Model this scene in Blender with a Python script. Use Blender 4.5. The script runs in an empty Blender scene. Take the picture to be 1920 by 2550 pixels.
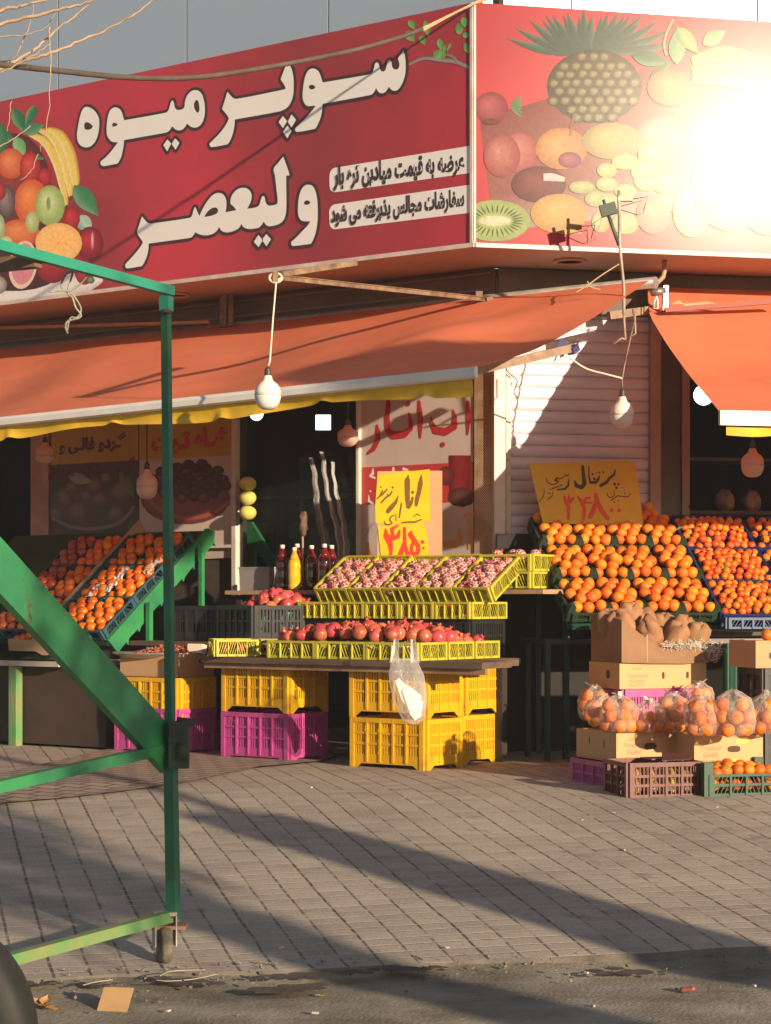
import bpy, bmesh, math, random
import numpy as np
from mathutils import Vector, Matrix, noise
R = math.radians
rnd = random.Random(7)
scene = bpy.context.scene
COL = scene.collection

# ------------------------------------------------------------------ camera
F, HX, HY, CZ = 5200.0, 960.0, 1494.0, 1.25        # focal length / optical axis in photo pixels, eye height
cd = bpy.data.cameras.new('camera')
cd.sensor_fit = 'VERTICAL'; cd.sensor_height = 36.0
cd.lens = F / 2550 * 36.0
cd.shift_y = (HY - 1275) / 2550
cd.clip_start = 0.1; cd.clip_end = 500
cam = bpy.data.objects.new('camera', cd); COL.objects.link(cam)
cam.location = (0, 0, CZ); cam.rotation_euler = (R(90), 0, 0)
scene.camera = cam
# ------------------------------------------------------------------ sky, sun, exposure
SUN = Vector((0.592, -0.8255, 0.215)).normalized()
sun_el = math.asin(SUN.z); sun_rot = math.atan2(SUN.x, SUN.y)
w = bpy.data.worlds.new('World'); scene.world = w; w.use_nodes = True
nt = w.node_tree; bg = nt.nodes['Background']
sky = nt.nodes.new('ShaderNodeTexSky'); sky.sky_type = 'NISHITA'; sky.sun_disc = False
sky.sun_elevation = sun_el; sky.sun_rotation = sun_rot; sky.dust_density = 2.0; sky.altitude = 1100
nt.links.new(sky.outputs[0], bg.inputs[0]); bg.inputs[1].default_value = 0.062
sd = bpy.data.lights.new('sun', 'SUN'); sd.energy = 4.4; sd.angle = R(0.55); sd.color = (1.0, 0.79, 0.56)
so = bpy.data.objects.new('sun', sd); COL.objects.link(so)
so.rotation_euler = SUN.to_track_quat('Z', 'Y').to_euler(); so.location = SUN * 60
scene.view_settings.view_transform = 'Standard'; scene.view_settings.look = 'None'
scene.view_settings.exposure = 0.82; scene.view_settings.gamma = 1.0; scene.view_settings.use_curve_mapping = False
scene.cycles.max_bounces = 8; scene.cycles.transparent_max_bounces = 16; scene.cycles.caustics_reflective = False
scene.cycles.caustics_refractive = False
# ------------------------------------------------------------------ photo pixel -> place
def P(px, py, D): return Vector(((px - HX) / F * D, D, CZ + (HY - py) / F * D))
def Zat(py, D): return CZ + (HY - py) / F * D
eL = Vector((-0.798, 0.603, 0)).normalized(); nL = Vector((-0.603, -0.798, 0)).normalized()
eR = Vector((0.9755, 0.2198, 0)).normalized(); nR = Vector((0.2198, -0.9755, 0)).normalized()
W0 = Vector((0.723, 13.66, 0))                       # corner of the two shop fronts
UP = Vector((0, 0, 1))
def L(a, b, z=0): return W0 + a * eL + b * nL + z * UP
def Rr(c, b, z=0): return W0 + c * eR + b * nR + z * UP
def La(px, b):
    q = W0 + b * nL; k = (px - HX) / F
    return (q.x - k * q.y) / (k * eL.y - eL.x)
def Rc(px, b):
    q = W0 + b * nR; k = (px - HX) / F
    return (k * q.y - q.x) / (eR.x - k * eR.y)
def Lp(px, py, b):
    p = L(La(px, b), b); p.z = Zat(py, p.y); return p
def Rp(px, py, b):
    p = Rr(Rc(px, b), b); p.z = Zat(py, p.y); return p
def mat4(x, y, z, o):
    return Matrix(((x.x, y.x, z.x, o.x), (x.y, y.y, z.y, o.y), (x.z, y.z, z.z, o.z), (0, 0, 0, 1)))
def LF(o, rot=0, tilt=0):       # local x = right along the left shop front, y = towards the wall
    return mat4(-eL, -nL, UP, o) @ Matrix.Rotation(R(rot), 4, 'Z') @ Matrix.Rotation(R(tilt), 4, 'X')
def RF(o, rot=0, tilt=0):
    return mat4(eR, -nR, UP, o) @ Matrix.Rotation(R(rot), 4, 'Z') @ Matrix.Rotation(R(tilt), 4, 'X')
def ground_z(x, y):             # level forecourt, a ramp down to the gutter
    t = (11.3 - y) / 4.1
    if t <= 0: return 0.25
    t = min(t, 1.0)
    s = t - 0.5 * 0.18 if t > 0.18 else 0.5 * t * t / 0.18
    return 0.25 - 0.25 * s / (1 - 0.09)
# ------------------------------------------------------------------ materials
MATS = {}
def mat(name, col, rough=0.6, var=0.0, scale=6.0, col2=None, bump=0.0, bscale=60.0, metal=0.0, spec=0.5, alpha=1.0, trans=0.0,
        sss=0.0, coat=0.0, attr=None, emit=None, estr=0.0, stretch=None, wear=None, wscale=9.0, wcut=0.58, coords='Object', objvar=0.0, mottle=0.0):
    if name in MATS: return MATS[name]
    m = bpy.data.materials.new(name); m.use_nodes = True
    nt = m.node_tree; N = nt.nodes; K = nt.links.new
    b = N['Principled BSDF']
    b.inputs['Roughness'].default_value = rough; b.inputs['Metallic'].default_value = metal
    b.inputs['Specular IOR Level'].default_value = spec; b.inputs['Coat Weight'].default_value = coat
    b.inputs['Transmission Weight'].default_value = trans
    if alpha < 1: b.inputs['Alpha'].default_value = alpha
    if sss: b.inputs['Subsurface Weight'].default_value = sss; b.inputs['Subsurface Radius'].default_value = (0.02, 0.012, 0.006); b.inputs['Subsurface Scale'].default_value = 1.0
    if emit: b.inputs['Emission Color'].default_value = (*emit, 1); b.inputs['Emission Strength'].default_value = estr
    tc = N.new('ShaderNodeTexCoord'); src = tc.outputs[coords]
    if stretch:
        mp = N.new('ShaderNodeMapping'); mp.inputs['Scale'].default_value = stretch; K(src, mp.inputs['Vector']); src = mp.outputs[0]
    base = None
    if attr:
        a = N.new('ShaderNodeAttribute'); a.attribute_name = attr; base = a.outputs['Color']
    else:
        rgb = N.new('ShaderNodeRGB'); rgb.outputs[0].default_value = (*col, 1); base = rgb.outputs[0]
    def mixc(fac, A, Bc, mode='MIX'):
        x = N.new('ShaderNodeMix'); x.data_type = 'RGBA'; x.blend_type = mode
        K(fac, x.inputs['Factor']) if not isinstance(fac, float) else setattr(x.inputs['Factor'], 'default_value', fac)
        K(A, x.inputs['A'])
        if isinstance(Bc, tuple): x.inputs['B'].default_value = (*Bc, 1)
        else: K(Bc, x.inputs['B'])
        return x.outputs['Result']
    if var > 0:
        nz = N.new('ShaderNodeTexNoise'); nz.inputs['Scale'].default_value = scale; nz.inputs['Detail'].default_value = 6; nz.inputs['Roughness'].default_value = 0.6
        K(src, nz.inputs['Vector'])
        cr = N.new('ShaderNodeMapRange'); cr.inputs['From Min'].default_value = 0.35; cr.inputs['From Max'].default_value = 0.65
        K(nz.outputs['Fac'], cr.inputs['Value'])
        c2 = col2 or tuple(c * (1 - var) for c in col)
        base = mixc(cr.outputs['Result'], base, c2)
    if wear:
        nz = N.new('ShaderNodeTexNoise'); nz.inputs['Scale'].default_value = wscale; nz.inputs['Detail'].default_value = 8; nz.inputs['Roughness'].default_value = 0.7
        K(src, nz.inputs['Vector'])
        cr = N.new('ShaderNodeMapRange'); cr.inputs['From Min'].default_value = wcut; cr.inputs['From Max'].default_value = wcut + 0.08
        K(nz.outputs['Fac'], cr.inputs['Value'])
        base = mixc(cr.outputs['Result'], base, wear)
    if mottle > 0:
        nz = N.new('ShaderNodeTexNoise'); nz.inputs['Scale'].default_value = 34; nz.inputs['Detail'].default_value = 8; nz.inputs['Roughness'].default_value = 0.75; K(src, nz.inputs['Vector'])
        cr = N.new('ShaderNodeMapRange'); cr.inputs['From Min'].default_value = 0.3; cr.inputs['From Max'].default_value = 0.7; cr.inputs['To Min'].default_value = 1 - mottle; cr.inputs['To Max'].default_value = 1 + mottle
        K(nz.outputs['Fac'], cr.inputs['Value']); base = mixc(1.0, base, cr.outputs['Result'], 'MULTIPLY')
    if objvar > 0:
        oi = N.new('ShaderNodeObjectInfo'); hs = N.new('ShaderNodeHueSaturation')
        mr = N.new('ShaderNodeMapRange'); mr.inputs['To Min'].default_value = 1 - objvar; mr.inputs['To Max'].default_value = 1 + objvar * 0.6
        K(oi.outputs['Random'], mr.inputs['Value']); K(mr.outputs['Result'], hs.inputs['Value'])
        mh = N.new('ShaderNodeMapRange'); mh.inputs['To Min'].default_value = 0.5 - 0.035 * min(1, objvar * 3); mh.inputs['To Max'].default_value = 0.5 + 0.02 * min(1, objvar * 3)
        ml = N.new('ShaderNodeMath'); ml.operation = 'FRACT'; mm = N.new('ShaderNodeMath'); mm.operation = 'MULTIPLY'; mm.inputs[1].default_value = 7.31
        K(oi.outputs['Random'], mm.inputs[0]); K(mm.outputs[0], ml.inputs[0]); K(ml.outputs[0], mh.inputs['Value']); K(mh.outputs['Result'], hs.inputs['Hue'])
        K(base, hs.inputs['Color']); base = hs.outputs['Color']
    K(base, b.inputs['Base Color'])
    if bump > 0:
        nz = N.new('ShaderNodeTexNoise'); nz.inputs['Scale'].default_value = bscale; nz.inputs['Detail'].default_value = 5
        K(src, nz.inputs['Vector'])
        bp = N.new('ShaderNodeBump'); bp.inputs['Strength'].default_value = bump; bp.inputs['Distance'].default_value = 0.01
        K(nz.outputs['Fac'], bp.inputs['Height']); K(bp.outputs['Normal'], b.inputs['Normal'])
    MATS[name] = m
    return m
def film(name, col, clear=0.5, rough=0.12, trl=0.3, bump=0.3, bscale=30.0):   # thin clear plastic
    if name in MATS: return MATS[name]
    m = bpy.data.materials.new(name); m.use_nodes = True
    nt = m.node_tree; N = nt.nodes; K = nt.links.new
    b = N['Principled BSDF']; b.inputs['Base Color'].default_value = (*col, 1); b.inputs['Roughness'].default_value = rough
    b.inputs['Specular IOR Level'].default_value = 0.8
    t = N.new('ShaderNodeBsdfTransparent'); tl = N.new('ShaderNodeBsdfTranslucent'); tl.inputs[0].default_value = (*col, 1)
    m1 = N.new('ShaderNodeMixShader'); m1.inputs[0].default_value = trl; K(b.outputs[0], m1.inputs[1]); K(tl.outputs[0], m1.inputs[2])
    m2 = N.new('ShaderNodeMixShader')
    lw = N.new('ShaderNodeLayerWeight'); lw.inputs['Blend'].default_value = 0.25
    mr = N.new('ShaderNodeMapRange'); mr.inputs['To Min'].default_value = clear; mr.inputs['To Max'].default_value = clear * 0.25
    K(lw.outputs['Facing'], mr.inputs['Value']); K(mr.outputs['Result'], m2.inputs[0])
    K(m1.outputs[0], m2.inputs[1]); K(t.outputs[0], m2.inputs[2]); K(m2.outputs[0], N['Material Output'].inputs['Surface'])
    if bump:
        tc = N.new('ShaderNodeTexCoord'); nz = N.new('ShaderNodeTexNoise'); nz.inputs['Scale'].default_value = bscale; nz.inputs['Detail'].default_value = 3; nz.inputs['Distortion'].default_value = 1.5
        K(tc.outputs['Object'], nz.inputs['Vector']); bp = N.new('ShaderNodeBump'); bp.inputs['Strength'].default_value = bump; bp.inputs['Distance'].default_value = 0.02
        K(nz.outputs['Fac'], bp.inputs['Height']); K(bp.outputs['Normal'], b.inputs['Normal'])
    MATS[name] = m; return m
# ------------------------------------------------------------------ mesh builder
class MB:
    def __init__(s): s.v = []; s.f = []; s.c = {}; s.sm = set(); s.mi = {}; s.curmi = 0
    def add(s, vs, fs, smooth=False):
        o = len(s.v); s.v += [tuple(v) for v in vs]
        for f in fs:
            if smooth: s.sm.add(len(s.f))
            if s.curmi: s.mi[len(s.f)] = s.curmi
            s.f.append([i + o for i in f])
        return o
    def box(s, x0, x1, y0, y1, z0, z1, M=None):
        vs = [Vector(p) for p in ((x0,y0,z0),(x1,y0,z0),(x1,y1,z0),(x0,y1,z0),(x0,y0,z1),(x1,y0,z1),(x1,y1,z1),(x0,y1,z1))]
        if M: vs = [M @ v for v in vs]
        s.add(vs, [(0,3,2,1),(4,5,6,7),(0,1,5,4),(1,2,6,5),(2,3,7,6),(3,0,4,7)])
        return s
    def bar(s, p, q, wd, ht, up=UP):       # rectangular bar from p to q
        p, q = Vector(p), Vector(q); d = (q - p).normalized(); x = d.cross(up)
        if x.length < 1e-4: x = d.cross(Vector((1, 0, 0)))
        x.normalize(); y = x.cross(d).normalized()
        c = [(-.5,-.5),(.5,-.5),(.5,.5),(-.5,.5)]
        vs = [p + x * a * wd + y * b * ht for a, b in c] + [q + x * a * wd + y * b * ht for a, b in c]
        s.add(vs, [(0,3,2,1)[::-1],(4,5,6,7)[::-1],(0,1,5,4)[::-1],(1,2,6,5)[::-1],(2,3,7,6)[::-1],(3,0,4,7)[::-1]])
        return s
    def tube(s, pts, r, n=8, closed=False, cap=True):
        pts = [Vector(p) for p in pts]; m = len(pts); rr = r if isinstance(r, (list, tuple)) else [r] * m
        vs = []; prev = None
        for i, p in enumerate(pts):
            a = pts[i - 1] if (i > 0 or closed) else p; b = pts[(i + 1) % m] if (i < m - 1 or closed) else p
            d = (b - a).normalized()
            x = d.cross(UP) if prev is None else prev - d * prev.dot(d)
            if x.length < 1e-4: x = d.cross(Vector((1, 0.1, 0)))
            x.normalize(); prev = x; y = d.cross(x)
            vs += [p + (x * math.cos(k * 2 * math.pi / n) + y * math.sin(k * 2 * math.pi / n)) * rr[i] for k in range(n)]
        fs = []
        for i in range(m if closed else m - 1):
            j = (i + 1) % m
            fs += [(i * n + k, i * n + (k + 1) % n, j * n + (k + 1) % n, j * n + k) for k in range(n)]
        s.add(vs, fs, True)
        if cap and not closed:
            o = len(s.v) - len(vs)
            s.f.append([o + k for k in range(n)][::-1]); s.f.append([o + (m - 1) * n + k for k in range(n)])
        return s
    def lathe(s, prof, n=20, M=None, lump=None):
        vs = []
        for r, z in prof:
            for k in range(n):
                a = 2 * math.pi * k / n; v = Vector((r * math.cos(a), r * math.sin(a), z))
                if lump: v = lump(v, a)
                vs.append(M @ v if M else v)
        fs = [(i * n + k, i * n + (k + 1) % n, (i + 1) * n + (k + 1) % n, (i + 1) * n + k) for i in range(len(prof) - 1) for k in range(n)]
        o = s.add(vs, fs, True)
        if prof[0][0] > 1e-6: s.f.append([o + k for k in range(n)][::-1])
        if prof[-1][0] > 1e-6: s.f.append([o + (len(prof) - 1) * n + k for k in range(n)])
        return s
    def poly(s, pts, thick=None, n=None):     # flat polygon, optionally given a thickness along n
        pts = [Vector(p) for p in pts]; m = len(pts)
        if thick is None: s.add(pts, [tuple(range(m))]); return s
        q = [p + n * thick for p in pts]
        s.add(pts + q, [tuple(range(m))[::-1], tuple(range(m, 2 * m))] + [(i, (i + 1) % m, m + (i + 1) % m, m + i) for i in range(m)])
        return s
    def grid(s, fn, nu, nv, smooth=True, cfn=None):
        vs = [fn(i / nu, j / nv) for j in range(nv + 1) for i in range(nu + 1)]
        return s.add(vs, [(j*(nu+1)+i, j*(nu+1)+i+1, (j+1)*(nu+1)+i+1, (j+1)*(nu+1)+i) for j in range(nv) for i in range(nu)], smooth)
    def mesh(s, name, m, recalc=False):
        me = bpy.data.meshes.new(name); me.from_pydata(s.v, [], s.f)
        for k in (m if isinstance(m, (list, tuple)) else [m]): me.materials.append(k)
        if s.sm: me.polygons.foreach_set('use_smooth', [i in s.sm for i in range(len(s.f))])
        for i, k in s.mi.items(): me.polygons[i].material_index = k
        if s.c:
            a = me.color_attributes.new('Col', 'FLOAT_COLOR', 'POINT'); arr = np.ones((len(s.v), 4), 'f')
            for i, c in s.c.items(): arr[i, :3] = c
            a.data.foreach_set('color', arr.ravel())
        if recalc:
            bm = bmesh.new(); bm.from_mesh(me); bmesh.ops.recalc_face_normals(bm, faces=bm.faces); bm.to_mesh(me); bm.free()
        me.update(); return me
    def obj(s, name, m, parent=None, M=None, recalc=False):
        o = bpy.data.objects.new(name, s.mesh(name, m, recalc)); COL.objects.link(o)
        if parent: o.parent = parent
        if M: o.matrix_world = M
        return o
def tag(o, label, cat, group=None, kind=None):
    o['label'] = label; o['category'] = cat
    if group: o['group'] = group
    if kind: o['kind'] = kind
    return o
def struct(o): o['kind'] = 'structure'; return o
def thing(name, label, cat, M, group=None):
    o = bpy.data.objects.new(name, None); COL.objects.link(o); o.matrix_world = M; o.empty_display_size = 0.1
    return tag(o, label, cat, group)
def dup(o, M, label=None, group=None):
    c = o.copy(); COL.objects.link(c); c.matrix_world = M
    if label: c['label'] = label
    if group: c['group'] = group
    for ch in o.children:
        k = ch.copy(); COL.objects.link(k); k.parent = c; k.matrix_parent_inverse = ch.matrix_parent_inverse.copy()
        for g in ch.children:
            d = g.copy(); COL.objects.link(d); d.parent = k
    return c
# ------------------------------------------------------------------ flat lettering
class Plane:
    def __init__(s, o, u, v): s.o, s.u, s.v = Vector(o), Vector(u).normalized(), Vector(v).normalized(); s.n = s.u.cross(s.v).normalized()
    def uv(s, px, py):
        d = Vector(((px - HX) / F, 1, (HY - py) / F)); c = Vector((0, 0, CZ))
        t = (s.o - c).dot(s.n) / d.dot(s.n); q = c + d * t - s.o
        return (q.dot(s.u), q.dot(s.v))
    def xyz(s, u, v, d=0): return s.o + s.u * u + s.v * v + s.n * d
    def at(s, px, py, d=0): return s.xyz(*s.uv(px, py), d)
def smooth_loop(pts, n=4, corner=48):
    out = []; m = len(pts)
    def is_c(i):
        a = np.subtract(pts[i], pts[i-1]); b = np.subtract(pts[(i+1) % m], pts[i])
        ang = abs(math.degrees(math.atan2(a[0]*b[1]-a[1]*b[0], a[0]*b[0]+a[1]*b[1])))
        return ang > corner
    cs = [is_c(i) for i in range(m)]
    for i in range(m):
        p1, p2 = np.array(pts[i], float), np.array(pts[(i+1) % m], float)
        p0 = np.array(pts[i-1], float); p3 = np.array(pts[(i+2) % m], float)
        d = np.linalg.norm(p2 - p1)
        def tang(a, b, c):
            t = (c - a); l = np.linalg.norm(t); return t / l * d if l > 0 else t
        t1 = (p2 - p1) if cs[i] else tang(p0, p1, p2)
        t2 = (p2 - p1) if cs[(i+1) % m] else tang(p1, p2, p3)
        for k in range(n):
            t = k / n; h = t*t*(3-2*t)
            out.append(tuple((2*t**3-3*t*t+1)*p1 + (t**3-2*t*t+t)*t1 + h*p2 + (t**3-t*t)*t2))
    return out
def sdf_mesh(loops=(), strokes=(), off=0.0, res=0.004):
    """loops: closed 2-D outlines (even-odd); strokes: polylines of (u, v, radius). Returns verts, faces of the filled shape grown by off."""
    P_ = [p for l in loops for p in l] + [(p[0] + s * p[2], p[1] + t * p[2]) for st in strokes for p in st for s in (-1, 1) for t in (-1, 1)]
    A = np.array(P_); lo = A.min(0) - off - 3 * res; hi = A.max(0) + off + 3 * res
    nx, ny = int((hi[0]-lo[0]) / res) + 2, int((hi[1]-lo[1]) / res) + 2
    X, Y = np.meshgrid(lo[0] + np.arange(nx) * res, lo[1] + np.arange(ny) * res)
    S = np.full(X.shape, 1e9)
    if loops:
        D = np.full(X.shape, 1e9); IN = np.zeros(X.shape, bool)
        for l in loops:
            m = len(l)
            for i in range(m):
                x0, y0 = l[i]; x1, y1 = l[(i+1) % m]
                dx, dy = x1-x0, y1-y0; q = dx*dx + dy*dy
                if q < 1e-14: continue
                t = np.clip(((X-x0)*dx + (Y-y0)*dy) / q, 0, 1)
                D = np.minimum(D, (X-x0-t*dx)**2 + (Y-y0-t*dy)**2)
                c = ((y0 > Y) != (y1 > Y))
                if abs(dy) > 1e-12: IN ^= c & (X < dx * (Y-y0) / dy + x0)
        D = np.sqrt(D); S = np.where(IN, -D, D)
    for st in strokes:
        if len(st) == 1: st = [st[0], (st[0][0] + 1e-4, st[0][1], st[0][2])]
        for (x0, y0, r0), (x1, y1, r1) in zip(st[:-1], st[1:]):
            dx, dy = x1-x0, y1-y0; q = max(dx*dx + dy*dy, 1e-12)
            t = np.clip(((X-x0)*dx + (Y-y0)*dy) / q, 0, 1)
            S = np.minimum(S, np.hypot(X-x0-t*dx, Y-y0-t*dy) - (r0 + (r1-r0) * t))
    S = S - off
    V = []; Fc = []; idx = {}
    def vid(key, x, y):
        if key not in idx: idx[key] = len(V); V.append((x, y))
        return idx[key]
    ins = S < 0
    full = ins[:-1,:-1] & ins[1:,:-1] & ins[:-1,1:] & ins[1:,1:]
    anyc = (ins[:-1,:-1] | ins[1:,:-1] | ins[:-1,1:] | ins[1:,1:]) & ~full
    gx = lambda i: lo[0] + i * res
    gy = lambda j: lo[1] + j * res
    for j in range(ny - 1):
        i = 0; row = full[j]
        while i < nx - 1:
            if row[i]:
                k = i
                while k < nx - 1 and row[k]: k += 1
                Fc.append([vid((i,j,0), gx(i), gy(j)), vid((k,j,0), gx(k), gy(j)), vid((k,j+1,0), gx(k), gy(j+1)), vid((i,j+1,0), gx(i), gy(j+1))])
                i = k
            else: i += 1
    for j, i in zip(*np.nonzero(anyc)):
        cs = [(i, j), (i+1, j), (i+1, j+1), (i, j+1)]; f = []
        for k in range(4):
            a, b = cs[k], cs[(k+1) % 4]; sa, sb = S[a[1], a[0]], S[b[1], b[0]]
            if sa < 0: f.append(vid((a[0], a[1], 0), gx(a[0]), gy(a[1])))
            if (sa < 0) != (sb < 0):
                t = sa / (sa - sb); h = tuple(sorted((a, b)))
                f.append(vid((h, 1), gx(a[0]) + (gx(b[0]) - gx(a[0])) * t, gy(a[1]) + (gy(b[1]) - gy(a[1])) * t))
        if len(f) >= 3: Fc.append(f)
    return V, Fc
def flat_obj(name, pl, vf, d, m, parent=None):
    V, Fc = vf; b = MB(); b.add([pl.xyz(u, v, d) for u, v in V], Fc); return b.obj(name, m, parent)
JOIN = {'ا':(0xFE8D,0xFE8E,0,0),'آ':(0xFE81,0xFE82,0,0),'ب':(0xFE8F,0xFE90,0xFE91,0xFE92),'پ':(0xFB56,0xFB57,0xFB58,0xFB59),'ت':(0xFE95,0xFE96,0xFE97,0xFE98),'ج':(0xFE9D,0xFE9E,0xFE9F,0xFEA0),'خ':(0xFEA5,0xFEA6,0xFEA7,0xFEA8),'د':(0xFEA9,0xFEAA,0,0),'ذ':(0xFEAB,0xFEAC,0,0),'ر':(0xFEAD,0xFEAE,0,0),'س':(0xFEB1,0xFEB2,0xFEB3,0xFEB4),'ش':(0xFEB5,0xFEB6,0xFEB7,0xFEB8),'ض':(0xFEBD,0xFEBE,0xFEBF,0xFEC0),'ع':(0xFEC9,0xFECA,0xFECB,0xFECC),'ف':(0xFED1,0xFED2,0xFED3,0xFED4),'ق':(0xFED5,0xFED6,0xFED7,0xFED8),'ک':(0xFB8E,0xFB8F,0xFB90,0xFB91),'گ':(0xFB92,0xFB93,0xFB94,0xFB95),'ل':(0xFEDD,0xFEDE,0xFEDF,0xFEE0),'م':(0xFEE1,0xFEE2,0xFEE3,0xFEE4),'ن':(0xFEE5,0xFEE6,0xFEE7,0xFEE8),'ه':(0xFEE9,0xFEEA,0xFEEB,0xFEEC),'و':(0xFEED,0xFEEE,0,0),'ی':(0xFBFC,0xFBFD,0xFBFE,0xFBFF),'ـ':(0x640,)*4}
def shaped(s):
    out = []
    for i, c in enumerate(s):
        if c not in JOIN: out.append(c); continue
        f = JOIN[c]; prev = i > 0 and s[i-1] in JOIN and JOIN[s[i-1]][2]; nxt = i + 1 < len(s) and s[i+1] in JOIN and f[2]
        out.append(chr(f[3] if prev and nxt else f[1] if prev else f[2] if nxt else f[0]))
    return ''.join(reversed(out))
def text_geo(s, bold=0.03):
    c = bpy.data.curves.new('txt', 'FONT'); c.body = s; c.size = 1; c.offset = bold; c.resolution_u = 3
    o = bpy.data.objects.new('txt', c); COL.objects.link(o)
    me = bpy.data.meshes.new_from_object(o.evaluated_get(bpy.context.evaluated_depsgraph_get()))
    bpy.data.objects.remove(o); bpy.data.curves.remove(c)
    V = [(v.co.x, v.co.y) for v in me.vertices]; Fc = [list(p.vertices) for p in me.polygons]
    bpy.data.meshes.remove(me)
    # islands, so touching glyphs can be laid a hair apart
    par = list(range(len(V)))
    def find(a):
        while par[a] != a: par[a] = par[par[a]]; a = par[a]
        return a
    for f in Fc:
        for i in f[1:]: par[find(i)] = find(f[0])
    ids = {}; lay = [ids.setdefault(find(i), len(ids)) for i in range(len(V))]
    return V, Fc, lay
def text_quad(name, pl, s, quad, d, m, parent=None, bold=0.03):
    """lettering stretched over four photo pixels: top-left, top-right, bottom-right, bottom-left"""
    V, Fc, lay = text_geo(s, bold); A = np.array(V); lo, hi = A.min(0), A.max(0)
    q = [Vector(pl.uv(*p)) for p in quad]; vs = []
    for (x, y), k in zip(V, lay):
        a = (x - lo[0]) / (hi[0] - lo[0]); t = (y - lo[1]) / (hi[1] - lo[1])
        p = (q[3] * (1-a) + q[2] * a) * (1-t) + (q[0] * (1-a) + q[1] * a) * t
        vs.append(pl.xyz(p[0], p[1], d + 0.00003 * k))
    b = MB(); b.add(vs, Fc); return b.obj(name, m, parent)
# printed pictures: flat coloured shapes, each a hair above the one below
class Print:
    def __init__(s, pl, d, minx=-1e9, maxx=1e9): s.pl, s.d, s.b, s.minx, s.maxx = pl, d, MB(), minx, maxx
    def ell(s, cx, cy, rx, ry, ci, co, rot=0, hx=-0.25, hy=-0.3, n=22, lump=0.0, pw=1.0):
        s.d += 0.000012; c, sn = math.cos(R(rot)), math.sin(R(rot)); rings = 4; vs = []; cols = []
        for r in range(rings + 1):
            f = r / rings
            for k in range(n):
                a = 2 * math.pi * k / n; lr = 1 + lump * math.sin(k * 2.7)
                x, y = math.cos(a) * rx * f * lr + hx * rx * (1-f), math.sin(a) * ry * f * lr + hy * ry * (1-f)
                vs.append(s.pl.at(min(max(cx + x*c - y*sn, s.minx), s.maxx), cy + x*sn + y*c, s.d)); cols.append([i + (o-i) * f**pw for i, o in zip(ci, co)])
        fs = [(r*n+k, r*n+(k+1) % n, (r+1)*n+(k+1) % n, (r+1)*n+k) for r in range(rings) for k in range(n)] 
        o = s.b.add(vs, [f[::-1] for f in fs])
        for i, cc in enumerate(cols): s.b.c[o+i] = cc
    def leaf(s, x0, y0, x1, y1, wd, ca, cb, bend=0.0):
        s.d += 0.000012; n = 8; vs = []; cols = []
        dx, dy = x1-x0, y1-y0; l = math.hypot(dx, dy); nx, ny = -dy/l, dx/l
        for i in range(n + 1):
            t = i / n; h = math.sin(math.pi * t**0.8) * wd; bx = bend * math.sin(math.pi*t) * l
            for k, cc in ((-1, ca), (0, [v*1.25 for v in ca]), (1, cb)):
                vs.append(s.pl.at(min(max(x0+dx*t+nx*(h*k+bx), s.minx), s.maxx), y0+dy*t+ny*(h*k+bx), s.d)); cols.append(cc)
        o = s.b.add(vs, [(i*3+k, (i+1)*3+k, (i+1)*3+k+1, i*3+k+1) for i in range(n) for k in (0, 1)])
        for i, cc in enumerate(cols): s.b.c[o+i] = cc
    def band(s, pts, ws, c0, c1, c2):            # a thick bent stroke, shaded across
        s.d += 0.000012
        if len(pts) > 2:
            q = [Vector((*p, 0)) for p in pts]; o_, w_ = [], []
            for i in range(len(q) - 1):
                a, b, c, e = q[max(i-1, 0)], q[i], q[i+1], q[min(i+2, len(q)-1)]
                for k in range(5):
                    t = k / 5; v = 0.5 * ((2*b) + (c-a)*t + (2*a-5*b+4*c-e)*t*t + (3*b-a-3*c+e)*t**3); o_.append((v.x, v.y)); w_.append(ws[i] + (ws[i+1] - ws[i]) * t)
            pts, ws = o_ + [pts[-1]], w_ + [ws[-1]]
        n = len(pts); vs = []; cols = []
        for i, (x, y) in enumerate(pts):
            a, b = pts[max(i-1, 0)], pts[min(i+1, n-1)]; dx, dy = b[0]-a[0], b[1]-a[1]; l = math.hypot(dx, dy) or 1
            for k, cc in ((-1, c0), (-0.3, c1), (0.4, c1), (1, c2)):
                vs.append(s.pl.at(x - dy/l*ws[i]*k, y + dx/l*ws[i]*k, s.d)); cols.append(cc)
        o = s.b.add(vs, [(i*4+k, (i+1)*4+k, (i+1)*4+k+1, i*4+k+1) for i in range(n-1) for k in (0, 1, 2)])
        for i, cc in enumerate(cols): s.b.c[o+i] = cc
    def obj(s, name, m, parent): return s.b.obj(name, m, parent)
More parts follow.
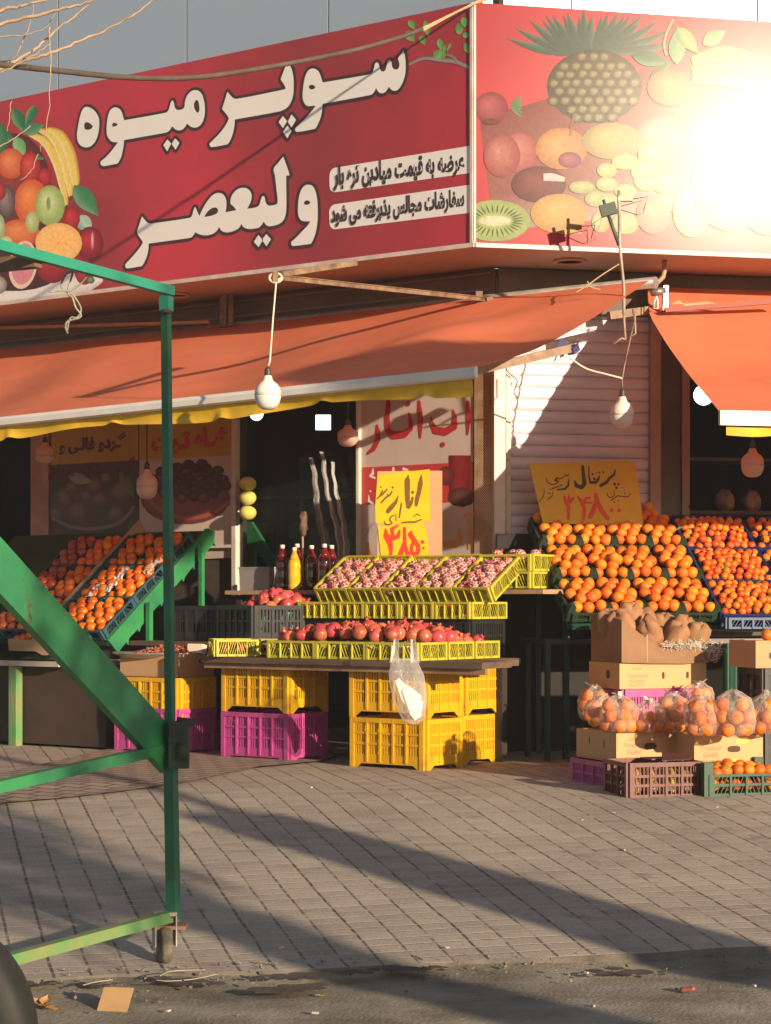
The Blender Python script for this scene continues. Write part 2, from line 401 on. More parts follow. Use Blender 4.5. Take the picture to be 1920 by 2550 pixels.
# ================================================================== ground
def paver_mat():
    m = bpy.data.materials.new('concrete pavers'); m.use_nodes = True
    nt = m.node_tree; N = nt.nodes; K = nt.links.new; b = N['Principled BSDF']; b.inputs['Roughness'].default_value = 0.85; b.inputs['Specular IOR Level'].default_value = 0.25
    uv = N.new('ShaderNodeUVMap'); sp = N.new('ShaderNodeSeparateXYZ')
    wob = N.new('ShaderNodeTexNoise'); wob.inputs['Scale'].default_value = 3.0; wob.inputs['Detail'].default_value = 3
    K(uv.outputs[0], wob.inputs['Vector'])
    vm = N.new('ShaderNodeVectorMath'); vm.operation = 'MULTIPLY_ADD'; vm.inputs[1].default_value = (0.012, 0.012, 0)
    K(wob.outputs['Color'], vm.inputs[0]); K(uv.outputs[0], vm.inputs[2]); K(vm.outputs[0], sp.inputs[0])
    def math_(op, a, b=None, c=None):
        x = N.new('ShaderNodeMath'); x.operation = op
        for i, q in enumerate((a, b, c)):
            if q is None: continue
            if isinstance(q, (int, float)): x.inputs[i].default_value = q
            else: K(q, x.inputs[i])
        return x.outputs[0]
    def line(src, pitch, wd):                      # 1 on the joint, 0 on the block
        f = math_('FRACT', math_('DIVIDE', src, pitch)); d = math_('ABSOLUTE', math_('SUBTRACT', f, 0.5))
        mr = N.new('ShaderNodeMapRange'); mr.inputs['From Min'].default_value = 0.5 - wd / pitch; mr.inputs['From Max'].default_value = 0.5 - wd * 0.35 / pitch
        K(d, mr.inputs['Value']); return mr.outputs['Result']
    U, V = sp.outputs[0], sp.outputs[1]
    a, a3, r = line(U, 0.124, 0.0075), line(U, 0.372, 0.008), line(V, 0.094, 0.0075)
    n1 = N.new('ShaderNodeTexNoise'); n1.inputs['Scale'].default_value = 9; n1.inputs['Detail'].default_value = 4; K(uv.outputs[0], n1.inputs['Vector'])
    k1 = N.new('ShaderNodeMapRange'); k1.inputs['From Min'].default_value = 0.34; k1.inputs['From Max'].default_value = 0.55; K(n1.outputs['Fac'], k1.inputs['Value'])
    joint = math_('MAXIMUM', math_('MULTIPLY', a, math_('MULTIPLY', k1.outputs[0], 0.75)), math_('MULTIPLY', a3, math_('ADD', math_('MULTIPLY', k1.outputs[0], 0.55), 0.35)))
    wn = N.new('ShaderNodeTexWhiteNoise'); wn.noise_dimensions = '2D'; cx = N.new('ShaderNodeCombineXYZ')
    K(math_('FLOOR', math_('DIVIDE', U, 0.124)), cx.inputs[0]); K(math_('FLOOR', math_('DIVIDE', V, 0.094)), cx.inputs[1]); K(cx.outputs[0], wn.inputs['Vector'])
    n2 = N.new('ShaderNodeTexNoise'); n2.inputs['Scale'].default_value = 1.3; n2.inputs['Detail'].default_value = 7; n2.inputs['Roughness'].default_value = 0.65; K(uv.outputs[0], n2.inputs['Vector'])
    n3 = N.new('ShaderNodeTexNoise'); n3.inputs['Scale'].default_value = 70; n3.inputs['Detail'].default_value = 4; K(uv.outputs[0], n3.inputs['Vector'])
    val = math_('ADD', math_('ADD', math_('MULTIPLY', wn.outputs['Value'], 0.15), math_('MULTIPLY', n2.outputs['Fac'], 0.85)), math_('MULTIPLY', n3.outputs['Fac'], 0.60))
    cr = N.new('ShaderNodeValToRGB'); e = cr.color_ramp.elements
    e[0].position = 0.42; e[0].color = (0.21, 0.175, 0.145, 1); e[1].position = 1.05; e[1].color = (0.53, 0.455, 0.375, 1)
    K(val, cr.inputs[0])
    def mix(f, A, B):
        x = N.new('ShaderNodeMix'); x.data_type = 'RGBA'; K(f, x.inputs['Factor']); K(A, x.inputs['A']) ; x.inputs['B'].default_value = B; return x.outputs['Result']
    n5 = N.new('ShaderNodeTexNoise'); n5.inputs['Scale'].default_value = 2.2; n5.inputs['Detail'].default_value = 5; K(uv.outputs[0], n5.inputs['Vector'])
    k5 = N.new('ShaderNodeMapRange'); k5.inputs['From Min'].default_value = 0.38; k5.inputs['From Max'].default_value = 0.6; K(n5.outputs['Fac'], k5.inputs['Value'])
    joint = math_('MULTIPLY', joint, math_('SUBTRACT', 1.0, math_('MULTIPLY', r, 0.8)))
    c = mix(math_('MULTIPLY', r, math_('ADD', 0.12, math_('MULTIPLY', k5.outputs[0], 0.6))), cr.outputs[0], (0.55, 0.47, 0.37, 1))        # sand in the cross joints
    c = mix(joint, c, (0.085, 0.068, 0.055, 1))
    n4 = N.new('ShaderNodeTexNoise'); n4.inputs['Scale'].default_value = 2.6; n4.inputs['Detail'].default_value = 9; n4.inputs['Roughness'].default_value = 0.7; K(uv.outputs[0], n4.inputs['Vector'])
    k4 = N.new('ShaderNodeMapRange'); k4.inputs['From Min'].default_value = 0.57; k4.inputs['From Max'].default_value = 0.68; K(n4.outputs['Fac'], k4.inputs['Value'])
    c = mix(math_('MULTIPLY', k4.outputs[0], 0.65), c, (0.14, 0.115, 0.095, 1))
    K(c, b.inputs['Base Color'])
    bp = N.new('ShaderNodeBump'); bp.inputs['Strength'].default_value = 0.45; bp.inputs['Distance'].default_value = 0.008
    hgt = math_('SUBTRACT', math_('ADD', math_('MULTIPLY', n3.outputs['Fac'], 0.35), math_('MULTIPLY', wn.outputs['Value'], 0.5)), math_('ADD', joint, math_('MULTIPLY', r, 0.5)))
    K(hgt, bp.inputs['Height']); K(bp.outputs[0], b.inputs['Normal'])
    return m
E0 = Vector((0, 7.13, 0))
def edge_wob(s): return 0.05 * noise.noise(Vector((s * 1.7, 3.1, 0))) + 0.025 * noise.noise(Vector((s * 7, 1.1, 0)))
g = MB(); uvs = []
S0, S1, NS, T1, NT = -9.0, 10.0, 190, 11.0, 110
def gp(i, j):
    s = S0 + (S1 - S0) * i; t = T1 * j
    if j == 0: t += edge_wob(s)
    p = E0 + s * eR - t * nR; z = ground_z(p.x, p.y) + 0.012 * noise.noise(Vector((s * 0.8, t * 0.8, 0))) * (1 if 0.2 < t < 3.5 else 0.3)
    uvs.append((s, t)); p.z = z + 0.004 + 0.008 * min(1, max(0, t / 0.5))
    return p
g.grid(gp, NS, NT)
pav = struct(g.obj('pavement', paver_mat()))
ul = pav.data.uv_layers.new(name='UVMap')
for lp in pav.data.loops: ul.data[lp.index].uv = uvs[lp.vertex_index]
# kerb face down to the gutter
g = MB(); q0 = [pav.data.vertices[i].co.copy() for i in range(NS + 1)]
g.add([p for p in q0] + [p + Vector((0, -0.03, -0.03)) for p in q0], [(i, NS+1+i, NS+2+i, i+1) for i in range(NS)])
stone = mat('gutter concrete', (0.20, 0.17, 0.14), 0.9, 0.5, 5, bump=0.6, bscale=40)
struct(g.obj('kerb_edge', stone))
# road: one sheet to the horizon, rough and cracked near the gutter
road_m = mat('worn asphalt', (0.42, 0.365, 0.28), 0.92, 0.6, 2.0, bump=0.5, bscale=70, wear=(0.55, 0.48, 0.37), wscale=60, wcut=0.60, spec=0.25)
g = MB()
def rp(i, j):
    s = -14 + 28 * i; t = -9 * j + 0.4
    p = E0 + s * eR - t * nR
    n = noise.fractal(Vector((s * 1.6, t * 1.6, 0)), 1.0, 2.0, 4) * 0.014
    n -= 0.016 * math.exp(-((t + 0.22) / 0.16) ** 2) * (0.6 + noise.noise(Vector((s * 1.3, 0, 5))))
    p.z = -0.006 + n * (0.35 if t > -0.1 else 1); return p
g.grid(rp, 200, 70)
struct(g.obj('road', road_m))
g = MB(); g.add([(-250, -250, -0.09), (250, -250, -0.09), (250, 250, -0.09), (-250, 250, -0.09)], [(0, 1, 2, 3)])
struct(g.obj('ground', mat('far ground', (0.16, 0.14, 0.12), 0.95, 0.4, 0.3)))
# small diamond tiles in front of the left shop front
def diamond_mat():
    m = bpy.data.materials.new('small clay pavers'); m.use_nodes = True; nt = m.node_tree; N = nt.nodes; K = nt.links.new; b = N['Principled BSDF']
    b.inputs['Roughness'].default_value = 0.85
    tc = N.new('ShaderNodeTexCoord'); mp = N.new('ShaderNodeMapping'); mp.inputs['Rotation'].default_value = (0, 0, R(28)); K(tc.outputs['Object'], mp.inputs[0])
    br = N.new('ShaderNodeTexBrick'); br.inputs['Scale'].default_value = 1; br.inputs['Brick Width'].default_value = 0.16; br.inputs['Row Height'].default_value = 0.11; br.inputs['Mortar Size'].default_value = 0.009
    br.inputs['Color1'].default_value = (0.36, 0.27, 0.21, 1); br.inputs['Color2'].default_value = (0.27, 0.21, 0.17, 1); br.inputs['Mortar'].default_value = (0.085, 0.06, 0.05, 1); br.inputs['Bias'].default_value = -0.2
    K(mp.outputs[0], br.inputs['Vector']); K(br.outputs['Color'], b.inputs['Base Color'])
    bp = N.new('ShaderNodeBump'); bp.invert = True; bp.inputs['Strength'].default_value = 0.6; bp.inputs['Distance'].default_value = 0.008; K(br.outputs['Fac'], bp.inputs['Height']); K(bp.outputs[0], b.inputs['Normal'])
    return m
g = MB()
bl = [(-400, 2075), (0, 2012), (160, 1999), (320, 1980), (470, 1958), (640, 1920), (800, 1905)]
fr = []
for px, py in bl:
    D = 8.0
    for _ in range(40): D = F * (CZ - ground_z(0, D)) / (py - HY)
    fr.append(Vector(((px - HX) / F * D, D, 0)))
vs = []
for p in fr:
    for k in range(9):
        q = p.lerp(Vector((p.x + 0.9, p.y + 5.0, 0)), k / 8); q.z = ground_z(q.x, q.y) + 0.026; vs.append(q)
g.add(vs, [(i*9+k, (i+1)*9+k, (i+1)*9+k+1, i*9+k+1) for i in range(len(fr)-1) for k in range(8)])
struct(g.obj('tiled_strip', diamond_mat()))

# ================================================================== shop building
def quadL(b, a0, a1, z0, z1, dep): return [L(a0, dep, z0), L(a1, dep, z0), L(a1, dep, z1), L(a0, dep, z1)]
def boxL(mb, a0, a1, b0, b1, z0, z1): mb.box(a0, a1, b0, b1, z0, z1, mat4(eL, nL, UP, W0))
def boxR(mb, c0, c1, b0, b1, z0, z1): mb.box(c0, c1, b0, b1, z0, z1, mat4(eR, nR, UP, W0))
ZS = 3.44; ZT = 4.913                                    # underside and top of the sign boards
bld = thing('shop_building', 'corner shop building with pale cladding above and open fruit shop fronts below', 'shop', Matrix.Translation(W0))
plas = mat('dusty plaster', (0.30, 0.25, 0.21), 0.9, 0.4, 3)
brownm = mat('brown sheet fascia', (0.17, 0.12, 0.095), 0.7, 0.4, 2)
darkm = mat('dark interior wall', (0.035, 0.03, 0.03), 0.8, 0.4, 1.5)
soff = mat('cream soffit panel', (0.52, 0.40, 0.32), 0.55, 0.2, 1.2)
clad = mat('grey composite panel', (0.40, 0.49, 0.58), 0.32, 0.06, 0.6, metal=0.25, spec=0.6)
iw = lambda o: o
def part(mb, name, m, recalc=True): 
    o = mb.obj(name, m, bld, recalc=recalc); o.matrix_parent_inverse = bld.matrix_world.inverted(); return o
# cladding panels above the sign (gaps are real)
cb = 0.55
la = [La(px, cb) for px in (1196, 818, 465, 145)] ; la += [la[-1] + (la[-1] - la[-2]), la[-1] + 2 * (la[-1] - la[-2])]
for a0, a1 in zip(la[:-1], la[1:]):
    mb = MB(); boxL(mb, a0 + 0.006, a1 - 0.006, cb - 0.04, cb, 4.6, 8.2); part(mb, 'cladding_panel', clad)
rc = [Rc(px, cb) for px in (1200, 1424, 1886)]; rc += [rc[-1] + (rc[-1] - rc[-2]), rc[-1] + 2 * (rc[-1] - rc[-2])]
for c0, c1 in zip(rc[:-1], rc[1:]):
    mb = MB(); boxR(mb, c0 + 0.006, c1 - 0.006, cb - 0.04, cb, 4.6, 8.2); part(mb, 'cladding_panel', clad)
mb = MB(); boxL(mb, la[0] - 0.1, 8, 0.3, cb - 0.06, 4.5, 8.2); boxR(mb, rc[0] + 0.15, 6, 0.3, cb - 0.061, 4.5, 8.19); part(mb, 'upper_wall', darkm)
# soffit
Cs = Vector((0.5366, 12.8, 0))
def soff_poly(z): return [L(9, 0.78, z), Cs + (W0 - Cs) * 0.04 + UP * z, Rr(6, 0.78, z), Rr(6, -0.02, z), W0 + UP * z, L(9, -0.02, z)]
mb = MB(); mb.poly(soff_poly(ZS - 0.02), 0.05, UP); part(mb, 'soffit', soff)
# lamp rings in the soffit; flat dark discs painted as their sunk shade
for p in (Rp(1418, 619, 0.42), Lp(437, 713, 0.42)):
    mb = MB(); p.z = ZS - 0.026; mb.lathe([(0.0, 0), (0.085, 0)], 24, Matrix.Translation(p))
    part(mb, 'soffit_lamp', mat('painted lamp hole shade', (0.05, 0.03, 0.025), 0.6), False)
    mb = MB(); p.z = ZS - 0.03; mb.tube([p + Vector((math.cos(k*R(15))*0.095, math.sin(k*R(15))*0.095, 0)) for k in range(24)], 0.01, 6, True)
    part(mb, 'lamp_ring', mat('lamp ring', (0.62, 0.42, 0.30), 0.4))
# fascia strips under the soffit, hiding the shutter boxes
mb = MB(); boxL(mb, -0.02, 9, -0.05, 0.06, 3.06, ZS - 0.03); boxR(mb, -0.0, 6, -0.05, 0.06, 3.13, ZS - 0.03); part(mb, 'fascia', brownm)
mb = MB()
for k, z in enumerate((3.385, 3.28, 3.17)):
    boxL(mb, 0.0, 9, 0.062, 0.085 - 0.006 * k, z - 0.012, z)
mb.box(0, 0.001, 0, 0.001, 0, 0.001, Matrix.Translation(W0 + UP * 3.3))
part(mb, 'fascia_ridge', mat('brown ridge', (0.24, 0.165, 0.13), 0.6))
# piers and posts of the left front
aX = lambda px: La(px, 0)
mb = MB(); boxL(mb, aX(120), aX(76), -0.2, 0.0, 0.25, 3.1); part(mb, 'pier', mat('pink plaster pier', (0.48, 0.31, 0.25), 0.8, 0.3, 4))
mb = MB(); boxL(mb, aX(596), aX(120) - 0.003, -0.08, -0.03, 0.25, 3.1); part(mb, 'wall', mat('wall toned as dark interior', (0.07, 0.055, 0.048), 0.8, 0.4, 3))  # wall coloured dark to imitate the unlit interior
mb = MB(); boxL(mb, aX(1180), aX(893), -0.08, -0.03, 0.25, 3.1); part(mb, 'wall', mat('wall toned as dark interior', (0.07, 0.055, 0.048), 0.8, 0.4, 3))
# window between the banners
wfm = mat('white window frame', (0.68, 0.62, 0.55), 0.4, 0.15, 8)
mb = MB(); boxL(mb, aX(591), aX(581), -0.03, 0.02, 1.28, 2.75); boxL(mb, aX(580) + 0.004, aX(508), -0.01, 0.02, Zat(1361, 14.7), Zat(1353, 14.7))
part(mb, 'window_frame', wfm)
mb = MB(); boxL(mb, aX(897), aX(891), -0.03, 0.02, 0.9, 2.9); part(mb, 'window_frame', wfm)
glass = film('window glass', (0.02, 0.025, 0.03), 0.90, 0.03, 0.0, 0)
mb = MB(); mb.poly([L(aX(890), -0.02, 0.9), L(aX(593), -0.02, 0.9), L(aX(593), -0.02, 3.0), L(aX(890), -0.02, 3.0)]); part(mb, 'window_pane', glass, False)
# perforated panel and steel corner column
def perf_mat():
    m = bpy.data.materials.new('perforated panel'); m.use_nodes = True; nt = m.node_tree; N = nt.nodes; K = nt.links.new; b = N['Principled BSDF']; b.inputs['Roughness'].default_value = 0.5
    tc = N.new('ShaderNodeTexCoord'); mp = N.new('ShaderNodeMapping'); mp.inputs['Rotation'].default_value = (0, 0, math.atan2(eL.y, eL.x)); mp.vector_type = 'TEXTURE'; K(tc.outputs['Object'], mp.inputs[0])
    sp = N.new('ShaderNodeSeparateXYZ'); K(mp.outputs[0], sp.inputs[0])
    def wv(o):
        x = N.new('ShaderNodeMath'); x.operation = 'MULTIPLY'; x.inputs[1].default_value = 2 * math.pi / 0.017; K(o, x.inputs[0]); y = N.new('ShaderNodeMath'); y.operation = 'SINE'; K(x.outputs[0], y.inputs[0]); return y.outputs[0]
    mx = N.new('ShaderNodeMath'); mx.operation = 'MULTIPLY'; K(wv(sp.outputs[0]), mx.inputs[0]); K(wv(sp.outputs[2]), mx.inputs[1])
    nz = N.new('ShaderNodeTexNoise'); nz.inputs['Scale'].default_value = 7; K(tc.outputs['Object'], nz.inputs['Vector'])
    cr = N.new('ShaderNodeValToRGB'); e = cr.color_ramp.elements; e[0].position = 0.4; e[0].color = (0.42, 0.27, 0.13, 1); e[1].position = 0.62; e[1].color = (0.55, 0.42, 0.30, 1); K(nz.outputs['Fac'], cr.inputs[0])
    mi = N.new('ShaderNodeMix'); mi.data_type = 'RGBA'; mr = N.new('ShaderNodeMapRange'); mr.inputs['From Min'].default_value = 0.1; mr.inputs['From Max'].default_value = 0.45; K(mx.outputs[0], mr.inputs['Value']); K(mr.outputs[0], mi.inputs['Factor'])
    K(cr.outputs[0], mi.inputs['A']); mi.inputs['B'].default_value = (0.08, 0.05, 0.04, 1); K(mi.outputs['Result'], b.inputs['Base Color'])
    return m
mb = MB(); boxL(mb, aX(1240), aX(1181), -0.06, 0.0, 0.25, 3.05); part(mb, 'perforated_panel', perf_mat())
colm = mat('painted steel column', (0.62, 0.56, 0.50), 0.45, 0.25, 3, wear=(0.30, 0.24, 0.2), wscale=14, wcut=0.62)
mb = MB(); boxR(mb, -0.02, Rc(1258, 0.02), -0.12, 0.03, 0.25, 3.36); boxR(mb, Rc(1258, 0.0) + 0.006, Rc(1272, 0.0), -0.12, 0.005, 0.25, 3.3); part(mb, 'corner_column', colm)
# right front: guide rail, dark pier, door post, back room
cX = lambda px: Rc(px, 0)
mb = MB(); boxR(mb, cX(1618), cX(1643), -0.1, 0.02, 0.25, 3.12); part(mb, 'shutter_guide', mat('pink guide rail', (0.42, 0.30, 0.26), 0.5, 0.3, 4))
mb = MB(); boxR(mb, cX(1643) + 0.003, cX(1698), -0.3, -0.02, 0.25, 3.12); part(mb, 'pier', mat('dark stone pier', (0.07, 0.05, 0.045), 0.5, 0.4, 5))
mb = MB(); boxR(mb, cX(1699), cX(1718), -0.08, 0.0, 0.25, 3.12); part(mb, 'door_post', mat('red brown post', (0.30, 0.16, 0.13), 0.5, 0.3, 4))
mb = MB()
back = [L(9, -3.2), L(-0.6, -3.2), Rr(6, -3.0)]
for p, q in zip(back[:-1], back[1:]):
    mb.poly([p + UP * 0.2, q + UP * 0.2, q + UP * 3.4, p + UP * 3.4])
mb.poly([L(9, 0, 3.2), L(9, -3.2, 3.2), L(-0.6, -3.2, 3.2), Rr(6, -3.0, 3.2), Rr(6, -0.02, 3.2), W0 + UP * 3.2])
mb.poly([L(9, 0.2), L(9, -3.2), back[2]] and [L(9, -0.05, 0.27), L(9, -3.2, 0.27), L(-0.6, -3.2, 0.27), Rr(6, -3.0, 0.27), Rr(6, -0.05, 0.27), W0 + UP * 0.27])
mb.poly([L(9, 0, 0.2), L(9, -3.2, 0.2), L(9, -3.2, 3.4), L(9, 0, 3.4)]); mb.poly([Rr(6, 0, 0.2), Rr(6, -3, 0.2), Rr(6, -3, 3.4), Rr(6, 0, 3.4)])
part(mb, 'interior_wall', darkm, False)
# roof slab to close the top
mb = MB(); mb.poly([L(9, 0.5, 8.1), Rr(0.1, 0.3, 8.1), Rr(6, 0.5, 8.1), Rr(6, -4, 8.1), L(9, -5, 8.1)], 0.1, UP); part(mb, 'roof', plas)

# roller shutter
sh = MB(); c0, c1 = cX(1273), cX(1618); npit = 38; pit = 0.0768; z0 = 0.27
prof = []
for k in range(npit):
    for t, d in ((0.0, -0.010), (0.07, 0.0), (0.25, 0.006), (0.5, 0.008), (0.75, 0.006), (0.93, 0.0)): prof.append((z0 + (k + t) * pit, d - 0.03))
vs = []
for z, d in prof:
    for i in range(7): vs.append(Rr(c0 + (c1 - c0) * i / 6, d + 0.0015 * math.sin(i * 2.1 + z * 5), z))
sh.add(vs, [(j*7+i, j*7+i+1, (j+1)*7+i+1, (j+1)*7+i) for j in range(len(prof)-1) for i in range(6)], False)
tag(sh.obj('roller_shutter', mat('pale shutter paint', (0.72, 0.70, 0.79), 0.42, 0.2, 2.5, wear=(0.45, 0.41, 0.44), wscale=5, wcut=0.66, stretch=(1, 1, 3))), 'pale roller shutter of narrow horizontal slats, closed, right of the steel corner column', 'shutter')

# ================================================================== sign boards
plL = Plane(L(0, 0.8), -eL, UP); plL.o = Cs.copy(); plR = Plane(Cs, eR, UP)
def vinyl(name, c1, c2, ro=0.32, sp_=0.45, bu=0.12):
    m = mat(name, c1, ro, 0.5, 0.55, col2=c2, spec=sp_, bump=bu, bscale=2.2); return m
redL = vinyl('red vinyl print', (0.52, 0.04, 0.06), (0.28, 0.035, 0.045))
redR = vinyl('rose red vinyl print', (0.34, 0.03, 0.04), (0.24, 0.025, 0.035), 0.19, 0.055, 0.015)
whitem = mat('white print', (0.80, 0.78, 0.76), 0.4, 0.04, 3)
outm = mat('dark brown print outline', (0.055, 0.025, 0.03), 0.4)
printm = mat('printed picture', (1, 1, 1), 0.34, attr='Col', bump=0.06, bscale=2.2, mottle=0.16)
trim = mat('pale sign trim', (0.66, 0.56, 0.50), 0.45, 0.3, 6)
def sign_panel(pl, u0, u1, m, name, parent):
    mb = MB(); mb.box(u0, u1, -0.10, 0.0, ZS, ZT, mat4(pl.u, pl.n, UP, pl.o)); return mb.obj(name, m, parent, recalc=True)
# ---- left board
sgL = thing('shop_sign', 'long red fascia sign with big white lettering and printed fruit over the left front', 'sign', Matrix.Identity(4))
uL0 = -7.5
sign_panel(plL, uL0, 0.0, redL, 'board', sgL)
mb = MB(); mb.box(uL0, 0.012, 0.001, 0.014, ZS - 0.028, ZS - 0.001, mat4(plL.u, plL.n, UP, plL.o)); mb.box(-0.016, 0.003, 0.001, 0.012, ZS, ZT, mat4(plL.u, plL.n, UP, plL.o)); mb.obj('trim', trim, sgL, recalc=True)
def Z(x0, y0, w, n=1666.0): return lambda pts: [(x0 + x * w / n, y0 + y * w / n) for x, y in pts]
zA, zB, zC, zD, zE = Z(180, 200, 350), Z(510, 140, 320), Z(740, 110, 290), Z(300, 440, 320), Z(560, 370, 260)
h1 = zA([(180,315),(225,330),(270,365),(300,405),(320,450),(325,510),(320,590),(305,660),(275,730),(235,775),(190,795),(140,792),(100,770),(72,730),(60,670),(65,600),(80,510),(100,420),(120,360),(145,325)])
h1h = zA([(145,540),(155,505),(185,497),(225,520),(250,545),(235,570),(195,588),(155,583)])
m1 = zA([(1470,118),(1510,130),(1540,165),(1560,220),(1575,300),(1575,400),(1560,470),(1530,525),(1490,555),(1445,562),(1400,545),(1365,512),(1345,550),(1310,585),(1265,595),(1225,582),(1200,555),(1188,545),(1170,580),(1140,610),(1110,622),(900,660),(618,710),(615,760),(600,850),(580,920),(545,985),(530,990),(380,1018),(350,1010),(338,985),(345,960),(400,915),(460,850),(510,785),(548,732),(510,735),(470,725),(435,690),(415,640),(412,560),(420,470),(435,400),(460,350),(495,325),(535,325),(570,345),(595,385),(610,440),(620,475),(1100,388),(1135,370),(1155,330),(1170,270),(1185,242),(1200,242),(1210,270),(1220,320),(1240,350),(1280,352),(1315,340),(1335,310),(1340,260),(1360,195),(1395,148),(1430,123)])
m1a = zA([(1470,235),(1495,240),(1508,290),(1512,350),(1500,385),(1480,380),(1455,340),(1448,280)])
m1b = zA([(478,535),(480,515),(505,502),(530,512),(543,530),(520,545),(485,552)])
d1 = [zA([(1132,700),(1178,752),(1130,845),(1085,770)]), zA([(1225,688),(1275,745),(1230,825),(1182,755)])]
p1 = zB([(1085,95),(1115,130),(1140,200),(1155,290),(1158,400),(1150,510),(1125,590),(1085,655),(1030,695),(960,720),(395,822),(392,880),(375,980),(345,1070),(310,1135),(290,1145),(95,1180),(72,1165),(65,1135),(110,1090),(190,1010),(260,920),(300,850),(318,805),(290,760),(228,685),(260,590),(298,462),(330,500),(370,540),(415,555),(1000,440),(1055,425),(1040,380),(1010,335),(988,300),(1020,215),(1060,120)])
d2 = [zB(q) for q in ([(1018,775),(1072,843),(1018,935),(962,855)], [(1130,755),(1188,825),(1130,930),(1080,850)], [(1075,902),(1130,970),(1075,1065),(1018,985)])]
s1 = zC([(1525,95),(1545,160),(1557,270),(1555,400),(1530,510),(1490,600),(1450,650),(1400,670),(1350,650),(1318,608),(1295,650),(1260,690),(1210,705),(1165,680),(1135,625),(1110,680),(1075,720),(1040,732),(368,855),(360,960),(335,1070),(300,1150),(270,1205),(250,1215),(10,1258),(-20,1245),(-25,1210),(60,1125),(150,1035),(220,950),(272,880),(230,882),(160,888),(115,855),(88,790),(85,700),(95,590),(120,470),(160,385),(210,352),(260,355),(310,390),(340,450),(360,520),(370,550),(1050,432),(1085,405),(1105,340),(1120,280),(1145,262),(1170,280),(1185,340),(1205,385),(1240,395),(1270,370),(1285,310),(1305,245),(1330,230),(1355,255),(1362,310),(1380,350),(1420,368),(1455,350),(1468,300),(1460,250),(1450,205),(1490,145)])
s1h = zC([(170,625),(185,592),(215,582),(250,595),(268,620),(245,642),(200,650)])
v1 = zD([(285,515),(320,560),(360,600),(395,608),(900,535),(930,510),(950,440),(965,400),(980,398),(1000,450),(1020,495),(1030,505),(1060,440),(1110,350),(1170,270),(1230,222),(1290,212),(1340,235),(1372,290),(1380,350),(1375,420),(1367,462)]) + zE([(190,985),(150,930),(100,885),(95,840),(115,760),(160,690),(220,645),(290,628),(350,635),(400,670),(430,725),(432,790),(415,860),(385,920),(360,962),(480,945),(530,925),(560,890),(580,820),(600,765),(625,755),(645,790),(655,850),(680,895),(720,912),(800,900),(835,885),(848,850),(845,780),(825,600),(805,430),(785,325),(860,225),(938,128),(975,230),(1015,340),(1040,430),(985,432),(985,600),(988,800),(985,980),(970,1080),(930,1160),(870,1205),(790,1230),(710,1240),(660,1215),(625,1165),(600,1210),(560,1255),(500,1275),(390,1285),(330,1270),(290,1240),(268,1200),(245,1250),(210,1285),(150,1315),(50,1338)]) + zD([(1340,715),(1305,690),(1285,650),(1260,695),(1215,735),(1150,758),(1080,760),(1020,745),(975,720),(955,755),(920,790),(890,797),(370,868),(368,940),(345,1040),(310,1120),(285,1160),(90,1190),(70,1175),(68,1140),(130,1070),(210,980),(270,900),(297,852),(265,800),(222,725),(250,620)])
v1h = zD([(1090,525),(1130,460),(1180,415),(1230,400),(1265,415),(1270,450),(1250,480),(1190,505)])
w1 = zE([(1350,578),(1395,592),(1435,640),(1460,710),(1480,820),(1488,950),(1485,1150),(1465,1300),(1430,1420),(1385,1515),(1370,1522),(1090,1555),(1065,1535),(1065,1490),(1150,1415),(1250,1310),(1330,1225),(1372,1160),(1320,1162),(1240,1155),(1195,1110),(1175,1030),(1175,900),(1190,770),(1220,670),(1265,605),(1310,580)])
w1h = zE([(1265,885),(1275,845),(1315,828),(1355,840),(1370,870),(1345,890),(1300,900)])
d3 = [zE([(540,1380),(595,1440),(600,1480),(545,1575),(470,1490)]), zE([(668,1365),(742,1448),(672,1560),(610,1480),(615,1430)])]
def uvl(pl, pts, sm=True): return [pl.uv(*p) for p in (smooth_loop(pts) if sm else pts)]
words = [[uvl(plL, h1), uvl(plL, h1h)], [uvl(plL, m1), uvl(plL, m1a), uvl(plL, m1b)], [uvl(plL, q, False) for q in d1], [uvl(plL, p1)], [uvl(plL, q, False) for q in d2], [uvl(plL, s1), uvl(plL, s1h)], [uvl(plL, v1), uvl(plL, v1h)], [uvl(plL, w1), uvl(plL, w1h)], [uvl(plL, q, False) for q in d3]]
holes = {0: 1, 1: 2, 5: 1, 6: 1, 7: 1}
lt, lo = MB(), MB()
for i, wd in enumerate(words):
    V, Fc = sdf_mesh(wd, res=0.0045); lt.add([plL.xyz(u, v, 0.0042) for u, v in V], Fc)
    outer = wd[:1] if i in holes else wd
    V, Fc = sdf_mesh(outer, off=0.021, res=0.0055); lo.add([plL.xyz(u, v, 0.0016 + 0.0002 * i) for u, v in V], Fc)
lo.obj('lettering_outline', outm, sgL); lt.obj('lettering', whitem, sgL)
# white strips with the small print
def round_strip(tl, tr, br, bl_):
    q = [Vector(plL.uv(*p)) for p in (tl, tr, br, bl_)]; pts = []
    r = (q[0] - q[3]).length * 0.3; n = 6
    c = q[0] + Vector((r, -r)); pts += [(c.x - r * math.cos(R(90*k/n)), c.y + r * math.sin(R(90*k/n))) for k in range(n+1)]
    pts += [tuple(q[1]), tuple(q[2])]
    c = q[3] + Vector((r, r)); pts += [(c.x - r * math.sin(R(90*k/n)), c.y - r * math.cos(R(90*k/n))) for k in range(n+1)]
    mb = MB(); mb.add([plL.xyz(u, v, 0.0025) for u, v in pts], [tuple(range(len(pts)))]); return mb
for tl, tr, br, bl_ in (((821, 420), (1172, 363), (1171, 431), (821, 481)), ((820, 511), (1172, 460), (1171, 530), (821, 573))):
    round_strip(tl, tr, br, bl_).obj('white_strip', whitem, sgL)
textm = mat('black print', (0.05, 0.03, 0.035), 0.45)
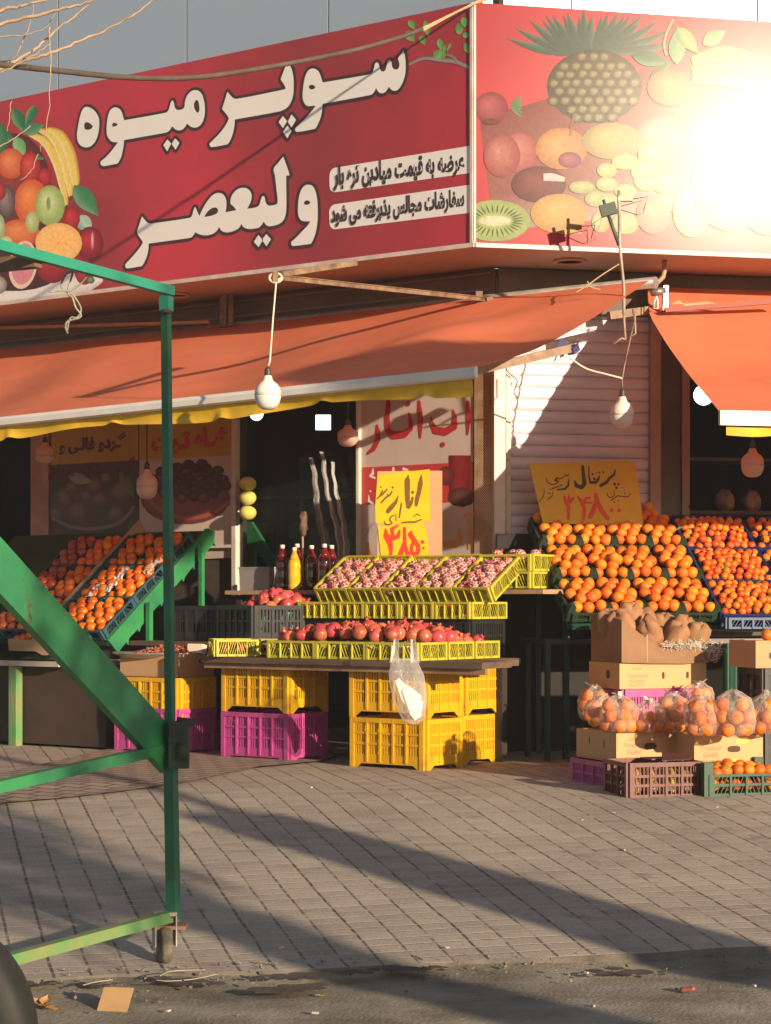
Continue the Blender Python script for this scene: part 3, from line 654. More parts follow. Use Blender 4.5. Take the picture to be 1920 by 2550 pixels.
text_quad('strip_lettering', plL, shaped('عرضه به قیمت میادین تره بار'), ((832, 412), (1158, 374), (1158, 438), (832, 478)), 0.0036, textm, sgL, 0.045)
text_quad('strip_lettering', plL, shaped('سفارشات مجالس پذیرفته می شود'), ((826, 511), (1157, 468), (1157, 530), (826, 572)), 0.0036, textm, sgL, 0.045)
# printed fruit, lower left
pr = Print(plL, 0.001); z1 = lambda x, y: (x * 0.3842, y * 0.3842); z4 = lambda x, y: (x * 0.3842, 600 + y * 0.3842)
G1, G2, GD = (0.16, 0.36, 0.16), (0.03, 0.14, 0.06), (0.05, 0.2, 0.09)
def E1(x, y, rx, ry, ci, co, z=z1, **k): cx, cy = z(x, y); pr.ell(cx, cy, rx * 0.3842, ry * 0.3842, ci, co, **k)
def Lf(x0, y0, x1, y1, wd, a=G2, b=G1, z=z1, bend=0.0): pr.leaf(*z(x0, y0), *z(x1, y1), wd * 0.3842, a, b, bend)
pr.band([z4(-200, 380), z4(100, 345), z4(350, 300), z4(560, 262), z4(665, 240)], [14, 20, 26, 26, 8], (0.55, 0.5, 0.48), (0.75, 0.72, 0.7), (0.6, 0.5, 0.48))
pr.ell(*z4(90, 170), 125, 60, (0.10, 0.02, 0.02), (0.06, 0.015, 0.02), 0)
pr.ell(*z1(90, 1250), 95, 150, (0.30, 0.05, 0.03), (0.09, 0.02, 0.02), 0)
for k, (x, y) in enumerate(((0, 0), (45, -18), (90, -22))):
    pr.band([z1(190 + x*1.3, 870 + y*1.6), z1(290 + x*1.1, 915 + y*1.9), z1(365 + x, 1030 + y*1.7), z1(408 + x*.9, 1180 + y), z1(432 + x*.6, 1335 - x*1.3)], [4, 12, 14, 12, 4], (0.45, 0.22, 0.03), (0.80, 0.60, 0.13), (0.86, 0.72, 0.40)); pr.ell(*z1(434 + x*.6, 1342 - x*1.3), 4, 6, (0.12, 0.07, 0.03), (0.08, 0.05, 0.02))
Lf(90, 700, 160, 860, 42); Lf(235, 680, 165, 820, 34); Lf(150, 860, 285, 810, 40, GD, G1); Lf(0, 860, 90, 905, 36); Lf(95, 890, 165, 1010, 40, G1, (0.3, 0.5, 0.3))
E1(-40, 900, 90, 120, G1, G2); E1(72, 1060, 90, 100, (0.85, 0.28, 0.09), (0.55, 0.08, 0.03)); E1(195, 1085, 66, 105, (0.75, 0.09, 0.06), (0.36, 0.01, 0.02), lump=0.04); E1(290, 1150, 46, 62, (0.6, 0.05, 0.05), (0.3, 0.01, 0.02))
Lf(230, 1010, 290, 1030, 16); E1(205, 1310, 112, 150, (0.88, 0.30, 0.08), (0.60, 0.09, 0.03)); E1(40, 1310, 60, 108, (0.34, 0.26, 0.24), (0.09, 0.05, 0.06))
Lf(480, 1200, 640, 1400, 62, GD, (0.18, 0.36, 0.2)); Lf(500, 1400, 600, 1500, 50, (0.35, 0.5, 0.4), (0.2, 0.4, 0.25))
E1(130, 1510, 130, 90, (0.85, 0.30, 0.10), (0.55, 0.10, 0.03)); E1(325, 1332, 96, 132, (0.72, 0.78, 0.38), (0.27, 0.40, 0.10)); E1(315, 1320, 14, 46, (0.2, 0.22, 0.06), (0.35, 0.45, 0.15)); E1(210, 1440, 44, 72, (0.62, 0.68, 0.36), (0.33, 0.42, 0.14))
E1(465, 1415, 55, 72, (0.62, 0.05, 0.05), (0.30, 0.01, 0.02), lump=0.05); E1(585, 1580, 88, 112, (0.55, 0.03, 0.05), (0.16, 0.01, 0.02)); E1(600, 1560, 10, 60, (0.85, 0.6, 0.6), (0.55, 0.1, 0.12))
E1(340, 155, 110, 120, (0.5, 0.03, 0.04), (0.2, 0.01, 0.02), z4); E1(548, 200, 62, 85, (0.55, 0.05, 0.05), (0.25, 0.02, 0.02), z4)
E1(381, 1575, 152, 130, (0.90, 0.62, 0.28), (0.88, 0.45, 0.12), pw=3.0, hx=0, hy=0)
for k in range(10): pr.leaf(*z1(381, 1572), *z1(381 + 128 * math.cos(k * R(36)), 1572 + 106 * math.sin(k * R(36))), 9, (0.86, 0.46, 0.14), (0.88, 0.52, 0.18))
E1(150, 155, 92, 158, (0.9, 0.88, 0.8), (0.75, 0.55, 0.4), z4, rot=8); E1(152, 150, 76, 135, (0.70, 0.22, 0.26), (0.62, 0.25, 0.3), z4, rot=8, hx=0, hy=0.1); E1(-20, 285, 68, 62, (0.75, 0.7, 0.68), (0.2, 0.15, 0.14), z4)
E1(0, 1480, 34, 90, (0.6, 0.65, 0.4), (0.3, 0.4, 0.15)); E1(40, 1570, 42, 40, (0.72, 0.74, 0.5), (0.4, 0.5, 0.2)); E1(0, 1240, 40, 60, (0.55, 0.06, 0.05), (0.25, 0.02, 0.02)); E1(590, 255, 24, 22, (0.2, 0.4, 0.2), (0.06, 0.12, 0.06), z4)
pr.obj('printed_fruit', printm, sgL)
# printed twig, upper right
pr = Print(plL, 0.002)
z2 = lambda x, y: (640 + x * 0.3842, y * 0.3842)
tw = [(985, 420), (1080, 378), (1200, 390), (1290, 400), (1385, 440)]
pr.band([z2(*p) for p in tw], [3, 5, 6, 6, 5], (0.10, 0.06, 0.06), (0.30, 0.24, 0.22), (0.2, 0.14, 0.12))
pr.band([z2(1300, 400), z2(1270, 370), z2(1230, 355)], [4, 4, 3], (0.1, 0.06, 0.06), (0.25, 0.2, 0.18), (0.2, 0.14, 0.12))
for q in ((985,130,1025,190,20),(1090,130,1115,245,20),(970,200,1020,270,28),(1060,230,1090,290,20),(1180,250,1200,330,20),(1150,380,1190,320,24),(1215,330,1190,390,22),(1225,290,1210,350,10),(1340,110,1350,180,22),(1285,190,1340,185,34),(1330,230,1385,225,18),(1340,320,1385,300,34),(1260,280,1230,340,8)):
    pr.leaf(*z2(q[0], q[1]), *z2(q[2], q[3]), q[4] * 0.42, (0.10, 0.26, 0.07), (0.28, 0.42, 0.14))
pr.obj('printed_twig', printm, sgL)
# ---- right board
sgR = thing('shop_sign', 'rose red fascia sign printed with a pineapple and fruit, glaring in the sun', 'sign', Matrix.Identity(4))
sign_panel(plR, 0.0, 5.5, redR, 'board', sgR)
mb = MB(); mb.box(0.014, 5.5, 0.001, 0.014, ZS - 0.028, ZS - 0.001, mat4(plR.u, plR.n, UP, plR.o)); mb.box(0.004, 0.016, 0.001, 0.010, ZS, ZT, mat4(plR.u, plR.n, UP, plR.o)); mb.obj('trim', trim, sgR, recalc=True)
pr = Print(plR, 0.001, 1182); z3 = lambda x, y: (1280 + x * 0.3842, y * 0.3842)
def E3(x, y, rx, ry, ci, co, **k): cx, cy = z3(x, y); pr.ell(cx, cy, rx * 0.3842, ry * 0.3842, ci, co, **k)
pr.band([z3(-175, 1120), z3(100, 1080), z3(500, 1000), z3(900, 920), z3(1300, 860), z3(1900, 800)], [150, 150, 165, 175, 185, 190], (0.30, 0.06, 0.06), (0.38, 0.12, 0.11), (0.55, 0.40, 0.36))
E3(1700, 900, 560, 190, (0.85, 0.72, 0.45), (0.75, 0.5, 0.25))
E3(-148, 700, 110, 105, (0.62, 0.15, 0.16), (0.30, 0.03, 0.06)); Lf2 = lambda x0, y0, x1, y1, wd, a=G2, b=G1, bend=0.0: pr.leaf(*z3(x0, y0), *z3(x1, y1), wd * 0.3842, a, b, bend)
for k in range(6): Lf2(-20, 690, 55, 620 + k * 28, 14, (0.1, 0.25, 0.1), (0.25, 0.4, 0.2))
for k in range(26):                                       # pineapple crown
    a = -92 + (k - 12.5) * 6.4; ln = 250 + 150 * abs(math.sin(k * 1.7)) * (1 if k % 2 else 0.7)
    Lf2(500 + (k - 12.5) * 7, 335, 500 + ln * 1.25 * math.cos(R(a)) * (1.15), max(60 + (k % 3) * 20, 330 + ln * math.sin(R(a)) * 0.85), 30, (0.06, 0.11, 0.09), (0.16, 0.25, 0.2), bend=0.06 * (1 if k > 13 else -1))
E3(520, 560, 308, 240, (0.16, 0.13, 0.06), (0.07, 0.055, 0.04))
for r in range(8):
    for k in range(9):
        x = 520 + (k - 4 + (r % 2) * 0.5) * 74; y = 370 + r * 56
        if ((x - 520) / 290) ** 2 + ((y - 560) / 225) ** 2 < 0.97: x += rnd.uniform(-7, 7); y += rnd.uniform(-5, 5); E3(x, y, 40, 34, (0.36, 0.31, 0.12), (0.07, 0.055, 0.035), hy=0.35, lump=0.16, rot=rnd.uniform(-20, 20)); [Lf2(x + rnd.uniform(-4, 4), y + 12, x + d, y - 24 + abs(d) * .5, 6, (0.30, 0.27, 0.14), (0.5, 0.46, 0.32)) for d in (-20, -6, 9, 22)]
Lf2(760, 360, 1010, 410, 50, G2, G1); Lf2(1050, 420, 1060, 170, 55, G1, (0.3, 0.45, 0.2)); Lf2(1060, 180, 1190, 350, 50, (0.3, 0.45, 0.15), G1); Lf2(1220, 290, 1370, 200, 50, G1, (0.3, 0.45, 0.25)); Lf2(880, 540, 1010, 400, 40, G2, G1)
E3(1010, 570, 150, 120, (0.85, 0.38, 0.12), (0.6, 0.15, 0.05)); pr.band([z3(1030, 125), z3(985, 220), z3(972, 300), z3(985, 360)], [3, 3, 3, 3], (0.4, 0.45, 0.2), (0.5, 0.5, 0.25), (0.4, 0.4, 0.2))
for k in range(3): pr.band([z3(1150, 400 + 60*k), z3(1350, 360 + 70*k), z3(1560, 430 + 60*k), z3(1760, 600 + 40*k)], [10, 24, 26, 12], (0.7, 0.45, 0.08), (0.85, 0.68, 0.22), (0.8, 0.62, 0.3))
E3(-150, 790, 60, 20, (0.3, 0.05, 0.06), (0.2, 0.02, 0.04))
E3(30, 990, 118, 130, (0.75, 0.35, 0.28), (0.52, 0.09, 0.11)); E3(-80, 1010, 120, 140, (0.70, 0.30, 0.25), (0.42, 0.07, 0.08)); E3(305, 965, 168, 136, (0.82, 0.52, 0.20), (0.58, 0.25, 0.09)); pr.band([z3(362, 880), z3(372, 800), z3(402, 735)], [3, 3, 3], (0.3, 0.1, 0.06), (0.4, 0.16, 0.1), (0.3, 0.1, 0.06))
E3(940, 900, 165, 140, (0.75, 0.45, 0.4), (0.55, 0.2, 0.18)); E3(635, 915, 198, 120, (0.66, 0.58, 0.22), (0.40, 0.30, 0.12)); E3(360, 1038, 76, 52, (0.55, 0.16, 0.22), (0.25, 0.03, 0.08))
E3(160, 1195, 178, 118, (0.34, 0.06, 0.07), (0.14, 0.02, 0.03)); pr.band([z3(190, 1150), z3(250, 1150), z3(330, 1165)], [9, 10, 5], (0.75, 0.65, 0.65), (0.8, 0.72, 0.72), (0.7, 0.6, 0.6))
E3(290, 1385, 185, 128, (0.85, 0.60, 0.22), (0.66, 0.36, 0.10)); Lf2(240, 1490, 450, 1510, 22, (0.66, 0.36, 0.10), (0.75, 0.45, 0.14))
for x, y, a, b in ((900,1000,100,90),(850,1110,95,85),(980,1190,90,70),(720,1050,90,52),(600,1105,66,48),(860,1180,85,60),(440,1215,86,42),(600,1195,72,48),(720,1240,72,46),(530,1290,74,52),(610,1310,66,56),(720,1450,88,72),(560,1440,60,70)):
    E3(x, y, a, b, (0.66, 0.72, 0.42), (0.36, 0.45, 0.16))
E3(900, 1390, 110, 130, (0.75, 0.40, 0.30), (0.55, 0.2, 0.14)); E3(1150, 1370, 125, 170, (0.82, 0.7, 0.4), (0.75, 0.55, 0.2), pw=3); E3(1400, 1200, 260, 300, (0.85, 0.7, 0.3), (0.7, 0.45, 0.15)); E3(1650, 1300, 200, 230, (0.8, 0.4, 0.2), (0.6, 0.2, 0.1))
cx, cy = z3(-125, 1432); pr.ell(cx, cy, 88, 52, (0.55, 0.66, 0.28), (0.42, 0.55, 0.2), hx=0, hy=0)
for k in range(30): pr.leaf(cx + 42 * math.cos(k*R(12)), cy + 18 * math.sin(k*R(12)), cx + 74 * math.cos(k*R(12)), cy + 43 * math.sin(k*R(12)), 2.2, (0.1, 0.14, 0.05), (0.12, 0.16, 0.06))
pr.ell(cx, cy, 40, 13, (0.88, 0.88, 0.72), (0.75, 0.8, 0.5), hx=0, hy=0)
for i in pr.b.c: pr.b.c[i] = [v * 0.42 for v in pr.b.c[i]]
pr.obj('printed_fruit', mat('glossy printed picture', (1, 1, 1), 0.19, attr='Col', bump=0.015, bscale=2.2, spec=0.055, mottle=0.22), sgR)
# ================================================================== awnings
def canvas_mat():
    m = mat('orange canvas', (0.93, 0.26, 0.135), 0.75, 0.2, 1.1, bump=0.3, bscale=5.0, spec=0.2, wear=(0.76, 0.24, 0.13), wscale=2.3, wcut=0.55)
    N = m.node_tree.nodes; K = m.node_tree.links.new; b = N['Principled BSDF']
    t = N.new('ShaderNodeBsdfTranslucent'); t.inputs[0].default_value = (0.9, 0.28, 0.12, 1)
    x = N.new('ShaderNodeMixShader'); x.inputs[0].default_value = 0.22; K(b.outputs[0], x.inputs[1]); K(t.outputs[0], x.inputs[2]); K(x.outputs[0], N['Material Output'].inputs['Surface'])
    return m
canvas = canvas_mat()
white_al = mat('white aluminium', (0.80, 0.76, 0.72), 0.4, 0.1, 5)
yelv = mat('yellow valance cloth', (0.80, 0.50, 0.03), 0.7, 0.25, 4, bump=0.2, bscale=14)
rust = mat('rusty steel', (0.30, 0.20, 0.11), 0.75, 0.5, 12, col2=(0.13, 0.075, 0.05), bump=0.3, bscale=60)
greym = mat('grey galvanised', (0.42, 0.40, 0.38), 0.4, 0.3, 12, metal=0.5)
darkplastic = mat('dark socket', (0.05, 0.04, 0.04), 0.5)
AW = 6.6
BF = 2.3
aT0, aB0 = -1.227, La(1190, BF)
zBr, zBl = Zat(915, L(aB0, BF).y), Zat(1041, L(La(0, BF), BF).y)
aBl = La(0, BF)
def zb(a): return zBr + (zBl - zBr) * (a - aB0) / (aBl - aB0)
aw = thing('awning', 'long orange awning over the left shop front with white bar and yellow valance', 'awning', Matrix.Identity(4))
def clothL(u, v):
    a = (aT0 + (aB0 - aT0) * v) * (1 - u) + AW * u; b = 0.10 + (BF - 0.1) * v
    z = 3.225 * (1 - v) + zb(a) * v - 0.045 * 4 * v * (1 - v)
    z += 0.024 * math.sin(a * 2.6 + v * 3.2) * math.sin(math.pi * v) + 0.02 * math.sin((a + v * 1.3) * 6.0) * v * (1 - v) * 2
    z += 0.05 * math.exp(-((a + 1.0 - 1.1 * v) / 0.35) ** 2) * math.sin(math.pi * v)
    return L(a, b, z)
mb = MB(); mb.grid(clothL, 90, 16); mb.obj('cloth', canvas, aw)
mb = MB(); mb.tube([L(aT0 - 0.03, 0.11, 3.20), L(AW, 0.11, 3.20)], 0.035, 12); mb.obj('roller', greym, aw)
mb = MB(); n = 24
pf = [(-.005,.018),(.014,.014),(.022,-.004),(.018,-.036),(.002,-.046),(-.012,-.04)]
vs = [L(aB0 + (AW - aB0) * i / n, BF + 0.01 + p[0], zb(aB0 + (AW - aB0) * i / n) - 0.012 + p[1]) for i in range(n + 1) for p in pf]
mb.add(vs, [(i*6+k, i*6+(k+1) % 6, (i+1)*6+(k+1) % 6, (i+1)*6+k) for i in range(n) for k in range(6)] + [tuple(range(6))[::-1]]); mb.obj('front_bar', white_al, aw)
knots = [La(px, BF) for px in (1055, 800, 545, 275, 20, -300)]
def valL(u, v):
    a = La(1172, BF) * (1 - u) + AW * u; k = min(abs(a - q) for q in knots)
    drop = 0.078 + 0.02 * math.sin(a * 3.3) - 0.018 * math.exp(-(k / 0.05) ** 2)
    b = BF - 0.005 - 0.02 * math.sin(v * 2.2) + 0.012 * math.sin(a * 9) * v + 0.02 * math.exp(-(k / 0.03) ** 2) * v
    return L(a, b, zb(a) - 0.05 - drop * v)
mb = MB(); mb.grid(valL, 260, 5); mb.obj('valance', yelv, aw)
armm = mat('brown arm paint', (0.36, 0.25, 0.17), 0.6, 0.4, 9)
mb = MB(); p, q = Lp(1420, 868, 0.45), L(-0.55, 1.9, zb(0) - 0.01); mb.bar(p, q, 0.025, 0.05); mb.obj('arm', armm, aw)
mb = MB(); mb.bar(p + Vector((-0.07, 0, -0.04)), p + Vector((-0.035, 0, 0.05)), 0.05, 0.06); mb.bar(p + Vector((0, 0, -0.02)), p + Vector((0.04, 0.05, 0.015)), 0.05, 0.04); mb.obj('elbow', mat('navy joint', (0.05, 0.06, 0.15), 0.5), aw)
mb = MB(); mb.bar(Rp(1516, 786, 0.55), Rp(1662, 766, 0.35), 0.03, 0.05); mb.obj('arm', armm, aw)
# right awning
aw2 = thing('awning', 'orange canvas awning over the right shop doorway, hanging to a short white bar', 'awning', Matrix.Identity(4))
edge = [(0, 1612, 714), (0.22, 1618, 786), (0.42, 1662, 856), (0.62, 1716, 930), (0.82, 1757, 982), (1, 1791, 1024)]
def ed(v):
    for (v0, x0, y0), (v1, x1, y1) in zip(edge[:-1], edge[1:]):
        if v <= v1 + 1e-9:
            t = (v - v0) / (v1 - v0); return x0 + (x1 - x0) * t, y0 + (y1 - y0) * t
def clothR(u, v):
    px, py = ed(v); b = 0.12 + 2.1 * v; c = Rc(px, b); p = Rr(c, b); z0 = Zat(py, p.y)
    c2 = c + 3.6 * u; z = z0 + 0.01 * math.sin(c2 * 3 + v * 4) * math.sin(math.pi * v)
    return Rr(c2, b, z)
mb = MB(); mb.grid(clothR, 40, 20); mb.obj('cloth', canvas, aw2)
px, py = ed(1); cB = Rc(px, 2.22); zB = Zat(1024, Rr(cB, 2.22).y)
mb = MB(); boxR(mb, cB, cB + 3.5, 2.21, 2.24, zB - 0.078, zB + 0.004); boxR(mb, cB - 0.004, cB + 3.5, 2.235, 2.248, zB - 0.05, zB - 0.044); mb.obj('front_bar', white_al, aw2)
mb = MB(); mb.grid(lambda u, v: Rr(cB + 0.05 + 3.4 * u, 2.20 + 0.02 * math.sin(u * 60) * v, zB - 0.076 - 0.055 * v - 0.008 * math.sin(u * 41)), 60, 4); mb.obj('valance', yelv, aw2)
mb = MB(); mb.tube([Rp(1612, 742, 0.14), Rr(Rc(1612, 0.14) + 3.6, 0.14, Rp(1612, 742, 0.14).z)], 0.03, 10); mb.obj('roller', greym, aw2)
mb = MB(); mb.bar(Rp(1655, 772, 0.62), Rp(1960, 748, 0.62), 0.03, 0.03); mb.obj('arm', mat('dark red arm and shadow', (0.25, 0.05, 0.03), 0.6), aw2)  # dark red bar drawn for the roller arm and its shadow
# crank gear hung from the soffit
cg = thing('awning_gear', 'chrome awning gear box with a ring, hung on a bent pipe under the soffit', 'gear', Matrix.Identity(4))
b_ = 0.55
mb = MB(); mb.tube([Rp(1654, 634, b_), Rp(1656, 668, b_), Rp(1651, 690, b_), Rp(1634, 706, b_), Rp(1628, 722, b_)], 0.017, 8); mb.obj('bent_pipe', mat('tan pipe', (0.42, 0.27, 0.18), 0.5, 0.3, 9), cg)
mb = MB(); mb.tube([Rp(1622, 728, b_), Rp(1656, 724, b_)], 0.026, 12); mb.bar(Rp(1657, 712, b_), Rp(1655, 776, b_), 0.03, 0.03); mb.obj('gear_box', mat('chrome', (0.5, 0.48, 0.46), 0.25, 0.2, 20, metal=0.8), cg)
mb = MB(); mb.tube([Rp(1635, 738, b_ + .02), Rp(1629, 752, b_ + .02), Rp(1628, 768, b_ + .02), Rp(1637, 769, b_ + .02), Rp(1639, 752, b_ + .02)], 0.006, 6, True); mb.obj('ring', mat('bright steel', (0.75, 0.7, 0.62), 0.3, metal=0.7), cg)
mb = MB()
for k in range(3): mb.tube([Rp(1666, 760, b_), Rp(1690, 755 - 3*k, b_), Rp(1708, 758 + 2*k, b_), Rp(1760, 752 + k * 4, b_), Rp(1812, 764, b_)], 0.004, 5)
mb.obj('cord', mat('yellowish cord', (0.5, 0.38, 0.24), 0.8), cg)

# rusty lamp arm sticking out from the corner column
arm = thing('lamp_arm', 'rusty steel arm reaching out from the corner column to carry the hanging bulb', 'bracket', Matrix.Identity(4))
pa, pb = P(1205, 745, 13.45), P(700, 692, 11.5)
mb = MB(); mb.bar(pa, pb, 0.02, 0.028); mb.bar(pa + Vector((0, 0, .012)), pb + Vector((0, 0, .012)), 0.034, 0.005); mb.obj('bar', rust, arm)
mb = MB(); mb.bar(pa + Vector((-0.03, 0, -0.03)), pa + Vector((-0.03, 0, 0.05)), 0.03, 0.045); mb.bar(pa + Vector((0.01, 0, -0.02)), pa + Vector((0.05, 0.02, -0.01)), 0.05, 0.06); mb.obj('clamp', mat('rust brown clamp', (0.22, 0.14, 0.09), 0.7, 0.4, 20), arm)
pc = P(885, 655, 12.1)
mb = MB(); mb.bar(pb + Vector((0, 0, 0.02)), pc, 0.03, 0.03); mb.bar(pb + Vector((-.03, 0, -.02)), pb + Vector((-.03, 0, 0.035)), 0.03, 0.03); mb.obj('stay', rust, arm)
mb = MB(); mb.tube([pb + Vector((-.03 - .035 * math.cos(R(k * 20)) , 0.0, 0.0 + .025 * math.sin(R(k * 20)))) for k in range(18)], 0.008, 6, True); mb.obj('paper_tape', mat('old tape', (0.62, 0.52, 0.4), 0.8), arm)
# stubs of the frame over the left awning
fr_ = thing('support_frame', 'brown steel frame tubes over the left end of the awning', 'frame', Matrix.Identity(4))
mb = MB(); mb.bar(Lp(-40, 818, 0.35), Lp(520, 802, 0.30), 0.02, 0.022); mb.obj('rail', mat('orange brown tube', (0.5, 0.24, 0.11), 0.6, 0.3, 8), fr_)
mb = MB(); mb.bar(Lp(556, 728, 0.2), Lp(556, 815, 0.2), 0.05, 0.05); mb.bar(Lp(575, 728, 0.2), Lp(575, 812, 0.2), 0.025, 0.03); mb.obj('post', rust, fr_)

# ================================================================== bulbs
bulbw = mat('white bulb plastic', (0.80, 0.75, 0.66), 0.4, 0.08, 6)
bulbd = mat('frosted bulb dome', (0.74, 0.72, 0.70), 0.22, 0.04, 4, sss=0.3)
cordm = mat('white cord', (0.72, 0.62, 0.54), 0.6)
pinkb = mat('bulb plastic with red shade painted in', (0.66, 0.42, 0.36), 0.4, 0.1, 6)  # reddish awning shade put into the bulb colour
def bulb(px, ytop, ybot, D, label, cord, m1=bulbw, m2=bulbd, cm=cordm, r=0.073):
    h = (ybot - ytop) / F * D; base = P(px, ybot, D)
    t = thing('hanging_bulb', label, 'bulb', Matrix.Translation(base), 'big light bulbs hung along the shop front')
    k = h / 0.23
    M = Matrix.Diagonal((1, 1, 1, 1))
    mb = MB(); mb.lathe([(0.0, 0.0), (0.028, 0.003), (0.052, 0.017), (0.066, 0.042), (r, 0.075 * k), (r, 0.085 * k)], 28); mb.obj('dome', m2, t)
    mb = MB(); mb.lathe([(r + 0.0005, 0.085 * k), (r, 0.11 * k), (0.066, 0.135 * k), (0.05, 0.158 * k), (0.032, 0.172 * k), (0.024, 0.19 * k), (0.021, 0.205 * k)], 28)
    mb.obj('body', m1, t)
    mb = MB(); mb.lathe([(0.02, 0.2 * k), (0.021, 0.21 * k), (0.017, 0.225 * k), (0.019, 0.238 * k), (0.012, 0.252 * k), (0.005, 0.262 * k)], 14); mb.obj('socket', darkplastic, t)
    mb = MB(); mb.tube([Vector((0, 0, h * 1.12))] + [Vector(p) - base for p in cord], 0.0055, 6); mb.obj('cord', cm, t)
    return t
bulb(667, 925, 1021, 11.5, 'sunlit white bulb on a pale cord before the orange awning', [P(672, 900, 11.5), P(680, 790, 11.5), P(688, 700, 11.5), pb])
bl2 = P(1550, 1000, 12.85)
bulb(1550, 978, 1069, 12.85, 'white bulb hanging in front of the shutter under the wire rack pole', [P(1549, 945, 12.85), P(1556, 905, 12.85), P(1568, 850, 12.85), P(1580, 800, 12.85), P(1576, 770, 12.9)], cm=mat('dark and tan flex', (0.32, 0.22, 0.16), 0.7, 0.6, 20))
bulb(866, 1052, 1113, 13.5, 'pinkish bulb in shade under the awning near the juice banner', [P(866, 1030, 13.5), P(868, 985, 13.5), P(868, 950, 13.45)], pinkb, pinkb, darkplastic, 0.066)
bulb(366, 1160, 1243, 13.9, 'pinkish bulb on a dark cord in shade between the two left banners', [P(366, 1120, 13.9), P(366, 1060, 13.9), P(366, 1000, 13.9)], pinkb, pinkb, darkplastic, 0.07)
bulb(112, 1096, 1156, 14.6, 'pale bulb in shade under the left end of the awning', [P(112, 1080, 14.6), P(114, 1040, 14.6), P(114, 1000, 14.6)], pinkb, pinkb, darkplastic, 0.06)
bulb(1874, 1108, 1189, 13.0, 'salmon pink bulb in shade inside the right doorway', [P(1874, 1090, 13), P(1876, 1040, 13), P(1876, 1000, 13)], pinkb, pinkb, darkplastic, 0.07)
# lit lamps inside the shop
def lamp(name, p, rx, rz, sq, label):
    mb = MB(); n = 4 if sq else 24
    M = Matrix.Translation(p) @ Matrix.Rotation(R(90), 4, 'X') @ Matrix.Rotation(R(45 if sq else 0), 4, 'Z')
    k = 1.414 if sq else 1
    mb.lathe([(0.0, 0.03), (0.8 * k, 0.028), (1.0 * k, 0.0), (0.9 * k, -0.04), (0.0, -0.05)], n, M @ Matrix.Diagonal((rx, rx, 1, 1)))
    return tag(mb.obj(name, mat('lit cool lamp', (0.8, 0.9, 0.9), 0.4, emit=(0.62, 0.95, 0.92), estr=4.0)), label, 'lamp', 'lit lamps inside the shop')
lamp('ceiling_lamp', P(805, 1052, 15.4), 0.055, 0, True, 'square cool white lamp glowing inside the dark left window')
lamp('ceiling_lamp', P(639, 1031, 15.8), 0.05, 0, False, 'round cool white lamp just under the yellow valance, beside the sunlit bulb')
lamp('ceiling_lamp', P(1752, 984, 14.6), 0.07, 0, False, 'round cool white lamp glowing in the right doorway beside the awning edge')

# ================================================================== banners on the left front
plW = Plane(L(0, -0.012), -eL, UP)
def banner_rect(pl, pts, d, m, parent, name='sheet'):
    mb = MB(); mb.add([pl.at(px, py, d) for px, py in pts], [(0, 1, 2, 3)]); return mb.obj(name, m, parent)
yb = mat('yellow banner print', (0.50, 0.31, 0.03), 0.5, 0.2, 2); wb = mat('pale banner print', (0.56, 0.48, 0.45), 0.45, 0.15, 2); dk = mat('dark banner print', (0.055, 0.04, 0.037), 0.5, 0.5, 5, col2=(0.12, 0.08, 0.065))
pur = mat('purple black print', (0.09, 0.045, 0.09), 0.5); redp = mat('banner red print', (0.50, 0.035, 0.045), 0.45); orp = mat('orange print', (0.62, 0.28, 0.05), 0.45)
b1 = thing('banner', 'yellow banner with two dark lines of writing over a picture of nuts', 'banner', Matrix.Identity(4))
banner_rect(plW, [(112, 1030), (345, 1010), (345, 1340), (112, 1345)], 0.0, dk, b1)
banner_rect(plW, [(128, 1028), (345, 1009), (345, 1146), (128, 1158)], 0.002, yb, b1, 'yellow_band')
text_quad('lettering', plW, shaped('گـردو فالـی و'), ((148, 1091), (315, 1074), (315, 1124), (148, 1134)), 0.004, pur, b1, 0.05)
text_quad('lettering', plW, shaped('گردو خشک همدان'), ((123, 1153), (338, 1136), (338, 1182), (123, 1199)), 0.004, pur, b1, 0.05)
pr = Print(plW, 0.0025)
pr.ell(225, 1260, 120, 75, (0.12, 0.07, 0.06), (0.045, 0.03, 0.03), 0)
for x, y, r in ((195,1275,30),(288,1280,24),(235,1210,26),(160,1240,24),(250,1245,24),(300,1225,30),(180,1215,20),(265,1190,18),(215,1235,16),(140,1280,18)): pr.ell(x, y, r, r * 0.95, (0.24, 0.15, 0.12), (0.06, 0.04, 0.035), lump=0.05)
pr.leaf(300, 1170, 335, 1240, 14, (0.08, 0.12, 0.05), (0.12, 0.2, 0.08)); pr.leaf(170, 1185, 230, 1200, 14, (0.2, 0.22, 0.2), (0.3, 0.32, 0.3))
pr.band([(130, 1290), (180, 1312), (240, 1316), (300, 1300), (335, 1260)], [4, 5, 5, 5, 4], (0.14, 0.08, 0.06), (0.25, 0.15, 0.11), (0.14, 0.08, 0.06))
pr.obj('printed_nuts', printm, b1)
b2 = thing('banner', 'mulberry banner with red lettering on yellow over a bowl of dark berries', 'banner', Matrix.Identity(4))
banner_rect(plW, [(347, 1008), (588, 985), (588, 1388), (347, 1400)], 0.0, wb, b2)
banner_rect(plW, [(347, 1007), (588, 984), (588, 1133), (347, 1146)], 0.002, yb, b2, 'yellow_band')
text_quad('lettering', plW, shaped('شـاه تـوت'), ((378, 1078), (570, 1056), (570, 1124), (378, 1138)), 0.004, redp, b2, 0.06)
pr = Print(plW, 0.0025)
pr.ell(462, 1240, 112, 66, (0.30, 0.06, 0.05), (0.16, 0.03, 0.035), 0)
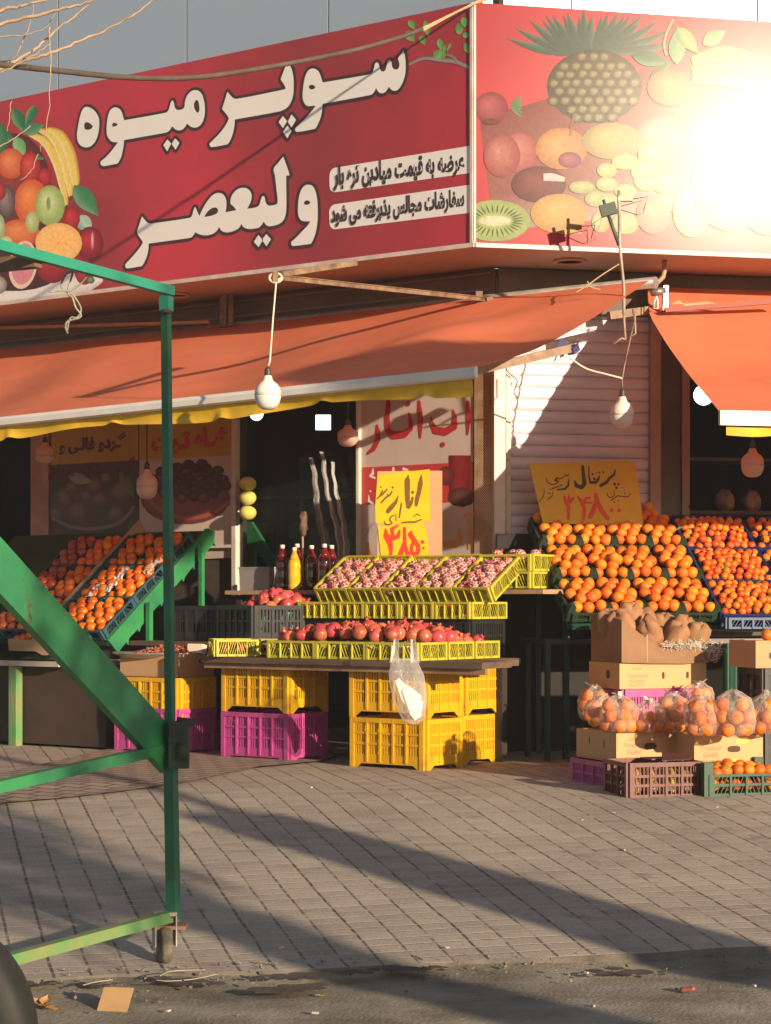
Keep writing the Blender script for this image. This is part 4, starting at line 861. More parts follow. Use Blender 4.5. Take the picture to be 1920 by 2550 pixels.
for k in range(46):
    a = k * 2.4; q = math.sqrt(k / 46.0); x, y = 470 + 100 * q * math.cos(a), 1198 + 46 * q * math.sin(a)
    pr.ell(x, y, 15, 13, ((0.09, 0.04, 0.045) if k % 5 else (0.33, 0.06, 0.06)), (0.025, 0.012, 0.016), lump=0.08)
pr.band([(358, 1225), (390, 1262), (450, 1288), (520, 1282), (572, 1250)], [5, 7, 7, 7, 5], (0.2, 0.04, 0.03), (0.36, 0.09, 0.06), (0.2, 0.04, 0.03))
pr.obj('printed_berries', printm, b2)
b3 = thing('banner', 'tall pale juice banner with big red lettering beside the corner column', 'banner', Matrix.Identity(4))
banner_rect(plW, [(899, 930), (1179, 905), (1179, 1560), (899, 1600)], 0.0, wb, b3)
banner_rect(plW, [(902, 1164), (1179, 1150), (1179, 1250), (902, 1257)], 0.002, mat('scarlet band print', (0.52, 0.05, 0.05), 0.45, 0.1, 3), b3, 'red_band')
def strokes(pl, x0, y0, k, D, lst, fat=1.0): return [[(*pl.uv(x0 + x * k, y0 + y * k), fat * w * 0.5 * k * D / F) for x, y, w in s] for s in lst]
kH = 380 / 1666
flat_obj('lettering', plW, sdf_mesh(strokes=strokes(plW, 880, 960, kH, 14.2, [
    [(1252,190,40),(1262,350,48),(1252,530,18)], [(1145,130,14),(1180,85,22),(1240,105,22),(1325,95,22)],
    [(1092,262,10),(1112,350,44),(1105,450,60),(1010,505,66),(900,490,60),(855,400,34),(852,340,10)], [(980,645,44)],
    [(722,175,26),(735,360,60),(735,570,16)], [(610,295,10),(622,370,38),(630,470,46),(560,535,62),(440,545,66),(380,500,52),(372,350,54),(385,180,46)], [(602,200,44)],
    [(262,430,12),(272,510,50),(270,600,48),(225,690,44),(165,740,26)]], 1.3), res=0.005), 0.004, mat('dark red print', (0.42, 0.025, 0.035), 0.45), b3)
flat_obj('lettering', plW, sdf_mesh(strokes=strokes(plW, 880, 960, kH, 14.2, [
    [(218,900,10),(215,960,40),(185,990,24),(240,1010,24)], [(440,905,34),(440,940,44)], [(550,910,34),(590,930,40)], [(190,1155,26)], [(170,1200,14),(175,1260,34),(215,1290,22)]]), res=0.004), 0.004, whitem, b3)
flat_obj('lettering', plW, sdf_mesh(strokes=strokes(plW, 880, 960, kH, 14.2, [
    [(1262,1440,30),(1272,1600,44),(1265,1775,20)], [(1210,1440,16),(1240,1395,20),(1315,1405,20)], [(1158,1560,14),(1170,1650,50),(1130,1730,60),(1040,1735,60),(960,1715,40)], [(1068,1860,40)],
    [(160,1720,26),(158,1800,50),(185,1870,60),(245,1890,60),(300,1870,40)]], 1.25), res=0.005), 0.004, orp, b3)
pr = Print(plW, 0.003)
pr.band([(1146, 1134), (1146, 1240)], [27, 27], (0.14, 0.015, 0.02), (0.24, 0.02, 0.03), (0.12, 0.01, 0.02)); pr.ell(1150, 1238, 34, 24, (0.16, 0.05, 0.04), (0.05, 0.02, 0.02), lump=0.05); pr.ell(1112, 1185, 22, 24, (0.25, 0.04, 0.04), (0.1, 0.02, 0.02))
pr.band([(905, 1345), (925, 1310), (940, 1300)], [2, 3, 3], (0.5, 0.42, 0.38), (0.45, 0.38, 0.34), (0.5, 0.42, 0.38))
pr.obj('printed_glass', printm, b3)

# clear crinkled plastic strips hanging in the window
clearp = film('crinkled clear plastic', (0.75, 0.75, 0.73), 0.89, 0.06, 0.03, 0.9, 11)
for k, (xt, yt, xb, yb_, wd, lab) in enumerate(((776, 1140, 818, 1412, 0.10, 'leftmost crinkled clear plastic strip behind the juice bottles'), (800, 1125, 852, 1410, 0.07, 'middle crinkled clear plastic strip in the dark window'), (826, 1150, 868, 1408, 0.06, 'rightmost crinkled clear plastic strip, nearest the juice banner'))):
    p, q = Lp(xt, yt, 0.12), Lp(xb, yb_, 0.20)
    mb = MB(); mb.grid(lambda u, v: p.lerp(q, v) + (u - 0.5) * wd * (-eL) * (0.12 + 0.75 * v) + nL * (0.022 * math.sin(u * 7 + v * 4 + k) + 0.006 * math.sin(v * 33 + k * 2)) + (-eL) * 0.006 * math.sin(v * 9 + k), 10, 60)
    tag(mb.obj('plastic_strip', clearp), lab, 'plastic sheet', 'clear plastic strips in the window')

# ================================================================== cable over the sign
def sp(pts, n=6):
    out = []; P_ = [Vector(p) for p in pts]
    for i in range(len(P_) - 1):
        p0, p1, p2, p3 = P_[max(i-1, 0)], P_[i], P_[i+1], P_[min(i+2, len(P_)-1)]
        for k in range(n):
            t = k / n; out.append(0.5 * ((2*p1) + (p2-p0)*t + (2*p0-5*p1+4*p2-p3)*t*t + (3*p1-p0-3*p2+p3)*t**3))
    return out + [P_[-1]]
cab = [P(1240, -6, 12.85), P(1185, 8, 12.78), P(1050, 72, 12.05), P(996, 93, 11.8), P(860, 130, 11.25), P(640, 172, 10.35), P(480, 193, 9.8), P(320, 193, 9.3), P(150, 177, 8.9), P(0, 161, 8.45), P(-300, 130, 7.8), P(-900, 40, 6.9)]
cb1 = thing('hanging_cable', 'thick dark cable slung across the red sign, tied with rope at the corner', 'cable', Matrix.Identity(4))
mb = MB(); mb.tube(sp(cab[2:]), 0.0125, 8); mb.obj('cable', mat('old black cable', (0.12, 0.09, 0.07), 0.7, 0.4, 6), cb1)
mb = MB(); mb.tube(sp(cab[:3]), 0.008, 6); mb.tube(sp([c + Vector((0.01, 0, 0.012 * math.sin(i * 2))) for i, c in enumerate(cab[:3])]), 0.006, 6); mb.obj('rope', mat('straw rope', (0.55, 0.40, 0.22), 0.85, 0.3, 30), cb1)

# ================================================================== wire rack pole in front of the shutter
pole = thing('rack_pole', 'thin pale pole with two bent wire triangles before the pineapple sign', 'pole', Matrix.Identity(4))
Dp = 12.55; S = lambda x, y, dd=0: P(1280 + x * 0.3842, y * 0.3842, Dp + dd); S6 = lambda x, y, dd=0: P(1280 + x * 0.3842, 600 + y * 0.3842, Dp + dd)
mb = MB(); mb.tube([S(680, 1235), S(685, 1590), S6(712, 300), S6(712, 480)], 0.0095, 8); mb.obj('pole', mat('pale green paint pole', (0.50, 0.48, 0.36), 0.5, 0.5, 7, col2=(0.25, 0.17, 0.12)), pole)
mb = MB(); mb.tube([S(610, 1390, -.02), S(680, 1590)], 0.011, 6); mb.tube([S(580, 1295, -.02), S(590, 1330, -.02)], 0.010, 6); mb.bar(S(560, 1372, -.02), S(660, 1345, -.02), 0.04, 0.07); mb.obj('clamp', mat('dark green clamp', (0.07, 0.09, 0.07), 0.5), pole)
wire = mat('wire', (0.30, 0.24, 0.20), 0.4, metal=0.5)
mb = MB(); mb.tube([S(440, 1500), S(575, 1405), S(520, 1560), S(500, 1562)], 0.0032, 5, True); mb.obj('wire_triangle', wire, pole)
mb = MB(); mb.tube([S(640, 1380), S(700, 1335), S(835, 1298), S(838, 1380), S(800, 1392), S(690, 1360)], 0.0032, 5, True); mb.tube([S(840, 1365, .03), S(865, 1275, .03), S(770, 1290, .03)], 0.0032, 5); mb.obj('wire_triangle', wire, pole)
mb = MB(); mb.box(-0.045, 0.045, -0.02, 0.02, -0.012, 0.012, Matrix.Translation(S(720, 1292, .01))); mb.obj('cap', mat('pale cap', (0.62, 0.58, 0.45), 0.5), pole)
mb = MB(); mb.tube([S6(712, 480), S6(716, 560), S6(722, 640)], 0.008, 6); mb.tube([S6(645, 668), S6(700, 630), S6(722, 640)], 0.007, 6); mb.tube([S6(785, 470), S6(788, 600), S6(760, 620)], 0.005, 6); mb.obj('hook', mat('tan hook', (0.45, 0.33, 0.24), 0.5, 0.4, 20), pole)
mb = MB(); mb.tube(sp([S6(680, 150), S6(570, 220), S6(480, 285), S6(400, 335)]), 0.0045, 5); mb.tube(sp([S6(475, 262), S6(500, 300), S6(560, 315)]), 0.004, 5); mb.obj('tie_rope', mat('straw rope', (0.6, 0.5, 0.28), 0.8), pole)
tw_ = MB(); tw_.tube(sp([P(1420, 892, 12.8), P(1460, 918, 12.85), P(1510, 932, 12.85), P(1549, 942, 12.85)]), 0.006, 5)
tag(tw_.obj('pale_cord', cordm), 'pale cord slung from the awning arm to the bulb before the shutter', 'cord')

# ================================================================== green cart frame in the foreground
gp_ = mat('chipped green paint', (0.04, 0.26, 0.09), 0.42, 0.35, 3.5, col2=(0.025, 0.17, 0.08), wear=(0.11, 0.06, 0.03), wscale=9, wcut=0.61, bump=0.18, bscale=25)
gpr = mat('worn green paint', (0.10, 0.30, 0.10), 0.5, 0.5, 5, col2=(0.26, 0.26, 0.11), wear=(0.36, 0.24, 0.12), wscale=9, wcut=0.60)
tealp = mat('teal green paint', (0.03, 0.30, 0.20), 0.42, 0.2, 4, wear=(0.16, 0.10, 0.06), wscale=14, wcut=0.62)
cart = thing('cart_frame', 'tall empty green steel cart frame on a caster wheel in the left foreground', 'cart', Matrix.Translation((-0.745, 7.2, 0)))
def cobj(mb, name, m, recalc=False):
    o = mb.obj(name, m, cart, recalc=recalc); o.matrix_parent_inverse = cart.matrix_world.inverted(); return o
dC = Vector((-0.41, -0.90, 0)); up45 = Vector((0.9, -0.41, 0))
pt = P(413, 745, 7.2); pbm = P(432, 2290, 7.2)
pm = P(424, 1850, 7.2)
mb = MB(); mb.bar(pt, pm, 0.027, 0.027, dC); mb.bar(pm, pbm, 0.037, 0.037, dC); cobj(mb, 'post', mat('teal green paint with shade', (0.012, 0.12, 0.085), 0.42, 0.3, 5, col2=(0.025, 0.13, 0.05), wear=(0.09, 0.07, 0.035), wscale=10, wcut=0.62, bump=0.1, bscale=30))  # darker teal carries the shade that falls on the post
mb = MB(); mb.bar(P(414, 738, 7.2), P(414, 775, 7.2), 0.036, 0.036, dC); cobj(mb, 'sleeve', tealp)
tr0 = P(416, 722, 7.2)
mb = MB(); mb.bar(tr0 - dC * 0.03, tr0 + dC * 2.0, 0.028, 0.032); cobj(mb, 'top_rail', tealp)
br0 = P(430, 2280, 7.2)
mb = MB(); mb.bar(br0 - dC * 0.02 + Vector((0, 0, 0.0)), br0 + dC * 2.0, 0.036, 0.036); cobj(mb, 'bottom_rail', gpr)
mb = MB(); m0 = P(420, 1862, 7.22); m1_ = P(0, 1958, 6.3); mb.bar(m0, m0 + (m1_ - m0) * 2.0, 0.034, 0.036); cobj(mb, 'shelf_rail', gp_)
c0_ = P(400, 1855, 7.18); c1_ = P(0, 1418, 6.28); dd = (c1_ - c0_)
mb = MB(); mb.bar(c0_ - dd * 0.06, c0_ + dd * 2.0, 0.03, 0.146); cobj(mb, 'sawtooth_brace', gp_)
nrm = dd.normalized().cross(UP).normalized()
mb = MB(); mb.box(-0.03, 0.036, -0.03, 0.03, -0.10, 0.06, Matrix.Translation(P(444, 1840, 7.16))); mb.tube([P(440, 1795, 7.15), P(486, 1800, 7.15)], 0.014, 8); mb.tube([P(455, 1850, 7.12), P(455, 1890, 7.12)], 0.02, 8); cobj(mb, 'joint_bracket', mat('dark rusty bracket', (0.035, 0.03, 0.022), 0.7, 0.4, 20, col2=(0.03, 0.06, 0.035)))
mb = MB(); q = P(95, 650, 6.5); mb.bar(q, q + Vector((-0.9, 0.45, -0.01)), 0.04, 0.04); cobj(mb, 'cross_rail', mat('brown primer', (0.20, 0.12, 0.07), 0.6, 0.3, 8))
mb = MB(); mb.box(-0.055, 0.06, -0.045, 0.045, -0.006, 0.006, Matrix.Translation(P(422, 2306, 7.2))); cobj(mb, 'caster_plate', mat('rusty plate', (0.42, 0.22, 0.13), 0.7, 0.4, 20))
wc = Vector((P(412, 2330, 7.2).x, 7.17, 0.075))
cas = MB()
ax = Vector((0.95, 0.30, 0)).normalized(); fw = Vector((-0.3, 0.95, 0)).normalized()
for s in (-1, 1): cas.bar(wc + ax * 0.036 * s + Vector((0, 0, 0.095)), wc + ax * 0.036 * s - Vector((0, 0, 0.012)), 0.004, 0.055, fw)
cas.bar(wc - ax * 0.038 + Vector((0, 0, 0.098)), wc + ax * 0.038 + Vector((0, 0, 0.098)), 0.055, 0.012)
co_ = cobj(cas, 'caster_fork', mat('grey caster steel', (0.42, 0.38, 0.32), 0.5, 0.4, 15))
whm = MB(); whm.lathe([(0.0, -0.018), (0.03, -0.019), (0.034, -0.016), (0.058, -0.019), (0.064, -0.012), (0.0655, 0), (0.064, 0.012), (0.058, 0.019), (0.034, 0.016), (0.03, 0.019), (0.0, 0.018)], 28, Matrix.Translation(wc - Vector((0, 0, 0.009))) @ ax.to_track_quat('Z', 'Y').to_matrix().to_4x4())
wo = whm.obj('wheel', mat('worn grey rubber', (0.20, 0.17, 0.125), 0.8, 0.5, 30), co_)

for q_ in (P(424, 2280, 7.17), P(424, 1858, 7.17), P(413, 776, 7.17)):
    mb = MB(); mb.lathe([(0.0, -0.006), (0.018, -0.006), (0.023, 0.0), (0.018, 0.006), (0.0, 0.006)], 12, Matrix.Translation(q_), lambda v, a: Vector((v.x * (1 + 0.15 * math.sin(5 * a)), v.y, v.z))); cobj(mb, 'weld_bead', mat('rusty weld', (0.13, 0.075, 0.045), 0.8, 0.4, 40))
# twine knotted on the top rail
mb = MB(); Dt = 6.78; T = lambda x, y, d=0: P(x * 0.3842, 600 + y * 0.3842, Dt + d)
mb.tube(sp([T(560, 150, -.02), T(570, 200, -.03), T(530, 270), T(440, 325), T(395, 290), T(430, 215), T(470, 205), T(440, 330), T(470, 370), T(490, 430), T(525, 490), T(440, 520), T(425, 560), T(440, 600)]), 0.0035, 5)
mb.tube(sp([T(430, 330, .005), T(480, 360, .005), T(525, 440, .005), T(500, 495), T(455, 500), T(435, 590)]), 0.003, 5); mb.tube(sp([T(320, 330), T(390, 325), T(450, 322)]), 0.003, 5)
tag(mb.obj('twine', mat('grey green twine', (0.36, 0.38, 0.30), 0.9, 0.4, 60)), 'frayed grey green twine knotted on the top rail of the cart frame', 'twine')

# dark tyre of a vehicle parked beside the camera
ty = thing('parked_wheel', 'black rubber tyre of a parked vehicle at the bottom left corner', 'wheel', Matrix.Translation((-1.07, 4.6, -0.02)))
prof = [(0.19, -0.06), (0.225, -0.075), (0.275, -0.078), (0.297, -0.055), (0.302, 0.0), (0.297, 0.055), (0.275, 0.078), (0.225, 0.075), (0.19, 0.06)]
Mw = Matrix.Translation((0, 0, 0.30)) @ Matrix.Rotation(R(90), 4, 'X') @ Matrix.Rotation(R(0), 4, 'Y')
mb = MB(); mb.lathe(prof, 64, Mw)
for k in range(0):
    a = k * R(6); mb.box(0.298, 0.306, -0.05, 0.05, -0.007, 0.007, Mw @ Matrix.Rotation(a, 4, 'Z') @ Matrix.Rotation(R(90), 4, 'X'))
mb.obj('tyre', mat('black tyre rubber', (0.018, 0.02, 0.018), 0.7, 0.4, 20), ty)
mb = MB(); mb.lathe([(0.0, -0.03), (0.05, -0.035), (0.15, -0.02), (0.185, -0.055), (0.192, -0.06), (0.192, 0.06), (0.0, 0.05)], 40, Mw); mb.obj('rim', mat('grey green rim', (0.10, 0.13, 0.11), 0.5, 0.3, 9), ty)

# ================================================================== trees (the leaning one and the leafy one stand outside the frame and throw the shade)
bark = mat('grey brown bark', (0.22, 0.165, 0.12), 0.9, 0.5, 6, bump=0.8, bscale=25, stretch=(1, 1, 0.3))
twigm = mat('pale twig bark', (0.44, 0.31, 0.21), 0.8, 0.3, 20)
tb = thing('bare_tree', 'leafless tree reaching pale thin branches into the top left corner', 'tree', Matrix.Translation((-3.3, 8.3, 0)))
rel = lambda v: Vector(v) - Vector((-3.3, 8.3, 0))
Q = lambda x, y, D: rel(P(x * 0.3842, y * 0.3842, D))
mb = MB(); mb.tube(sp([Vector((0, 0, 0)), Vector((0.05, 0, 1.2)), Vector((0.12, 0.05, 2.2)), Vector((0.35, 0.1, 2.75))]), [0.13 - 0.0035 * i for i in range(19)], 10); mb.obj('trunk', bark, tb)
fork = Vector((0.35, 0.1, 2.75))
mb = MB()
def br(pts, r0, r1):
    q = sp(pts, 5); q = [p + Vector((rnd.uniform(-1, 1), rnd.uniform(-1, 1), rnd.uniform(-1, 1))) * 0.0035 for p in q]
    mb.tube(q, [0.5 * (r0 + (r1 - r0) * i / (len(q) - 1)) for i in range(len(q))], 6)
br([fork, Q(-400, 560, 8.5), Q(0, 450, 8.6), Q(110, 385, 8.6), Q(250, 300, 8.65), Q(370, 190, 8.7), Q(480, 110, 8.7), Q(570, 30, 8.75)], 0.02, 0.006)
br([fork, Q(-350, 460, 8.8), Q(0, 412, 8.8), Q(180, 385, 8.8), Q(330, 342, 8.8), Q(480, 280, 8.85), Q(640, 215, 8.9), Q(780, 140, 8.9), Q(880, 85, 8.9), Q(1000, -10, 9)], 0.02, 0.006)
br([fork, Q(-300, 300, 8.3), Q(0, 160, 8.4), Q(200, 110, 8.4), Q(380, 65, 8.4), Q(500, 35, 8.4), Q(620, -5, 8.4)], 0.022, 0.009)
br([fork, Q(-300, 220, 8.2), Q(0, 70, 8.2), Q(110, 45, 8.2), Q(200, 25, 8.2), Q(300, -5, 8.2)], 0.02, 0.009)
br([Q(-300, 290, 8.5), Q(0, 245, 8.5), Q(160, 225, 8.5), Q(290, 180, 8.5), Q(360, 90, 8.5)], 0.008, 0.003)
br([Q(60, 400, 8.62), Q(110, 350, 8.6), Q(170, 220, 8.6), Q(205, 100, 8.6), Q(220, 20, 8.6)], 0.006, 0.004)
br([Q(0, 470, 8.5), Q(90, 430, 8.5), Q(200, 370, 8.5), Q(290, 310, 8.5), Q(322, 280, 8.5)], 0.008, 0.005)
br([Q(318, 180, 8.5), Q(325, 290, 8.5), Q(331, 400, 8.5), Q(322, 560, 8.5), Q(320, 680, 8.5), Q(305, 800, 8.5), Q(260, 980, 8.5)], 0.007, 0.003)
br([Q(245, 1000, 8.4), Q(215, 1080, 8.4), Q(190, 1120, 8.4), Q(130, 1170, 8.4)], 0.004, 0.003)
br([Q(-200, 1060, 8.3), Q(0, 950, 8.3), Q(110, 880, 8.3), Q(200, 815, 8.3)], 0.006, 0.004)
br([Q(75, 655, 8.3), Q(60, 760, 8.3), Q(45, 860, 8.3)], 0.004, 0.003)
br([fork, fork + Vector((-0.5, 0.2, 0.9)), fork + Vector((-0.9, 0.3, 2.0))], 0.05, 0.015); br([fork, fork + Vector((-0.1, 0.4, 1.0)), fork + Vector((0.1, 0.9, 2.2))], 0.045, 0.012)
mb.obj('branches', twigm, tb)
pol = thing('street_tree', 'leaning street tree outside the right of the view, its crown added to shade the left stand', 'tree', Matrix.Translation((5.39, 1.42, 0)))
mb = MB(); mb.tube(sp([Vector((0, 0, -0.1)), Vector((0.02, 0, 0.8)), Vector((-0.03, 0.02, 1.7)), Vector((0.0, 0.15, 2.45))]), [0.30 - 0.004 * i for i in range(19)], 14); mb.obj('trunk', bark, pol)
cc = Vector((5.19, 4.86, 4.32)) - Vector((5.39, 1.42, 0))
mb = MB(); r2 = random.Random(5); pd = Vector((0.8255, 0.592, 0)); sd_ = Vector((0.592, -0.8255, 0))
for q in (cc - pd * 0.4, cc, cc + pd * 0.4): mb.tube(sp([Vector((0, 0.12, 2.35)), Vector((-0.1, 1.2, 3.3)), (cc + q) * 0.5 + Vector((0, -0.4, -0.1)), q]), 0.045, 7)
mb.obj('limbs', bark, pol)
mb = MB()
for k in range(2600):
    v = Vector((r2.gauss(0, 1), r2.gauss(0, 1), r2.gauss(0, 1))).normalized() * (r2.random() ** 0.45)
    p = cc + pd * v.x * 0.60 + sd_ * v.y * 0.7 + UP * v.z * 0.30
    x = Vector((r2.gauss(0, 1), r2.gauss(0, 1), r2.gauss(0, 1))).normalized(); y = x.cross(UP).normalized()
    mb.add([p - x * 0.07, p + y * 0.035, p + x * 0.07, p - y * 0.035], [(0, 1, 2, 3)])
mb.obj('crown', mat('green leaves', (0.06, 0.11, 0.03), 0.6, 0.4, 3), pol)  # crown and limbs added out of view to shade the left fruit stand
lt_ = thing('street_tree', 'small leafy street tree at the kerb behind the view', 'tree', Matrix.Translation((5.80, -1.12, 0)))
mb = MB(); mb.tube(sp([Vector((0, 0, -0.1)), Vector((0.02, 0, 1.2)), Vector((-0.02, 0.02, 2.4)), Vector((0.02, 0, 3.4))]), [0.24 - 0.006 * i for i in range(19)], 12); mb.obj('trunk', bark, lt_)
mb = MB(); r2 = random.Random(3)
for k in range(4200):
    v = Vector((r2.gauss(0, 1), r2.gauss(0, 1), r2.gauss(0, 1))).normalized() * (r2.random() ** 0.45)
    p = Vector((v.x * 0.95, v.y * 1.0 - 0.5, 3.5 + v.z * 1.25))
    if noise.noise(p * 1.9) < -0.22: continue
    x = Vector((r2.gauss(0, 1), r2.gauss(0, 1), r2.gauss(0, 1))).normalized(); y = x.cross(UP).normalized()
    mb.add([p - x * 0.08, p + y * 0.035, p + x * 0.08, p - y * 0.035], [(0, 1, 2, 3)])
mb.obj('crown', mat('green leaves', (0.06, 0.11, 0.03), 0.6, 0.4, 3), lt_)
# ================================================================== crates, trays, boxes
def lattice(mb, w, h, M, cols, bars, rows, top=0.028, bot=0.055, t=0.010, post=0.03, notch=0.0, slash=False, rib=0.013, fat=0.29):
    """one open crate side: x along, y outwards (0..t), z up"""
    B = lambda x0, x1, z0, z1, y0=0.0, y1=t: mb.box(x0, x1, y0, y1, z0, z1, M)
    B(0, post, 0, h, -0.004, t + 0.005); B(w - post, w, 0, h, -0.004, t + 0.005)
    B(post, w - post, h - top, h, 0, t + 0.006)
    if notch:
        B(post, w - post, notch, notch + bot, 0.0, t); 
        for s in (0, 1):
            x0, x1 = (post, post + notch * 1.4) if not s else (w - post, w - post - notch * 1.4)
            vs = [(x0, 0, 0), (x1, 0, notch), (x0, 0, notch), (x0, t, 0), (x1, t, notch), (x0, t, notch)]
            mb.add([M @ Vector(v) for v in vs], [(0, 1, 2), (3, 5, 4), (0, 3, 4, 1)])
        zb_ = notch + bot
    else: B(post, w - post, 0, bot); zb_ = bot
    zt = h - top; iw_ = w - 2 * post
    for r in range(1, rows): z = zb_ + (zt - zb_) * r / rows; B(post, w - post, z - 0.007, z + 0.007, 0.001, t + 0.002)
    for c in range(1, cols): x = post + iw_ * c / cols; B(x - rib / 2, x + rib / 2, zb_ - bot * 0.8, h - 0.003, -0.002, t + 0.007)
    cw = iw_ / cols
    for c in range(cols):
        for k in range(bars):
            x = post + cw * c + cw * (k + 0.5) / bars
            if slash:
                q = 0.4 * cw * (1 if c < cols / 2 else -1)
                vs = [(x - q*.5 - .002, .003, zb_), (x - q*.5 + .002, .003, zb_), (x + q*.5 + .002, .003, zt), (x + q*.5 - .002, .003, zt)]
                vs += [(a, .007, b) for a, _, b in vs]
                mb.add([M @ Vector(v) for v in vs], [(0,1,2,3),(7,6,5,4),(0,4,5,1),(2,6,7,3),(1,5,6,2),(3,7,4,0)])
            else: B(x - cw / bars * fat, x + cw / bars * fat, zb_, zt, 0.002, t - 0.002)
def side_mats(w, d):
    T = Matrix.Translation; Rz = lambda a: Matrix.Rotation(R(a), 4, 'Z')
    return [(w, T((-w/2, 0, 0)) @ Matrix.Scale(-1, 4, (0, 1, 0))), (d, T((w/2, 0, 0)) @ Rz(90) @ Matrix.Scale(-1, 4, (0, 1, 0))), (w, T((w/2, d, 0)) @ Rz(180) @ Matrix.Scale(-1, 4, (0, 1, 0))), (d, T((-w/2, d, 0)) @ Rz(270) @ Matrix.Scale(-1, 4, (0, 1, 0)))]
def crate_mesh(name, w, d, h, m, cols=(5, 3), bars=5, rows=3, **k):
    mb = MB(); nt_ = k.get('notch', 0)
    for i, (l, M) in enumerate(side_mats(w, d)): lattice(mb, l, h, M, cols[i % 2], bars, rows, **k)
    mb.box(-w/2 + 0.004, w/2 - 0.004, 0.004, d - 0.004, nt_ + 0.006, nt_ + 0.014)
    return mb.mesh(name, m, True)
def put(name, me, M, label, cat, group=None, parts=()):
    o = bpy.data.objects.new(name, me); COL.objects.link(o); o.matrix_world = M; return tag(o, label, cat, group)
plast = lambda n, c, **k: mat(n, c, 0.45, 0.22, 5, bump=0.05, bscale=40, spec=0.4, **k)
ym = plast('yellow crate plastic', (0.74, 0.40, 0.012), wear=(0.50, 0.25, 0.02), wscale=6, wcut=0.62); mm_ = plast('magenta crate plastic', (0.50, 0.07, 0.27), wear=(0.36, 0.05, 0.19), wscale=6, wcut=0.62); lime = plast('lime yellow tray plastic', (0.53, 0.49, 0.045)); blk = plast('black crate plastic', (0.022, 0.022, 0.024))
dgr = plast('dark green crate plastic', (0.022, 0.05, 0.03)); blu = plast('dark blue crate plastic', (0.015, 0.035, 0.13)); tea = plast('slate blue crate plastic', (0.035, 0.10, 0.13)); mar = plast('maroon crate plastic', (0.17, 0.055, 0.05)); grn = plast('green crate plastic', (0.02, 0.075, 0.04))
BIGY = crate_mesh('yellow crate', 0.54, 0.36, 0.305, ym, notch=0.035); BIGM = crate_mesh('magenta crate', 0.54, 0.36, 0.305, mm_, notch=0.035)
LOWM = crate_mesh('low magenta crate', 0.50, 0.42, 0.145, mm_, rows=2, bot=0.02)
TRAY = crate_mesh('lime tray', 0.374, 0.262, 0.105, lime, cols=(4, 3), bars=4, rows=1, top=0.014, bot=0.014, post=0.016, slash=True, rib=0.006)
TRAYS = crate_mesh('lime tray', 0.262, 0.374, 0.105, lime, cols=(4, 4), bars=4, rows=1, top=0.014, bot=0.014, post=0.016, slash=True, rib=0.006)
BLACKC = crate_mesh('black crate', 0.50, 0.36, 0.23, blk, bars=4, rows=2)
mG = ground_z(0, 12)
b0 = 1.55
def La_stack(px): return La(px, b0) + 0.27             # front right corner at pixel px
for px, up, gname in ((1058, BIGY, 0), (720, BIGM, 1), (441, BIGM, 2)):
    a = La_stack(px)
    low_lab = ('yellow slatted crate on the ground, under the hanging white plastic bag', 'magenta slatted crate on the ground under a yellow crate, near the table middle', 'magenta slatted crate on the ground at the left, partly behind the green cart post')[gname]
    top_lab = ('yellow slatted crate directly behind the hanging white bag, upper of two', 'yellow slatted crate on top of the middle magenta crate', 'yellow slatted crate under the cardboard box behind the green post')[gname]
    put('crate', up, LF(L(a, b0, mG)), low_lab, 'crate', 'tall crates holding up the tables')
    put('crate', BIGY, LF(L(a + 0.004, b0 - 0.006, mG + 0.307 - (0.11 if gname == 2 else 0)), rot=(1.2, -0.8, 2)[gname]), top_lab, 'crate', 'tall crates holding up the tables')
aS3 = La(1143, 1.08) + 0.27
put('crate', BIGY, LF(L(aS3 - 0.02, 1.09, mG)), 'lower yellow crate of the rear stack at the right end of the table', 'crate', 'tall crates holding up the tables')
put('crate', BIGY, LF(L(aS3 - 0.03, 1.07, mG + 0.307), rot=-1), 'upper yellow crate of the rear stack at the right end of the table', 'crate', 'tall crates holding up the tables')
# table boards
wood = mat('dark weathered board', (0.16, 0.10, 0.065), 0.8, 0.5, 4, stretch=(0.4, 3, 3), bump=0.3, bscale=30); wood2 = mat('pale timber', (0.48, 0.31, 0.20), 0.75, 0.4, 3, bump=0.2, bscale=30)
ZTB = 0.897
tb_ = thing('display_table', 'dark wooden display table under the pomegranate trays, resting on stacked crates', 'table', LF(L(La(800, 1.65), 1.65, ZTB)))
aR = La(1200, 1.65); aLft = La(500, 1.65); ac = La(800, 1.65)
mb = MB(); mb.box(-(aLft - ac), ac - aR, 0, 0.30, -0.035, 0.0); mb.box(-(aLft - ac), ac - aR - 0.16, 0.306, 0.62, -0.035, -0.002); mb.box(-(aLft - ac), ac - La(1268, 0.8), 0.626, 0.98, -0.035, -0.001); mb.obj('tabletop', wood, tb_)
mb = MB(); mb.box(-(aLft - ac), ac - aR, 0.03, 0.06, -0.07, -0.036); mb.obj('batten', mat('worn wood edge', (0.34, 0.20, 0.12), 0.8, 0.4, 6), tb_)
for x in (-(aLft - ac) + 0.05, ac - aR - 0.5, 0.15):
    mb = MB(); mb.box(x - 0.03, x + 0.03, 0.90, 0.96, mG - ZTB, -0.036); mb.obj('leg', mat('shade darkened timber', (0.03, 0.022, 0.018), 0.8), tb_)  # legs coloured dark to stand for the shade below the table
